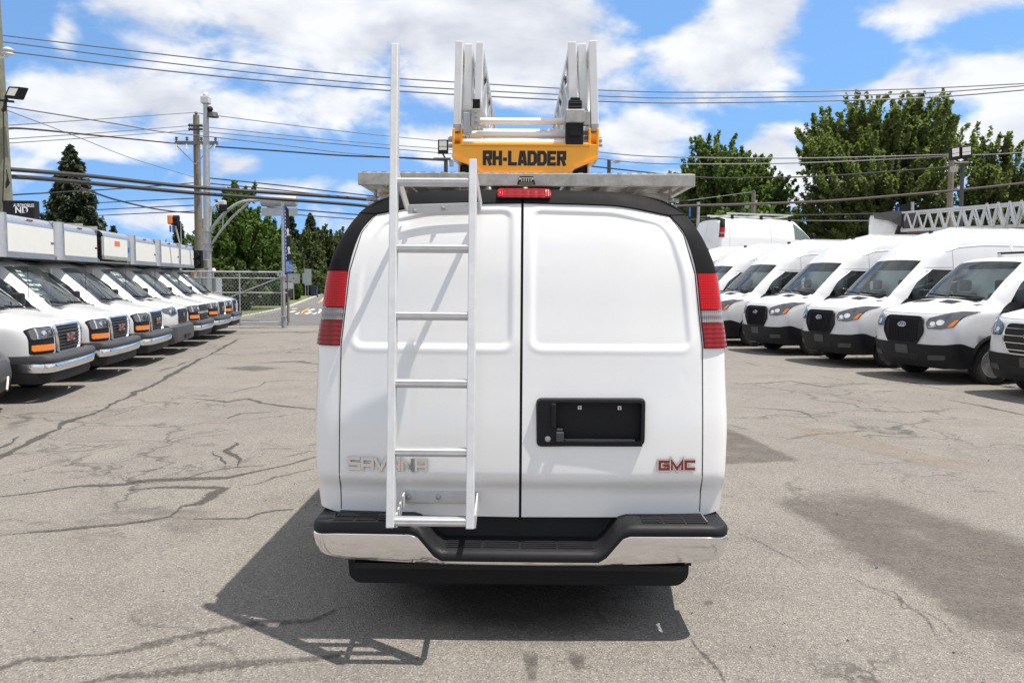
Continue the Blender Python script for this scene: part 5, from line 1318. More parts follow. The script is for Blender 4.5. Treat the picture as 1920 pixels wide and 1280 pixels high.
def panel_van(label, high, front='black', rack=False, group='white panel vans parked nose out along the lot'):
    root = thing('panel_van', label, 'van', group=group)
    sk = Skin(T_COLS(high), RKEYS, CSUB, [6, 6, 5, 5, 6, 4, 6, 3, 3])
    sk.arch(1.02, .36, .45); sk.arch(4.55, .36, .45); bv = sk.bvh()
    win = lambda r, c: rk(4) <= r < rk(7) and c == 4
    wsc = lambda r, c: rk(4) <= r < rk(7) and c <= 1
    low = lambda r, c: r < rk(2) and c <= 3
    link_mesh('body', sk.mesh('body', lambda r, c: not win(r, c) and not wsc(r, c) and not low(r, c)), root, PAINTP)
    ws = link_mesh('windscreen', sk.mesh('windscreen', wsc), root, GLASS)
    for sd in (1, -1): link_mesh('side_window', sk.mesh('side_window', win, (sd,)), root, GLASSD)
    e = sk.mesh('bumper', low); shellify(e, .02, .05); bp_ = link_mesh('bumper', e, root, BLACKP)
    patch(bv, 'front', [(-.36, .38), (.36, .38), (.40, .50), (-.40, .50)], .026, .06, .01).build('air_intake', DARK, bp_)
    patch(bv, 'front', rounded([(-.16, .48), (.16, .48), (.16, .63), (-.16, .63)], .02), .030, .06, .015).build('plate_holder', GREYP, bp_)
    for sd in (1, -1):
        patch(bv, 'front', [(sd * y, z) for y, z in rounded([(.58, .40), (.86, .42), (.88, .50), (.60, .49)], .03)], .028, .05, .01).build('fog_recess', GREYP, bp_)
    interior(root, .75, 1.25, 1.36, 1.98, .86, BULK)
    # grille
    gl = rounded([(-.36, .67), (.36, .67), (.50, .87), (.46, 1.09), (.38, 1.125), (-.38, 1.125), (-.46, 1.09), (-.50, .87)], .05)
    g = patch(bv, 'front', gl, .014, .06, .03).build('grille', BLACKP if front == 'black' else DARK, root)
    if front == 'black':
        for k in range(17):
            y = -.36 + k * .045; ridge(bv, 'front', [(y, .69), (y, 1.08)], .012, .020, 'grille_bar', BLACKP, g)
        ridge(bv, 'front', gl + [gl[0]], .035, .018, 'grille_frame', BLACKP, g)
    else:
        for k in range(4):
            z = .73 + k * .105; w = .42 + .06 * math.sin((k + .5) / 4 * math.pi)
            ridge(bv, 'front', [(-w, z), (0, z), (w, z)], .020, .024, 'grille_bar', CHROME, g)
        ridge(bv, 'front', gl + [gl[0]], .028, .022, 'grille_frame', CHROME, g)
    zc = .985 if front == 'black' else .94
    def oval(ry, rz_, off, name, m, par):
        return patch(bv, 'front', [(ry * math.cos(2 * math.pi * k / 20), zc + rz_ * math.sin(2 * math.pi * k / 20)) for k in range(20)], off, .03, .012).build(name, m, par, smooth=True)
    bd = oval(.105, .044, .036, 'maker_badge', CHROME, g); oval(.094, .035, .039, 'badge_field', BLUEB, bd)
    p = drop(bv, 'front', 0, zc, .043)
    text_mesh('badge_lettering', 'Ford', axis_m((p.x - .004, 0, zc - .018), (0, -1, 0), (.08, 0, 1)), .062, WHITET, bd, 'CENTER', 1.1)
    # headlights swept up and back
    for sd in (1, -1):
        hp = rounded([(.53, 1.03), (.57, .935), (.80, .93), (.945, .975), (.99, 1.235), (.95, 1.245), (.56, 1.11)], .02)
        hs = patch(bv, 'front', [(sd * y, z) for y, z in hp], .012, .04, .03).build('headlight', LAMPD, root)
        lamp_circle(bv, sd * .66, 1.02, .048, .020, 'reflector', SILVER, hs); lamp_circle(bv, sd * .775, 1.045, .060, .020, 'reflector', SILVER, hs)
        patch(bv, 'front', [(sd * y, z) for y, z in [(.885, .965), (.94, .99), (.968, 1.10), (.935, 1.09)]], .018, .03, .01).build('turn_signal', AMBER, hs)
        ridge(bv, 'front', [(sd * .60, .965), (sd * .68, .97), (sd * .73, .99)], .014, .02, 'lamp_strip', SILVER, hs)
        v = 'left' if sd > 0 else 'right'
        # wheel arch trim, mirror triangle, side details
        ar = [(1.02 + .47 * math.cos(R(a)), .36 + .47 * math.sin(R(a))) for a in range(-12, 193, 12)]
        mb = line_on(bv, v, ar, .07, .004, None, .1); mb.build('arch_trim', BLACKP, root, smooth=True)
        ar = [(4.55 + .46 * math.cos(R(a)), .36 + .46 * math.sin(R(a))) for a in range(-12, 193, 12)]
        line_on(bv, v, ar, .05, .004, None, .1).build('arch_trim', BLACKP, root, smooth=True)
        patch(bv, v, [(1.0, 1.13), (1.75, 1.20), (1.80, 1.40), (1.33, 1.40), (1.2, 1.30)], .008, .08, .012).build('quarter_trim', BLACKP, root)
        patch(bv, v, [(2.6, .46), (4.05, .46), (4.05, .60), (2.6, .60)], .012, .12, .015).build('side_moulding', BLACKP, root)
        mirror(root, 1.50, 1.20, 1.42, sd)
        for yy in (.40,):
            patch(bv, 'top', [(.60, sd * .13), (.57, sd * .50), (.76, sd * .53), (.78, sd * .14)], .004, .06, .004).build('bonnet_vent', BLACKP, root)
        add_wheel(root, 1.02, sd * .91, .36); add_wheel(root, 4.55, sd * .91, .36)
    gap_lines(bv, root, [[(-.80, 1.20), (-.46, 1.185), (0, 1.185), (.46, 1.185), (.80, 1.20)], [(.83, 1.22), (.82, 1.30), (.80, 1.40)], [(-.83, 1.22), (-.82, 1.30), (-.80, 1.40)]],
              [[(1.30, .5), (1.30, 1.1)], [(2.44, .5), (2.44, 2.05 if not high else 2.5)], [(3.75, .5), (3.75, 2.0)], [(1.3, .5), (3.75, .5)], [(2.44, 1.55), (5.3, 1.55)], [(1.80, 2.03), (2.44, 2.04)]])
    if high:
        mb = MB()
        for v in ('left', 'right'): line_on(bv, v, [(2.3, 2.36), (2.6, 2.46), (3.2, 2.51), (5.2, 2.51)], .045, -.012, mb)
        mb.build('roof_crease', PAINTP, root, smooth=True)
    wiper(bv, root, [(-.72, 1.46), (-.4, 1.485), (0, 1.50)]); wiper(bv, root, [(-.02, 1.475), (.3, 1.50), (.66, 1.52)])
    MB().box(.86, .98, -.74, .74, 1.43, 1.462).build('cowl', BLACKP, root)
    p = drop(bv, 'front', -.42, 1.52, .004)
    if p: MB().box(p.x + .04, p.x + .28, -.52, -.20, 1.44, 1.452).build('dash_paper', WHITET, root)
    hr = drop(bv, 'top', 2.6, 0, 0)
    MB().box(2.56, 2.64, -.03, .03, hr.z - .01, hr.z + .05).build('roof_aerial', BLACKP, root, bevel=.01)
    MB().box(.3, 5.2, -.7, .7, .24, .5).build('underbody', DARK, root)
    if rack:
        for x in (2.7, 4.2):
            z = 2.30; rr = MB().bar((x, -.8, z), (x, .8, z), .05, .04).build('roof_bar', BLACKP, root, bevel=.008)
            for y in (-.74, .74): MB().box(x - .04, x + .04, y - .03, y + .03, 2.10, z).build('bar_foot', ALUW, rr)
            for y in (-.55, .5): MB().box(x - .02, x + .02, y - .02, y + .02, z, z + .16).build('stop_post', WHITET, rr)
    return root
RTH = R(11.8)
RROT = -RTH * 0 + R(15) 
RDIR = Vector((-math.sin(RTH), math.cos(RTH)))
def rwheel(Yw, Xw): return Vector((Xw, Yw))
pv_low = panel_van('white low roof panel van with black grille, windscreen card and roof bars', False, 'black', True)
pv_hi = panel_van('white high roof panel van right beside the low roof one with the roof bars', True)
pv_e = panel_van('white van with chrome striped grille, front corner only at the picture edge', False, 'chrome')
R1 = Vector((6.98, 14.75))
spots = [(pv_e, -1, 2.62, None), (pv_low, 0, 0, None), (pv_hi, 1, 2.70, None), (None, 2, 2.70, 'white high roof panel van with black grille, third along from the chrome striped one'),
         (None, 3, 2.72, 'white high roof panel van with its grille just hidden by the big van tail light'),
         (None, 4, 2.72, 'white high roof panel van showing only windscreen and roof behind the big van'), (None, 5, 2.72, 'farthest high roof panel van, only its white roof edge showing')]
for o, k, st, lab in spots:
    if o is None: o = copy_tree(pv_hi); o['label'] = lab
    p = R1 + RDIR * 2.72 * k
    jit = random.Random(200 + k)
    place(o, p + (Vector((jit.uniform(-.10, .10), jit.uniform(-.04, .04))) if k > 1 else Vector((.06 if k else 0, 0))), R(13 + (jit.uniform(-.8, .8) if k > 0 else 0)))
    for ch in o.children:
        if ch.name.startswith('wheel') and ch.location.x < 2: ch.rotation_euler.z += R([-4, 9, -7, 3, 12, -3, 5][k % 7])
# ================================================================== raised lot with the parked cargo van, ladder truck
MB().box(6.0, 26, 30.6, 40, .0, 2.0).build('raised_lot', CONC)['kind'] = 'structure'
rv = thing('cargo_van', 'white cargo van with side rack rails parked broadside on the raised lot under the trees', 'van', (7.30, 31.6, 2.0), R(18))
rv.scale = (.97, .97, .97)
build_savana(rv, False)
rr = thing_part('roof_rack', rv)
for x in (.7, 2.0, 3.3): MB().bar((x, -.78, 2.28), (x, .78, 2.28), .06, .04).build('cross_bar', ALUW, rr)
for y in (-.70, .70): MB().bar((.5, y, 2.33), (3.5, y, 2.33), .04, .05).build('side_rail', ALUW, rr)
for x in (.7, 2.0, 3.3):
    for y in (-.78, .78): MB().box(x - .05, x + .05, y - .03, y + .03, 2.05, 2.28).build('bar_foot', BLACKP, rr)
for x, z in ((3.48, 1.18), (2.36, 1.14)):
    MB().box(x - .06, x + .06, -1.045, -1.0, z - .05, z + .06).build('door_handle', BLACKP, rv, bevel=.01)
mirror(rv, SL - 1.45, 1.16, 1.45, -1)

tk = thing('bucket_truck', 'white utility truck carrying a long lattice aerial ladder and a covered bucket', 'truck')
A0, A1 = at(1690, 432, 27.0), at(1985, 421, 23.6); T0, T1 = at(1690, 399, 27.0), at(1985, 374, 23.6)
tk.location = ((A0.x + A1.x) / 2, (A0.y + A1.y) / 2, 0)
to = Vector(tk.location)
bm_ = thing_part('aerial_ladder', tk)
ax = (A1 - A0); ax.z = 0; side = Vector((-ax.y, ax.x, 0)).normalized()
for sd in (.0, .75):
    o_ = side * sd - to; n = 13
    MB().bar(A0 + o_, A1 + o_, .07, .10).build('bottom_rail', ALUW, bm_); MB().bar(T0 + o_, T1 + o_, .05, .06).build('top_rail', ALUW, bm_)
    for k in range(n):
        a0, a1 = A0.lerp(A1, k / n) + o_, A0.lerp(A1, (k + 1) / n) + o_; t_ = T0.lerp(T1, (k + .5) / n) + o_
        MB().bar(a0, t_, .035, .045).build('lattice_strut', ALUW, bm_); MB().bar(t_, a1, .035, .045).build('lattice_strut', ALUW, bm_)
    if sd == 0:
        for k in range(7):
            b0 = A0.lerp(A1, .55 + k * .07) + o_ - side * .10; b1 = A0.lerp(A1, .62 + k * .07) + o_ - side * .10; tt = T0.lerp(T1, .585 + k * .07) + o_ - side * .10 + Vector((0, 0, .06))
            MB().bar(b0, tt, .04, .05).build('lattice_strut', ALUW, bm_); MB().bar(tt, b1, .04, .05).build('lattice_strut', ALUW, bm_)
for k in range(14):
    a = A0.lerp(A1, k / 13) - to; MB().bar(a, a + side * .75, .03, .03).build('rung', ALUD, bm_)
MB().bar(A0.lerp(A1, .05) - to - Vector((0, 0, .09)), A1 - to - Vector((0, 0, .09)), .2, .06).build('ladder_cradle', RUSTY, bm_)
c = at(1655, 424, 27.4) - to
bk = MB().lathe([(.34, -.45), (.42, -.1), (.46, .18), (.47, .26)], Matrix.Translation(c) @ Matrix.Rotation(R(12), 4, 'Y'), 14).build('bucket', PAINT, tk, smooth=True)
mb = MB(); V = [c + Vector((-.52, -.42, .36)), c + Vector((-.52, .42, .36)), c + Vector((1.0, .40, -.30)), c + Vector((.95, -.42, -.30)), c + Vector((-.50, -.52, .20)), c + Vector((.0, -.56, .12)), c + Vector((.50, -.54, -.12)), c + Vector((.1, -.42, .46)), c + Vector((.6, -.40, .46)), c + Vector((1.0, -.35, .44))]
mb.add(V, [(0, 4, 5, 7), (5, 6, 8, 7), (6, 3, 9, 8), (0, 7, 1), (7, 8, 1), (8, 9, 1), (9, 2, 1), (3, 2, 9)]).build('bucket_cover', RUBBER, bk)
u = Vector(ax).normalized(); rz_t = math.atan2(u.y, u.x)
MT = Matrix.Rotation(rz_t, 4, 'Z')
MB().box(-2.6, 2.9, .1, 2.2, .75, 1.0, MT).build('chassis', DARK, tk)
MB().box(-2.6, 1.2, .05, 2.25, 1.0, 1.9, MT).build('service_body', PAINT, tk, bevel=.04)
cb = MB().prism([(1.3, .8), (1.3, 2.75), (1.6, 2.85), (2.6, 2.8), (3.1, 2.0), (3.7, 1.75), (3.75, .8)], MT @ Matrix.Translation((0, 2.2, 0)) @ Matrix.Rotation(R(90), 4, 'X'), 2.1).build('cab', PAINT, tk, bevel=.05)
MB().prism([(2.5, 2.0), (2.62, 2.7), (3.02, 2.02)], MT @ Matrix.Translation((0, 2.21, 0)) @ Matrix.Rotation(R(90), 4, 'X'), 2.12).build('side_window', GLASSD, cb)
MB().box(-.35, .35, .8, 1.5, 1.9, 3.2, MT).build('turntable', RUSTY, tk, bevel=.03)
for x in (-1.6, 2.9):
    for y in (.2, 2.1):
        w_ = link_mesh('wheel', wheel_meshes('steel')[0], tk); w_.location = MT @ Vector((x, y, .40)); w_.rotation_euler = (0, 0, rz_t); w_.scale = (1.08, 1, 1.08)
        link_mesh('rim', wheel_meshes('steel')[1], w_)

# ================================================================== gate, fence, banner
GP = gnd(533, 615); gd = Vector((-math.cos(TH), -math.sin(TH), 0)); gu = Vector((0, 0, 1))
def gp(d, z): return Vector((GP.x, GP.y, 0)) + gd * d + gu * z
gate = thing('gate', 'galvanised chain link gate with diagonal brace at the end of the box vans', 'gate', (GP.x, GP.y, 0))
Gl = Vector((GP.x, GP.y, 0))
GL = 3.4
fr = thing_part('gate_frame', gate)
for z, r_ in ((1.93, .03), (1.72, .022), (1.22, .022), (.20, .025), (.12, .022)): MB().tube([gp(-.12, z) - Gl, gp(GL, z) - Gl], r_, 8).build('rail', STEEL, fr, smooth=True)
for d, r_ in ((.08, .022), (1.46, .028), (GL, .028), (-.12, .02)): MB().tube([gp(d, .08) - Gl, gp(d, 1.95) - Gl], r_, 8).build('upright', STEEL if d > -.1 else RUSTY, fr, smooth=True)
MB().tube([gp(.05, 1.78) - Gl, gp(1.46, 1.2) - Gl, gp(1.75, 1.08) - Gl], .02, 8).build('brace', STEEL, fr, smooth=True)
mb = MB(); n_ = 46
for k in range(-18, 32):
    for s_ in (1, -1):
        d0 = k * .11; pts = []
        z0, z1 = .16, 1.90; w = (z1 - z0)
        a, b = (d0, d0 + w * .8) if s_ > 0 else (d0 + w * .8, d0)
        za, zb = z0, z1
        t0, t1 = 0.0, 1.0
        for lo, hi in ((0.0, GL),):
            dd = b - a
            ta, tb = (lo - a) / dd, (hi - a) / dd
            if ta > tb: ta, tb = tb, ta
            t0, t1 = max(t0, ta), min(t1, tb)
        if t1 - t0 < .03: continue
        p, q = gp(a + (b - a) * t0, za + (zb - za) * t0), gp(a + (b - a) * t1, za + (zb - za) * t1)
        mb.tube([p - Gl + Vector((0, .004 * s_, 0)), q - Gl + Vector((0, .004 * s_, 0))], .004, 3, cap=False)
m_ = mb.build('chain_link', STEEL, gate); m_['kind'] = 'stuff'
gpost = thing('gate_post', 'tall galvanised gate post holding a narrow banner', 'post', tuple(gp(0, 0)))
MB().tube([(0, 0, 0), (0, 0, at(527, 377, GP.y).z)], .055, 12).build('post', STEEL, gpost, smooth=True)
MB().tube([(0, 0, 0), (0, 0, .25)], .09, 12).build('post_base', STEEL, gpost, smooth=True)
for z in (.35, 1.75): MB().box(-.09, .09, -.09, .09, z, z + .08).build('hinge', STEEL, gpost, bevel=.01)
MB().lathe([(.03, 0), (.11, 0), (.11, .05), (.03, .05)], Matrix.Translation((-.1, -.06, 1.88)) @ Matrix.Rotation(R(90), 4, 'X'), 12, closed=True).build('guide_wheel', STEEL, gpost)
bn = thing('banner', 'narrow black banner with white horses and a blue foot hung from the gate post', 'banner', tuple(gp(0, 0)))
by = GP.y - .02
q = lambda u_, v_, y=by: at(u_, v_, y) - Vector((GP.x, GP.y, 0))
mb = MB(); V = [q(533, 384), q(541, 392), q(548.5, 512), q(534.5, 512)]
mb.add(V + [v + Vector((0, .01, 0)) for v in V], [(0, 1, 2, 3), (7, 6, 5, 4), (0, 4, 5, 1), (1, 5, 6, 2), (2, 6, 7, 3), (3, 7, 4, 0)]).build('cloth', mat('banner_cloth', (.02, .021, .024), .8), bn)
y2 = by - .006
MB().add([q(534.4, 489, y2), q(547, 489, y2), q(548.3, 511, y2), q(534.5, 511, y2)], [(0, 1, 2, 3)]).build('blue_field', BLUEP, bn)
MB().add([q(533, 385, y2), q(535.3, 387, y2), q(537.2, 488, y2), q(534.2, 488, y2)], [(0, 1, 2, 3)]).build('blue_stripe', BLUEP, bn)
for k, (u0, v0) in enumerate(((537, 428), (539, 462))):
    P_ = [(0, 3), (2, 0), (4, 1), (5, 5), (4, 8), (6, 13), (4.5, 15), (3, 11), (1.5, 15), (.3, 14), (1.5, 9), (.5, 6)]
    mb = MB(); mb.add([q(u0 + x, v0 + y, y2) for x, y in P_], [tuple(range(len(P_)))]); mb.build('horse_print', WHITET, bn)
for k, s in enumerate(('LE', 'SPÉCIALISTE', 'DU CAMION', 'COMMERCIAL')):
    p = q(536.5, 494.5 + k * 4.6, y2 - .004); text_mesh('lettering', s, axis_m(p, (1, 0, 0), (0, 0, 1)), .10, WHITET, bn, sx=.62 if k else 1)
for k in range(14):
    p = q(534.4 + k * .16, 396 + k * 6.8, y2 - .004); MB().box(p.x - .012, p.x + .012, p.y, p.y + .003, p.z - .02, p.z + .03).build('lettering', WHITET, bn)

# control cabinet with striped top behind the gate
cb0 = at(365, 575, 33.5); cabinet = thing('crash_drum', 'grey roadside cabinet with an orange and white striped top rail behind the gate', 'cabinet', (at(388, 575, 33.5).x, 33.5, 0))
W2 = (at(410, 540, 33.5).x - at(364, 540, 33.5).x) / 2; ztop_ = at(388, 521, 33.5).z
MB().box(-W2, W2, -.4, .4, .05, ztop_).build('cabinet_body', mat('grey_enamel', (.36, .38, .40), .5, noise=.1), cabinet, bevel=.03)
MB().box(-W2 + .3, W2 - .1, -.41, -.395, .5, ztop_ - .35).build('notice', mat('notice_print', (.45, .33, .26), .6), cabinet)
for k in range(8):
    x0_ = -W2 + .05 + k * (2 * W2 - .1) / 8
    MB().box(x0_, x0_ + (2 * W2 - .1) / 8, -.43, -.37, ztop_ + .02, at(388, 511, 33.5).z).build('barrier_stripe', mat('orange_reflector', (.75, .14, .02), .4) if k % 2 == 0 else WHITET, cabinet)
MB().lathe([(.08, 0), (.09, .12), (.05, .18)], Matrix.Translation((W2 - .2, 0, at(388, 511, 33.5).z)), 10).build('beacon', WHITET, cabinet, smooth=True)
cabinet.name = 'roadside_cabinet'

# things along the far street
def sign_post(u, v0, v1, Y, label, w, h, m, cat='sign'):
    a, b = gnd(u, v1), at(u, v0, gnd(u, v1).y)
    o = thing('street_sign', label, cat, (a.x, a.y, 0))
    MB().tube([(0, 0, 0), (0, 0, b.z)], .035, 6).build('post', STEEL, o)
    MB().box(-w / 2, w / 2, -.05, -.04, b.z - h, b.z).build('sign_plate', m, o)
    return o
sign_post(551, 513, 563, 0, 'slim post with a blank silver street sign standing on the verge', 1.0, .75, STEEL)
sign_post(573, 512, 555.6, 0, 'narrow sign post just before the taller one by the hedge', .55, 1.0, STEEL)
sign_post(578, 504, 557, 0, 'tallest sign post on the verge with a grey plate near the bin', .65, 1.5, STEEL)
sign_post(612, 520, 541.5, 0, 'far slim green sign post by the road beyond the bin', .4, .6, mat('green_enamel', (.05, .22, .12), .5))
dk = at(541, 521, 32.0)
o = thing('notice_board', 'small stack of grey and dark plates on the gate post', 'sign', (dk.x, 32.0, 0))
MB().tube([(0, 0, 0), (0, 0, 1.9)], .03, 6).build('post', STEEL, o)
for k, (z, m) in enumerate(((1.62, STEEL), (1.32, ALUW), (1.0, GREYP))): MB().box(-.14, .18, -.05, -.03, z, z + .25).build('sign_plate', m, o)
bp = gnd(589.5, 557); bin_ = thing('wheelie_bin', 'dark blue wheeled bin standing on the kerb', 'bin', (bp.x, bp.y, 0))
BINM = mat('bin_plastic', (.018, .028, .06), .5)
MB().prism([(-.24, 0), (.24, 0), (.30, .85), (-.30, .85)], Matrix.Translation((0, .3, .1)) @ Matrix.Rotation(R(90), 4, 'X'), .6).build('bin_body', BINM, bin_, bevel=.03)
MB().box(-.32, .32, -.34, .34, .95, 1.02).build('lid', BINM, bin_, bevel=.02)
for x in (-.25, .25): MB().lathe([(.03, -.03), (.11, -.03), (.11, .03), (.03, .03)], Matrix.Translation((x, .28, .11)) @ Matrix.Rotation(R(90), 4, 'Y'), 12, closed=True).build('wheel', RUBBER, bin_)
# white car far down the street
cp = gnd(602, 543)
car = thing('parked_car', 'small white car parked on the grass far down the side street', 'car', (cp.x + .5, cp.y, 0), R(35))
MB().prism([(-2.1, .3), (2.1, .3), (2.15, .8), (1.2, 1.0), (.5, 1.45), (-1.2, 1.5), (-2.0, 1.0), (-2.15, .7)], Matrix.Translation((0, .9, 0)) @ Matrix.Rotation(R(90), 4, 'X'), 1.8).build('body', PAINT, car, bevel=.12)
MB().prism([(1.05, 1.02), (.45, 1.40), (-1.1, 1.44), (-1.7, 1.05)], Matrix.Translation((0, .915, 0)) @ Matrix.Rotation(R(90), 4, 'X'), 1.83).build('window', GLASSD, car)
for x in (-1.35, 1.35):
    for y in (-.82, .82):
        w_ = link_mesh('wheel', wheel_meshes('steel')[0], car); w_.location = (x, y, .34); w_.scale = (.92, .9, .92)
        link_mesh('rim', wheel_meshes('steel')[1], w_).rotation_euler = (0, 0, math.pi if y > 0 else 0)

# ================================================================== poles
up = at(370, 216, 36); base = Vector((up.x - .05, 36, 0))
pole = thing('utility_pole', 'weathered wooden utility pole with one crossarm behind the steel pole', 'pole', tuple(base))
MB().tube([(0, 0, 0), (0, 0, up.z)], .20, 12, r_end=.13).build('pole_shaft', WOOD, pole, smooth=True)
za = at(368, 270, 36).z; xa, xb_ = at(328, 270, 35.7).x - base.x, at(408, 270, 35.7).x - base.x
arm = MB().box(xa, xb_, -.32, -.20, za - .07, za + .07).build('crossarm', WOOD, pole)
for x in (xa + .05, xa + .5, xb_ - .7, xb_ - .1):
    MB().tube([(x, -.26, za + .06), (x, -.26, za + .26)], .02, 6).lathe([(.03, 0), (.07, .04), (.04, .08), (.07, .12), (.03, .16)], Matrix.Translation((x, -.26, za + .10)), 8).build('insulator', GREYP, arm)
    MB().tube([(x, -.3, za - .06), (x, -.34, za - .30)], .035, 6).build('cutout', LENSW, arm)
for z in (at(368, 243, 36).z, at(368, 236, 36).z): MB().lathe([(.05, -.3), (.08, -.25), (.05, -.2), (.08, -.15), (.05, -.1), (.05, .3)], Matrix.Translation((0, -.1, z)) @ Matrix.Rotation(R(90), 4, 'Y'), 8).build('insulator', GREYP, pole)
for sd in (1, -1): MB().bar((0, -.22, za - .9), (sd * .8, -.27, za - .08), .03, .04).build('arm_brace', STEEL, pole)
MB().tube([(0, 0, up.z), (0, 0, at(366, 211, 36).z)], .02, 6).lathe([(.03, 0), (.08, .05), (.04, .12)], Matrix.Translation((0, 0, up.z + .02)), 8).build('pin_insulator', GREYP, pole)

sp = at(386, 195, 33); sb = Vector((at(388, 500, 33).x, 33, 0))
spole = thing('signal_pole', 'tall galvanised traffic signal pole with curved mast arm and lamp head', 'pole', tuple(sb))
MB().tube([(0, 0, 0), (sp.x - sb.x, 0, sp.z)], .19, 14, r_end=.10).build('pole_shaft', STEEL, spole, smooth=True)
sx = lambda u_, v_, Y=33.0: at(u_, v_, Y) - sb
MB().box(-.16 + (sp.x - sb.x), .16 + (sp.x - sb.x), -.16, .16, sp.z, sp.z + .28).build('camera_box', ALUW, spole, bevel=.03)
MB().ball(tuple(Vector((sp.x - sb.x, 0, sp.z + .32))), .12, 10).build('dome', ALUW, spole, smooth=True)
MB().tube([sx(389, 206), sx(394, 212), sx(397, 217)], .04, 6).lathe([(.10, 0), (.22, -.06), (.16, .12)], Matrix.Translation(sx(400, 217)), 10).build('lamp_head', GREYP, spole, smooth=True)
MB().ball(tuple(sx(394, 205)), .12, 8).build('camera', BLACKP, spole)
def curve(pts, n=8):
    P = [Vector(p) for p in pts]; out = []
    for i in range(len(P) - 1):
        p0, p1, p2, p3 = P[max(i - 1, 0)], P[i], P[i + 1], P[min(i + 2, len(P) - 1)]
        for j in range(n):
            t = j / n; out.append(.5 * ((2 * p1) + (p2 - p0) * t + (2 * p0 - 5 * p1 + 4 * p2 - p3) * t * t + (3 * p1 - p0 - 3 * p2 + p3) * t ** 3))
    return out + [P[-1]]
ma = MB().tube(curve([sx(392, 435), sx(405, 418), sx(425, 396), sx(450, 380), sx(478, 375.5), sx(500, 375)]), .065, 8).build('mast_arm', STEEL, spole, smooth=True)
MB().tube(curve([sx(396, 458), sx(415, 432), sx(435, 408), sx(455, 390), sx(466, 380)]), .05, 8).build('mast_brace', STEEL, spole, smooth=True)
MB().tube([sx(418, 404), sx(418, 426)], .03, 6).build('mast_tie', STEEL, spole)
MB().lathe([(.05, 0), (.20, .03), (.22, .1), (.22, 1.35), (.20, 1.42), (.05, 1.45)], Matrix.Translation(sx(489, 377)) @ Matrix.Rotation(R(90), 4, 'Y'), 16).build('signal_head', mat('grey_housing', (.42, .43, .44), .5, .3, noise=.1), ma, smooth=True)
pl_ = [sx(490, 390, 32.8), sx(558, 390, 32.8), sx(558, 405, 32.8), sx(490, 405, 32.8)]
MB().add(pl_ + [p + Vector((0, .02, 0)) for p in pl_], [(0, 1, 2, 3), (7, 6, 5, 4), (0, 4, 5, 1), (1, 5, 6, 2), (2, 6, 7, 3), (3, 7, 4, 0)]).build('name_plate', STEEL, ma)
MB().tube(curve([sx(394, 428), sx(396, 398), sx(404, 384), sx(412, 382)]), .05, 8).build('bracket_arm', ALUW, spole, smooth=True)
h_ = MB().box(*[c for c in (0,)] * 0 or (sx(411, 380).x, sx(424, 380).x, -.2, .1, sx(418, 392).z, sx(418, 376).z)).build('side_signal', ALUW, spole, bevel=.04)
MB().box(sx(414, 380).x, sx(429, 380).x, -.26, -.19, sx(418, 397).z, sx(418, 384).z).build('signal_visor', BLACKP, h_, bevel=.03)
for v in (432, 455, 468): MB().lathe([(.21, -.06), (.21, .06)], Matrix.Translation(sx(388, v)), 14).build('clamp_band', STEEL, spole)
MB().box(sx(385, 490).x, sx(396, 490).x, -.35, -.15, sx(388, 503).z, sx(388, 487).z).build('junction_box', ALUD, spole, bevel=.02)
# pedestrian signal and amber beacon
o = thing('crossing_signal', 'black pedestrian signal head on a grey post between box van and steel pole', 'signal', (at(371, 500, 32.5).x, 32.5, 0))
sx = lambda u_, v_, Y=32.5: at(u_, v_, Y) - Vector(o.location)
MB().tube([(0, .12, 0), (0, .12, sx(371, 470).z)], .05, 8).build('post', STEEL, o)
MB().box(sx(363, 480).x, sx(380, 480).x, -.1, .1, sx(371, 503).z, sx(371, 469).z).build('signal_box', BLACKP, o, bevel=.03)
for v in (478, 494): MB().tube([(0, -.1, sx(371, v).z), (0, -.26, sx(371, v).z)], .13, 12).build('visor', BLACKP, o, smooth=True)
o = thing('traffic_signal', 'orange backed traffic signal with dark visors on a thin post above the box vans', 'signal', (at(336, 460, 31).x, 31, 0))
sx = lambda u_, v_, Y=31.0: at(u_, v_, Y) - Vector(o.location)
MB().tube([(0, 0, 0), sx(338, 460), sx(333, 440), sx(329, 422)], .035, 8).build('post', ALUD, o, smooth=True)
MB().tube([(.06, 0, 0), sx(339, 415)], .02, 6).build('stay', STEEL, o)
hb_ = MB().box(sx(316, 420).x, sx(326, 420).x, -.15, .15, sx(320, 421).z, sx(320, 403).z).build('signal_box', AMBER, o, bevel=.05)
for v in (409, 417): MB().tube([sx(322, v), sx(335, v + 1)], [.11, .13], 10).build('visor', BLACKP, hb_, smooth=True)
for u_ in (318, 323, 328): MB().box(sx(u_, 428).x, sx(u_ + 3, 428).x, -.02, .02, sx(320, 435).z, sx(320, 423).z).build('reflector_tape', BLUEP, hb_)

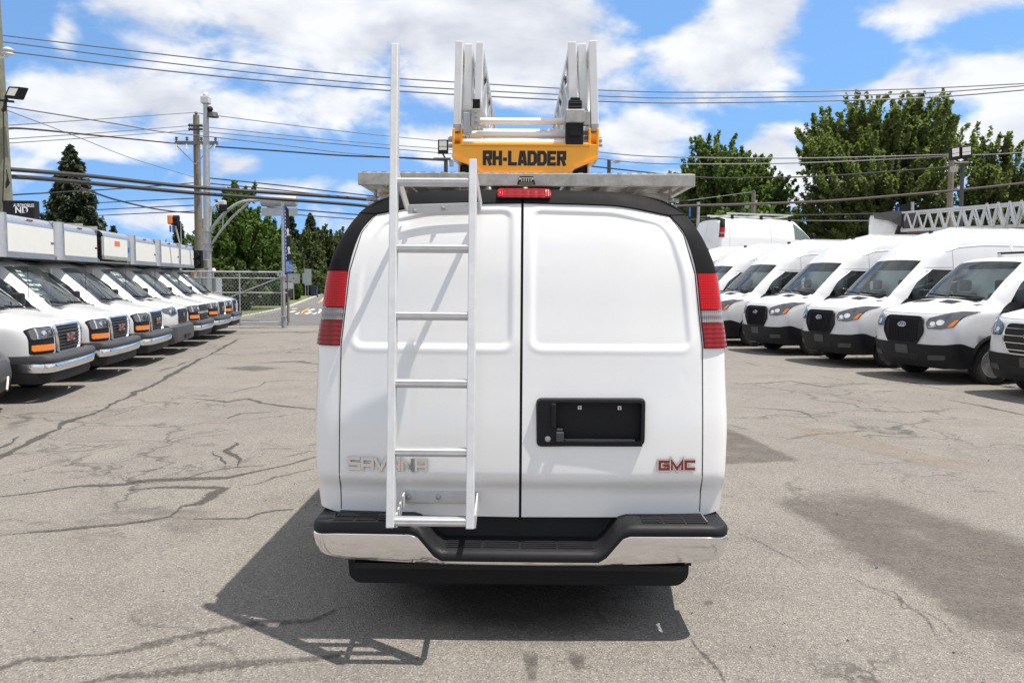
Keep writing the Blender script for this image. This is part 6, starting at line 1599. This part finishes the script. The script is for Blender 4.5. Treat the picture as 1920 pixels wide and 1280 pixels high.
# wooden pole at the picture edge with floodlight
LP = Vector((at(-2, 160, 20).x, 20, 0)); 
lp = thing('utility_pole', 'greenish treated wooden pole at the picture edge carrying a floodlight and thick cables', 'pole', tuple(LP))
MB().tube([(.10, 0, 0), (-.06, 0, 8.6)], .19, 12, r_end=.14).build('pole_shaft', WOODG, lp, smooth=True)
sx = lambda u_, v_, Y=19.7: at(u_, v_, Y) - LP
fl = MB().add([sx(6, 184), sx(15, 162), sx(37, 163), sx(27, 186)] + [p + Vector((.10, .22, .02)) for p in (sx(6, 184), sx(15, 162), sx(37, 163), sx(27, 186))], [(0, 1, 2, 3), (7, 6, 5, 4), (0, 4, 5, 1), (1, 5, 6, 2), (2, 6, 7, 3), (3, 7, 4, 0)]).build('floodlight', BLACKP, lp, bevel=.02)
MB().add([sx(12, 178, 19.66), sx(18, 165, 19.66), sx(34, 166, 19.66), sx(27, 180, 19.66)], [(0, 1, 2, 3)]).build('lamp_glass', LENSW, fl)
MB().tube(curve([sx(4, 207), sx(9, 205), sx(10, 190), sx(13, 185)]), .04, 8).build('lamp_bracket', BLACKP, lp, smooth=True)
MB().tube([sx(0, 188), sx(26, 191)], .03, 6).build('lamp_arm', BLACKP, lp)
MB().tube([sx(-6, 109), sx(15, 107)], .025, 6).lathe([(.04, 0), (.14, .03), (.10, .08), (.15, .12), (.05, .18)], Matrix.Translation(sx(15, 104)), 10).build('street_lamp_head', ALUW, lp, smooth=True)
for k in range(5): MB().tube(curve([sx(12, 318 + k * 4), sx(14 + k, 330 + k * 3), sx(11, 345 + k * 2)]), .012, 5).build('cable_loop', CABLE, lp)
MB().tube([sx(6, 200), sx(8, 300), sx(5, 380)], .015, 5).build('downlead', CABLE, lp)
# black sign above the vans
sg = thing('shop_sign', 'black dealer sign with white lettering behind the box bodies', 'sign', (at(34, 390, 19.0).x, 19.0, 0))
sx = lambda u_, v_, Y=19.0: at(u_, v_, Y) - Vector(sg.location)
MB().box(sx(5, 390).x, sx(64, 390).x, 0, .22, sx(30, 412).z, sx(30, 376).z).build('sign_board', BLACKP, sg, bevel=.01)
for u_ in (12, 58): MB().box(sx(u_, 400).x - .06, sx(u_, 400).x + .06, .05, .17, 0, sx(30, 411).z).build('sign_leg', STEEL, sg)
text_mesh('lettering', 'AUTOMOBILES', axis_m(sx(25, 388, 18.98), (1, 0, 0), (0, 0, 1)), .105, WHITET, sg, off=.002, sx=.68)
text_mesh('lettering', 'ND', axis_m(sx(28, 399, 18.98), (1, 0, 0), (0, 0, 1)), .20, WHITET, sg, off=.006)
MB().add([sx(43, 399, 18.98), sx(50, 391, 18.98), sx(50, 399, 18.98)], [(0, 1, 2)]).build('sign_logo', BLUEP, sg)

def flood(label, u_, vtop, vbot, Y, heads, arm=None, wood=False):
    b_ = at(u_, vbot, Y); o = thing('floodlight_pole', label, 'lamp post', (b_.x, Y, 0))
    f = lambda a, b, y=Y - .15: at(a, b, y) - Vector(o.location)
    MB().tube([(0, 0, 0), (f(u_, vtop, Y).x, 0, f(u_, vtop, Y).z)], .07, 8).build('pole_shaft', GREYP, o, smooth=True)
    for (u0, v0, u1, v1, lean) in heads:
        P_ = [f(u0, v0), f(u1, v0 - lean), f(u1 + lean * .4, v1 - lean), f(u0 + lean * .4, v1)]
        h = MB().add(P_ + [p + Vector((0, .18, .03)) for p in P_], [(0, 1, 2, 3), (7, 6, 5, 4), (0, 4, 5, 1), (1, 5, 6, 2), (2, 6, 7, 3), (3, 7, 4, 0)]).build('floodlight', BLACKP, o, bevel=.015)
        for a, b in ((.08, .46), (.50, .72)):
            vv0, vv1 = v0 + (v1 - v0) * a, v0 + (v1 - v0) * b
            MB().add([f(u0 + 2.5, vv0, Y - .17), f(u1 - 2.5, vv0 - lean, Y - .17), f(u1 - 2.5, vv1 - lean, Y - .17), f(u0 + 2.5, vv1, Y - .17)], [(0, 1, 2, 3)]).build('lamp_glass', LENSW, h)
        MB().tube([f((u0 + u1) / 2, v1 - lean / 2), f(u_, vtop + 2, Y)], .03, 6).build('lamp_bracket', BLACKP, o)
    return o, f
o, f = flood('dark floodlight on a slim pole seen just over the rack beside the orange cradle', 836, 297, 330, 30, [(821, 262, 840, 289, 0)])
MB().tube([f(813, 298), f(845, 298)], .05, 6).build('crossbar', GREYP, o); MB().box(f(842, 305).x, f(850, 305).x, -.1, .1, f(845, 311).z, f(845, 299).z).build('junction_box', STEEL, o)
o, f = flood('pair of floodlights on a dark pole in front of the big tree', 1805, 304, 385, 30, [(1783, 277, 1801, 301, 2), (1802, 275, 1823, 298, 2)])
MB().tube([f(1790, 306), f(1816, 305)], .05, 6).build('crossbar', GREYP, o); MB().box(f(1788, 315).x, f(1798, 315).x, -.1, .1, f(1790, 321).z, f(1790, 311).z).build('junction_box', ALUD, o)
b_ = at(1142, 330, 45); o = thing('street_lamp', 'distant dark pole with a small curved lamp beside the orange cradle', 'lamp post', (b_.x, 45, 0))
f = lambda a, b, y=45.0: at(a, b, y) - Vector(o.location)
MB().tube([(0, 0, 0), f(1142, 300)], .10, 8).build('pole_shaft', GREYP, o, smooth=True)
MB().tube(curve([f(1143, 307), f(1149, 304), f(1154, 302)]), .03, 6).build('lamp_arm', STEEL, o); MB().ball(tuple(f(1156, 303)), .14, 8, (1.6, 1, .6)).build('lamp_head', ALUW, o, smooth=True)
def wood_pole(label, u_, vt, Y, r_):
    b_ = at(u_, 400, Y); o = thing('utility_pole', label, 'pole', (b_.x, Y, 0)); t_ = at(u_, vt, Y)
    MB().tube([(0, 0, 0), (0, 0, t_.z)], r_, 10, r_end=r_ * .75).build('pole_shaft', WOOD, o, smooth=True)
    MB().lathe([(.04, 0), (.09, .04), (.05, .1)], Matrix.Translation((0, 0, t_.z)), 8).build('pole_cap', GREYP, o)
    return o
wood_pole('old wooden pole beside the pair of floodlights', 1780, 288, 42, .17)
wood_pole('short wooden pole standing among the trees behind the raised van', 1412, 360, 46, .15)
def frame_sign(label, u0, v0, u1, v1, Y):
    a = at(u1, v1, Y); o = thing('sign_frame', label, 'sign', (a.x, Y, 0)); f = lambda p, q_, y=Y: at(p, q_, y) - Vector(o.location)
    MB().tube([(0, 0, 0), (0, 0, f(u1, v0).z)], .07, 8).build('post', STEEL, o, smooth=True)
    P_ = [f(u0, v0 + 6), f(u1 - 1, v0 + 2), f(u1 - 1, v1 + 8), f(u0, v1 + 8)]
    MB().add(P_ + [p + Vector((0, .1, 0)) for p in P_], [(0, 1, 2, 3), (7, 6, 5, 4), (0, 4, 5, 1), (1, 5, 6, 2), (2, 6, 7, 3), (3, 7, 4, 0)]).build('sign_board', BLACKP, o)
    P_ = [f(u0 + 2, v0 + 8, Y - .03), f(u1 - 2, v0 + 5, Y - .03), f(u1 - 2, (v0 + v1) / 2, Y - .03), f(u0 + 2, (v0 + v1) / 2 + 2, Y - .03)]
    MB().add([f(u0 + 1, v0 + 10, Y - .03), f(u0 + 4, v0 + 9, Y - .03), f(u0 + 4, v1 + 6, Y - .03), f(u0 + 1, v1 + 6, Y - .03)], [(0, 1, 2, 3)]).build('blue_field', BLUEP, o)
frame_sign('blue and black sign board on a steel post behind the raised van tail', 1291, 379, 1309, 400, 36)
frame_sign('blue and black sign board on a steel post behind the lattice ladder', 1682, 379, 1710, 402, 34)

# ================================================================== overhead cables
def cable(label, pix, w, Y0, Y1, m=WIRE, group=None, name='overhead_cable', ext=True):
    """pix: points along the cable; the depth runs from Y0 at the first to Y1 at the last"""
    u0, u1 = pix[0][0], pix[-1][0]; P = []
    for u_, v_ in pix: P.append(at(u_, v_, Y0 + (Y1 - Y0) * (u_ - u0) / (u1 - u0)))
    if ext:
        P.insert(0, P[0] + (P[0] - P[1]).normalized() * 6) if pix[0][0] <= 0 else None
        if pix[-1][0] >= 1920: P.append(P[-1] + (P[-1] - P[-2]).normalized() * 6)
    rr = w * (Y0 + Y1) / 2 / 1550 / 2
    o = MB().tube(curve(P, 6), rr, 6).build(name, m, None, smooth=True)
    return tag(o, label, 'cable', group)
G3 = 'three sky wires'
cable('topmost thin grey wire of the three crossing the whole sky', [(0, 66), (320, 104), (640, 139), (900, 157), (1122, 169), (1320, 173), (1646, 169), (1919.9, 157)], 2.3, 26, 26, group=G3)
cable('middle thin grey wire of the three crossing the whole sky', [(0, 78), (320, 119), (640, 153), (900, 170), (1122, 180), (1320, 184), (1700, 176), (1919.9, 161)], 2.3, 26.2, 26.2, group=G3)
cable('lowest thin grey wire of the three crossing the whole sky', [(0, 95), (320, 134), (640, 163.5), (900, 180), (1122, 190), (1320, 193), (1700, 185), (1919.9, 169)], 2.6, 26.4, 26.4, group=G3)
cable('upper thick black cable drooping from the pole at the picture edge', [(11, 317), (158, 329), (366, 351), (640, 370), (735, 378), (900, 388), (1080, 392)], 7, 20, 31, CABLE)
cable('lower thick black cable drooping from the pole at the picture edge', [(12, 331), (101, 337), (366, 362), (640, 382), (735, 391), (900, 402), (1150, 409), (1470, 404)], 6, 20, 44, CABLE)
cable('thin black cable branching down from the thick pair to the wooden pole foot', [(150, 352), (168, 358), (215, 374), (282, 390), (330, 397), (364, 399)], 3, 21, 35.8, CABLE)
cable('twisted black cable reaching the crossarm end from the picture edge pole', [(11, 247), (40, 241), (188, 255), (327, 269)], 3.2, 20, 35.7, CABLE)
cable('twisted black cable leaving the crossarm towards the floodlight over the rack', [(403, 275), (520, 283), (640, 291.6), (736, 295), (836, 300)], 3, 35.7, 30, CABLE)
cable('grey twisted wire sloping across behind the steel pole', [(14, 200), (215, 232), (302, 247), (370, 254), (504, 269), (640, 286), (800, 300), (960, 308), (1110, 312)], 1.8, 20, 40)
cable('single wire from the left rising to the wooden pole top', [(2, 236), (180, 224), (366, 211)], 1.5, 21, 36)
cable('single wire running from the wooden pole top towards the rack', [(366, 211), (406, 217), (640, 246), (842, 266), (1000, 278), (1122, 285)], 1.5, 36, 40)
cable('upper side wire of the wooden pole on its far left', [(8, 261), (190, 249), (356, 236)], 1.5, 22, 36); cable('upper side wire from the wooden pole to the rack', [(372, 237), (640, 264), (840, 280), (1000, 291), (1122, 297)], 1.5, 36, 40)
cable('lower side wire of the wooden pole on its far left', [(8, 269), (190, 257), (356, 245)], 1.4, 22, 36); cable('lower side wire from the wooden pole to the rack', [(372, 246), (640, 271), (840, 288), (1000, 301), (1110, 312)], 1.4, 36, 40)
cable('very thin stay wire falling from the floodlight pole to the wooden pole', [(13, 207), (140, 255), (250, 298), (363, 332)], 1.2, 20, 35.8)
cable('slack black wire low between the spruce and the wooden pole', [(12, 366), (100, 361), (250, 352), (363, 343)], 2.4, 22, 35.8, CABLE)
cable('black service wire passing above the green tree', [(392, 334), (520, 347), (640, 361), (760, 372), (1000, 382), (1290, 376)], 2.2, 35, 44, CABLE); cable('second black service wire passing above the green tree', [(392, 344), (520, 356), (640, 369), (760, 380), (1000, 392), (1240, 392)], 2, 35, 44, CABLE)
for v, nm in ((381, 'highest'), (394, 'middle'), (405, 'lowest')): cable(f'{nm} thin dark wire crossing in front of sky right of the spruce', [(150, v + 1), (250, v - 4), (363, v - 9)], 1.8, 46, 37, CABLE)
cable('thin wire over the signal name plate, upper', [(500, 388), (640, 400), (760, 408), (1000, 416), (1300, 412), (1477, 404)], 2.4, 34, 44, CABLE); cable('thin wire over the signal name plate, lower', [(500, 398), (640, 409), (760, 417), (1000, 424), (1300, 420), (1477, 413)], 1.8, 34, 44, CABLE)
cable('thick dark cable rising over the raised van and big tree to the picture edge', [(1080, 392), (1240, 389), (1280, 386), (1420, 382), (1563, 376), (1779, 358), (1919.9, 343)], 5, 31, 33, mat('cable_brown', (.06, .045, .045), .7))
cable('upper grey wire passing in front of the big tree crown', [(1122, 285), (1240, 294), (1506, 296.6), (1779, 290)], 2.2, 40, 41.6); cable('lower grey wire passing in front of the big tree crown', [(1122, 297), (1240, 307), (1506, 305.6), (1779, 293)], 2.2, 40, 41.6)
cable('dark wire sagging beneath the grey pair in front of the big tree', [(1110, 312), (1305, 332), (1430, 333), (1563, 329), (1779, 313)], 2.6, 40, 41.6, CABLE)
cable('grey wire from the old wooden pole to the picture edge', [(1780, 290), (1850, 290), (1919.9, 286)], 2, 41.6, 41)
cable('dark wire in the gap below the big tree crown, upper', [(1470, 404), (1580, 402), (1690, 399)], 2.6, 44, 44, CABLE); cable('pale wire in the gap below the big tree crown, lower', [(1470, 413), (1580, 414), (1690, 413)], 2.2, 44, 44)
cable('fine wire climbing to the short wooden pole', [(1290, 376), (1350, 368), (1412, 360)], 1.6, 44, 46)

# ================================================================== trees
def leaf_mat(name, c1, c2, tr=.35):
    m = bpy.data.materials.new(name); m.use_nodes = True; nt = m.node_tree; N = nt.nodes; L = nt.links; N.clear()
    g = N.new('ShaderNodeNewGeometry'); mx = N.new('ShaderNodeMix'); mx.data_type = 'RGBA'; L.new(g.outputs['Random Per Island'], mx.inputs[0])
    mx.inputs[6].default_value = (*c1, 1); mx.inputs[7].default_value = (*c2, 1)
    d = N.new('ShaderNodeBsdfPrincipled'); d.inputs['Roughness'].default_value = .55; d.inputs['Specular IOR Level'].default_value = .35; L.new(mx.outputs[2], d.inputs['Base Color'])
    t = N.new('ShaderNodeBsdfTranslucent'); hs = N.new('ShaderNodeMix'); hs.data_type = 'RGBA'; hs.blend_type = 'MULTIPLY'; hs.inputs[0].default_value = 1; hs.inputs[7].default_value = (1.1, 1.3, .5, 1); L.new(mx.outputs[2], hs.inputs[6]); L.new(hs.outputs[2], t.inputs[0])
    s = N.new('ShaderNodeMixShader'); s.inputs[0].default_value = tr; L.new(d.outputs[0], s.inputs[1]); L.new(t.outputs[0], s.inputs[2])
    o = N.new('ShaderNodeOutputMaterial'); L.new(s.outputs[0], o.inputs[0]); return m
MAPLE = leaf_mat('maple_leaf', (.115, .145, .052), (.215, .24, .098), .56); BRIGHT = leaf_mat('linden_leaf', (.075, .135, .028), (.15, .22, .055), .45)
SPRUCE = leaf_mat('spruce_needle', (.030, .045, .022), (.065, .082, .040), .2); OAK = leaf_mat('dark_leaf', (.058, .085, .03), (.12, .145, .055), .42); HEDGE = leaf_mat('hedge_leaf', (.05, .09, .02), (.11, .16, .04), .35)
BARK = mat('bark', (.11, .09, .075), .95, noise=.3, nscale=10)
def quads(P, A, B):
    n = len(P); V = np.empty((n, 4, 3)); V[:, 0] = P - A; V[:, 1] = P + B; V[:, 2] = P + A; V[:, 3] = P - B
    return V.reshape(-1, 3), np.arange(n * 4).reshape(-1, 4)
def unit(v): return v / (np.linalg.norm(v, axis=1, keepdims=True) + 1e-9)
def crown_mesh(name, rng, clumps, dirs, rad, length, per, leaf):
    n = len(clumps); C_ = np.repeat(clumps, per, 0); D_ = np.repeat(dirs, per, 0); r_ = np.repeat(rad, per)[:, None]; l_ = np.repeat(length, per)[:, None]
    t = rng.random((n * per, 1)); P = C_ + D_ * l_ * (t - .35) + unit(rng.normal(size=(n * per, 3))) * r_ * (rng.random((n * per, 1)) ** .5) * (1.15 - .75 * t)
    nr = unit(D_ * .4 + rng.normal(size=P.shape) + np.array([0, 0, .5])); a = unit(np.cross(nr, rng.normal(size=P.shape))); b = np.cross(nr, a)
    s = leaf * rng.uniform(.6, 1.3, (len(P), 1))
    V, F = quads(P, a * s, b * s * .55)
    return np_mesh(name, V, F)
def deciduous(name, label, x, y, z0, lobes, nclump, per, leaf, m, shoot=1.0, trunk_r=.3, seed=1, up=.5, limbs=7, group=None, gap=0.0):
    """lobes: (dx, dy, z, rx, rz)"""
    rng = np.random.default_rng(seed); o = thing(name, label, 'tree', (x, y, 0), 0, group)
    vol = np.array([l[3] ** 2 * l[4] for l in lobes]); k = rng.choice(len(lobes), nclump, p=vol / vol.sum()); L_ = np.array(lobes)[k]
    u_ = unit(rng.normal(size=(nclump, 3))); rr = rng.random((nclump, 1)) ** .42
    P = np.stack([L_[:, 0], L_[:, 1], L_[:, 2]], 1) + u_ * rr * np.stack([L_[:, 3], L_[:, 3], L_[:, 4]], 1)
    ctr = np.array([np.average([l[0] for l in lobes]), np.average([l[1] for l in lobes]), min(l[2] - l[4] for l in lobes)])
    D = unit(unit(P - ctr) + np.array([0, 0, up]) + rng.normal(size=P.shape) * .25)
    sz = rng.uniform(.6, 1.35, nclump)
    me = crown_mesh('crown', rng, P, D, .27 * shoot * sz, 1.25 * shoot * sz, per, leaf)
    link_mesh('crown', me, o, m)
    mb = MB(); top = max(l[2] + l[4] for l in lobes); zb = min(l[2] - l[4] for l in lobes)
    mb.tube([(0, 0, z0), (.05, .02, zb * .6 + z0 * .4), (.0, 0, zb + (top - zb) * .45)], [trunk_r * 1.2, trunk_r, trunk_r * .5], 9)
    for i in range(limbs * 2):
        q_ = P[rng.integers(nclump)] * np.array([.75, .75, .88]); zz = zb * .75 + (top - zb) * rng.uniform(.0, .3)
        a = Vector((0, 0, zz)); b = Vector(q_)
        if b.z < zz: continue
        c = a.lerp(b, .45) + Vector((0, 0, (b.z - a.z) * .12)); mb.tube([a, c, b], [trunk_r * .4, trunk_r * .22, trunk_r * .05], 6)
    mb.build('trunk', BARK, o, smooth=True)
    return o
def conifer(name, label, x, y, h, r, seed=1, n=24000, leaf=.16, zlow=.08, m=None, group=None, z0=0.0, droop=.35):
    rng = np.random.default_rng(seed); o = thing(name, label, 'tree', (x, y, z0), 0, group)
    nb = int(26 * h / 2); zs = h * (zlow + (1 - zlow) * rng.random(nb * 4) ** 1.15); ang = rng.random(nb * 4) * 6.283
    R_ = r * (1 - zs / h) ** .8 * rng.uniform(.55, 1.12, nb * 4) + .10
    w = R_ + .15; k = rng.choice(nb * 4, n, p=w / w.sum()); t = rng.random(n) ** .6
    rad = R_[k] * t; z = zs[k] - droop * rad * (.4 + .6 * t) + .35 * rad * t ** 3
    wid = .10 + .22 * R_[k] * (1 - t * .7) * rng.normal(size=n)
    ca, sa = np.cos(ang[k]), np.sin(ang[k])
    P = np.stack([ca * rad - sa * wid, sa * rad + ca * wid, z - np.abs(rng.normal(size=n)) * .10 * (.5 + R_[k])], 1)
    a = unit(np.stack([ca, sa, -.5 + 0 * ca], 1) + rng.normal(size=(n, 3)) * .45); b = unit(np.cross(a, rng.normal(size=(n, 3)) + np.array([0, 0, 1.2])))
    s = leaf * rng.uniform(.6, 1.4, (n, 1)); V, F = quads(P, a * s, b * s * .4)
    link_mesh('crown', np_mesh('crown', V, F), o, m or SPRUCE)
    MB().tube([(0, 0, 0), (0, 0, h * .97)], [r * .07 + .06, .02], 8).build('trunk', BARK, o)
    return o
def px_tree(u, vt, Y): p = at(u, vt, Y); return p.x, p.z
def halfw(px, Y): return px * Y / FPX
x, z = px_tree(132, 272, 46); conifer('spruce_tree', 'tall dark spruce standing alone behind the box bodies', x, 46, z, halfw(92, 46), 3, 52000, .15)
# bright broadleaf behind the signal pole
Y = 46; x, z = px_tree(448, 345, Y)
deciduous('broadleaf_tree', 'bright green broadleaf tree behind the steel signal pole and gate', x, Y, 0, [(0, 0, z - 1.6, 1.0, 1.5), (-.7, .3, z - 3.2, 1.5, 1.6), (.7, 0, z - 3.3, 1.4, 1.5), (-.2, -.3, 3.0, 2.3, 1.9), (1.3, .2, 2.6, 1.5, 1.6), (-1.2, .2, 2.6, 1.3, 1.6)], 560, 120, .12, BRIGHT, .75, .16, 5, .3)
# trees along the far street
TG = 'trees along the far street'
for i, (u, vt, Y, hw, lab) in enumerate(((545, 402, 92, 24, 'nearer dark conifer rising behind the black banner'), (582, 400, 104, 24, 'pointed conifer standing clear of the woods by the street'))):
    x, z = px_tree(u, vt, Y); conifer('conifer_tree', lab, x, Y, z, halfw(hw * 1.7, Y), 11 + i, 30000, .20, group=TG)
for i, (u, vt, Y, hw, lab) in enumerate(((568, 440, 98, 36, 'dark round tree between the two conifers by the street'), (608, 428, 108, 34, 'tall dark broadleaf tree over the wheeled bin'), (640, 438, 118, 34, 'dark broadleaf tree running behind the tail light of the big van'), (530, 455, 88, 30, 'dark tree low behind the gate banner'), (672, 446, 126, 40, 'farthest dark tree of the street, mostly behind the big van'))):
    x, z = px_tree(u, vt, Y); h = halfw(hw, Y)
    deciduous('street_tree', lab, x, Y, 0, [(0, 0, z * .72, h * .75, z * .28), (-h * .4, 0, z * .5, h * .7, z * .3), (h * .4, 0, z * .45, h * .7, z * .3), (0, 0, z * .27, h * .8, z * .26)], 300, 95, .21, OAK, 1.2, .3, 21 + i, .3, 5, TG)
x, z = px_tree(335, 418, 60); conifer('conifer_tree', 'small distant tree behind the orange backed signal', x, 60, z, halfw(20, 60), 15, 7000, .24, group=TG)
x, z = px_tree(212, 424, 66); conifer('conifer_tree', 'tiny far conifer tip just above a box roof', x, 66, z, halfw(9, 66), 16, 2500, .22, group=TG)
# shrubs
def shrub(label, u, v, Y, w, h, m, seed, name='shrub', n=120):
    p = at(u, v, Y); rng = np.random.default_rng(seed); o = thing(name, label, 'bush', (p.x, Y, 0))
    C_ = unit(rng.normal(size=(n, 3))) * (rng.random((n, 1)) ** .4) * np.array([w, w * .7, h * .55]) + np.array([0, 0, h * .5])
    C_[:, 2] = np.abs(C_[:, 2]); D = unit(C_ - np.array([0, 0, -.3]))
    link_mesh('foliage', crown_mesh('foliage', rng, C_, D, np.full(n, .22 * h), np.full(n, .4 * h), 60, .10 + .03 * h), o, m)
    MB().tube([(0, 0, 0), (.1, 0, h * .5)], [.05, .02], 6).tube([(0, 0, 0), (-.15, .1, h * .45)], [.04, .02], 6).build('stems', BARK, o)
shrub('light green bush behind the gate mesh', 462, 540, 52, 1.5, 2.0, HEDGE, 31); shrub('rounded bush behind the gate mesh towards its post', 508, 540, 52, 1.0, 1.7, BRIGHT, 32)
shrub('yellow green bush at the gate end of the lawn', 546, 560, 66, .7, 1.3, HEDGE, 33); shrub('large clipped hedge bush beside the verge sign posts', 574, 560, 84, 1.7, 2.1, OAK, 34, n=200); shrub('clipped hedge bush behind the wheeled bin', 590, 556, 90, 1.2, 2.0, HEDGE, 35, n=160)
shrub('dark bush low behind the roadside cabinet', 425, 540, 44, 1.8, 2.3, OAK, 36)
# big trees beyond the other row
Y = 58; x, z = px_tree(1640, 193, Y); k = Y / FPX
L_ = lambda u, v, ru, rv: ((u - 1640) * k, random.Random(u).uniform(-1.5, 1.5), at(1640, v, Y).z, ru * k, rv * k)
deciduous('maple_tree', 'biggest silver maple with upswept shoots behind the high roof vans', x, Y, 0,
 [L_(1640, 232, 60, 42), L_(1690, 245, 75, 45), L_(1575, 262, 62, 48), L_(1640, 290, 110, 50), L_(1725, 300, 72, 48), L_(1545, 305, 48, 44), L_(1600, 345, 85, 40), L_(1690, 350, 85, 40), L_(1530, 370, 36, 34), L_(1570, 395, 60, 34), L_(1650, 405, 80, 30), L_(1760, 270, 34, 28), L_(1728, 388, 44, 34), L_(1575, 430, 70, 26), L_(1650, 450, 110, 26), L_(1740, 430, 70, 30)], 1100, 95, .15, MAPLE, 1.15, .50, 41, .22, 22)
Y = 62; x, z = px_tree(1370, 268, Y); k = Y / FPX; L_ = lambda u, v, ru, rv: ((u - 1370) * k, random.Random(u).uniform(-1.5, 1.5), at(1370, v, Y).z, ru * k, rv * k)
deciduous('maple_tree', 'green tree directly behind the raised van and the rack corner', x, Y, 0,
 [L_(1340, 300, 48, 32), L_(1415, 325, 45, 30), L_(1370, 345, 90, 42), L_(1310, 355, 50, 36), L_(1440, 372, 42, 30), L_(1370, 395, 100, 36), L_(1400, 430, 90, 30), L_(1295, 330, 22, 14)], 700, 95, .15, leaf_mat('green_maple_leaf', (.10, .15, .046), (.19, .24, .08), .56), 1.1, .40, 42, .25, 14)
Y = 60; x, z = px_tree(1868, 254, Y); k = Y / FPX; L_ = lambda u, v, ru, rv: ((u - 1868) * k, random.Random(u).uniform(-1.5, 1.5), at(1868, v, Y).z, ru * k, rv * k)
deciduous('maple_tree', 'airy upright tree at the picture edge beyond the pair of floodlights', x, Y, 0,
 [L_(1850, 285, 26, 28), L_(1890, 290, 28, 26), L_(1868, 325, 46, 34), L_(1905, 345, 40, 34), L_(1845, 350, 34, 30), L_(1880, 378, 55, 26), L_(1830, 378, 26, 20), L_(1870, 425, 60, 30)], 280, 85, .15, MAPLE, 1.15, .28, 43, .5, 14)
for i, (u, vt, Y, hw, lab) in enumerate(((1480, 385, 70, 30, 'low dark tree in the gap between the two big maples'), (1760, 385, 66, 40, 'lower green tree behind the lattice ladder'), (1300, 375, 75, 40, 'low dark tree behind the rack corner'))):
    x, z = px_tree(u, vt, Y); h = halfw(hw, Y)
    deciduous('street_tree', lab, x, Y, 0, [(0, 0, z * .75, h * .8, z * .22), (-h * .4, 0, z * .5, h * .8, z * .26), (h * .4, 0, z * .5, h * .8, z * .26), (0, 0, z * .28, h, z * .24)], 260, 90, .20, OAK, 1.1, .25, 51 + i, .3, 4, 'low trees beyond the raised lot')
shrub('yellow green bush behind the raised van roof rack', 1390, 400, 52, 2.6, 5.2, HEDGE, 37, n=160); shrub('second yellow green bush farther along behind the raised van', 1435, 400, 53, 2.2, 5.0, HEDGE, 38, n=140)

# far woods along the horizon
rng = np.random.default_rng(77); n = 1500
a_ = rng.uniform(-1.05, 1.05, n); d_ = rng.uniform(170, 215, n); hh = 7 + 3.5 * np.sin(a_ * 23) * np.sin(a_ * 9 + 1) + rng.normal(size=n) * .8
P_ = np.stack([np.sin(a_) * d_, np.cos(a_) * d_, np.abs(hh) * rng.random(n) ** .6], 1)
o = link_mesh('far_woods', crown_mesh('far_woods', rng, P_, unit(rng.normal(size=(n, 3)) + np.array([0, 0, .8])), np.full(n, 1.6), np.full(n, 2.2), 26, .62), None, OAK); o['kind'] = 'stuff'
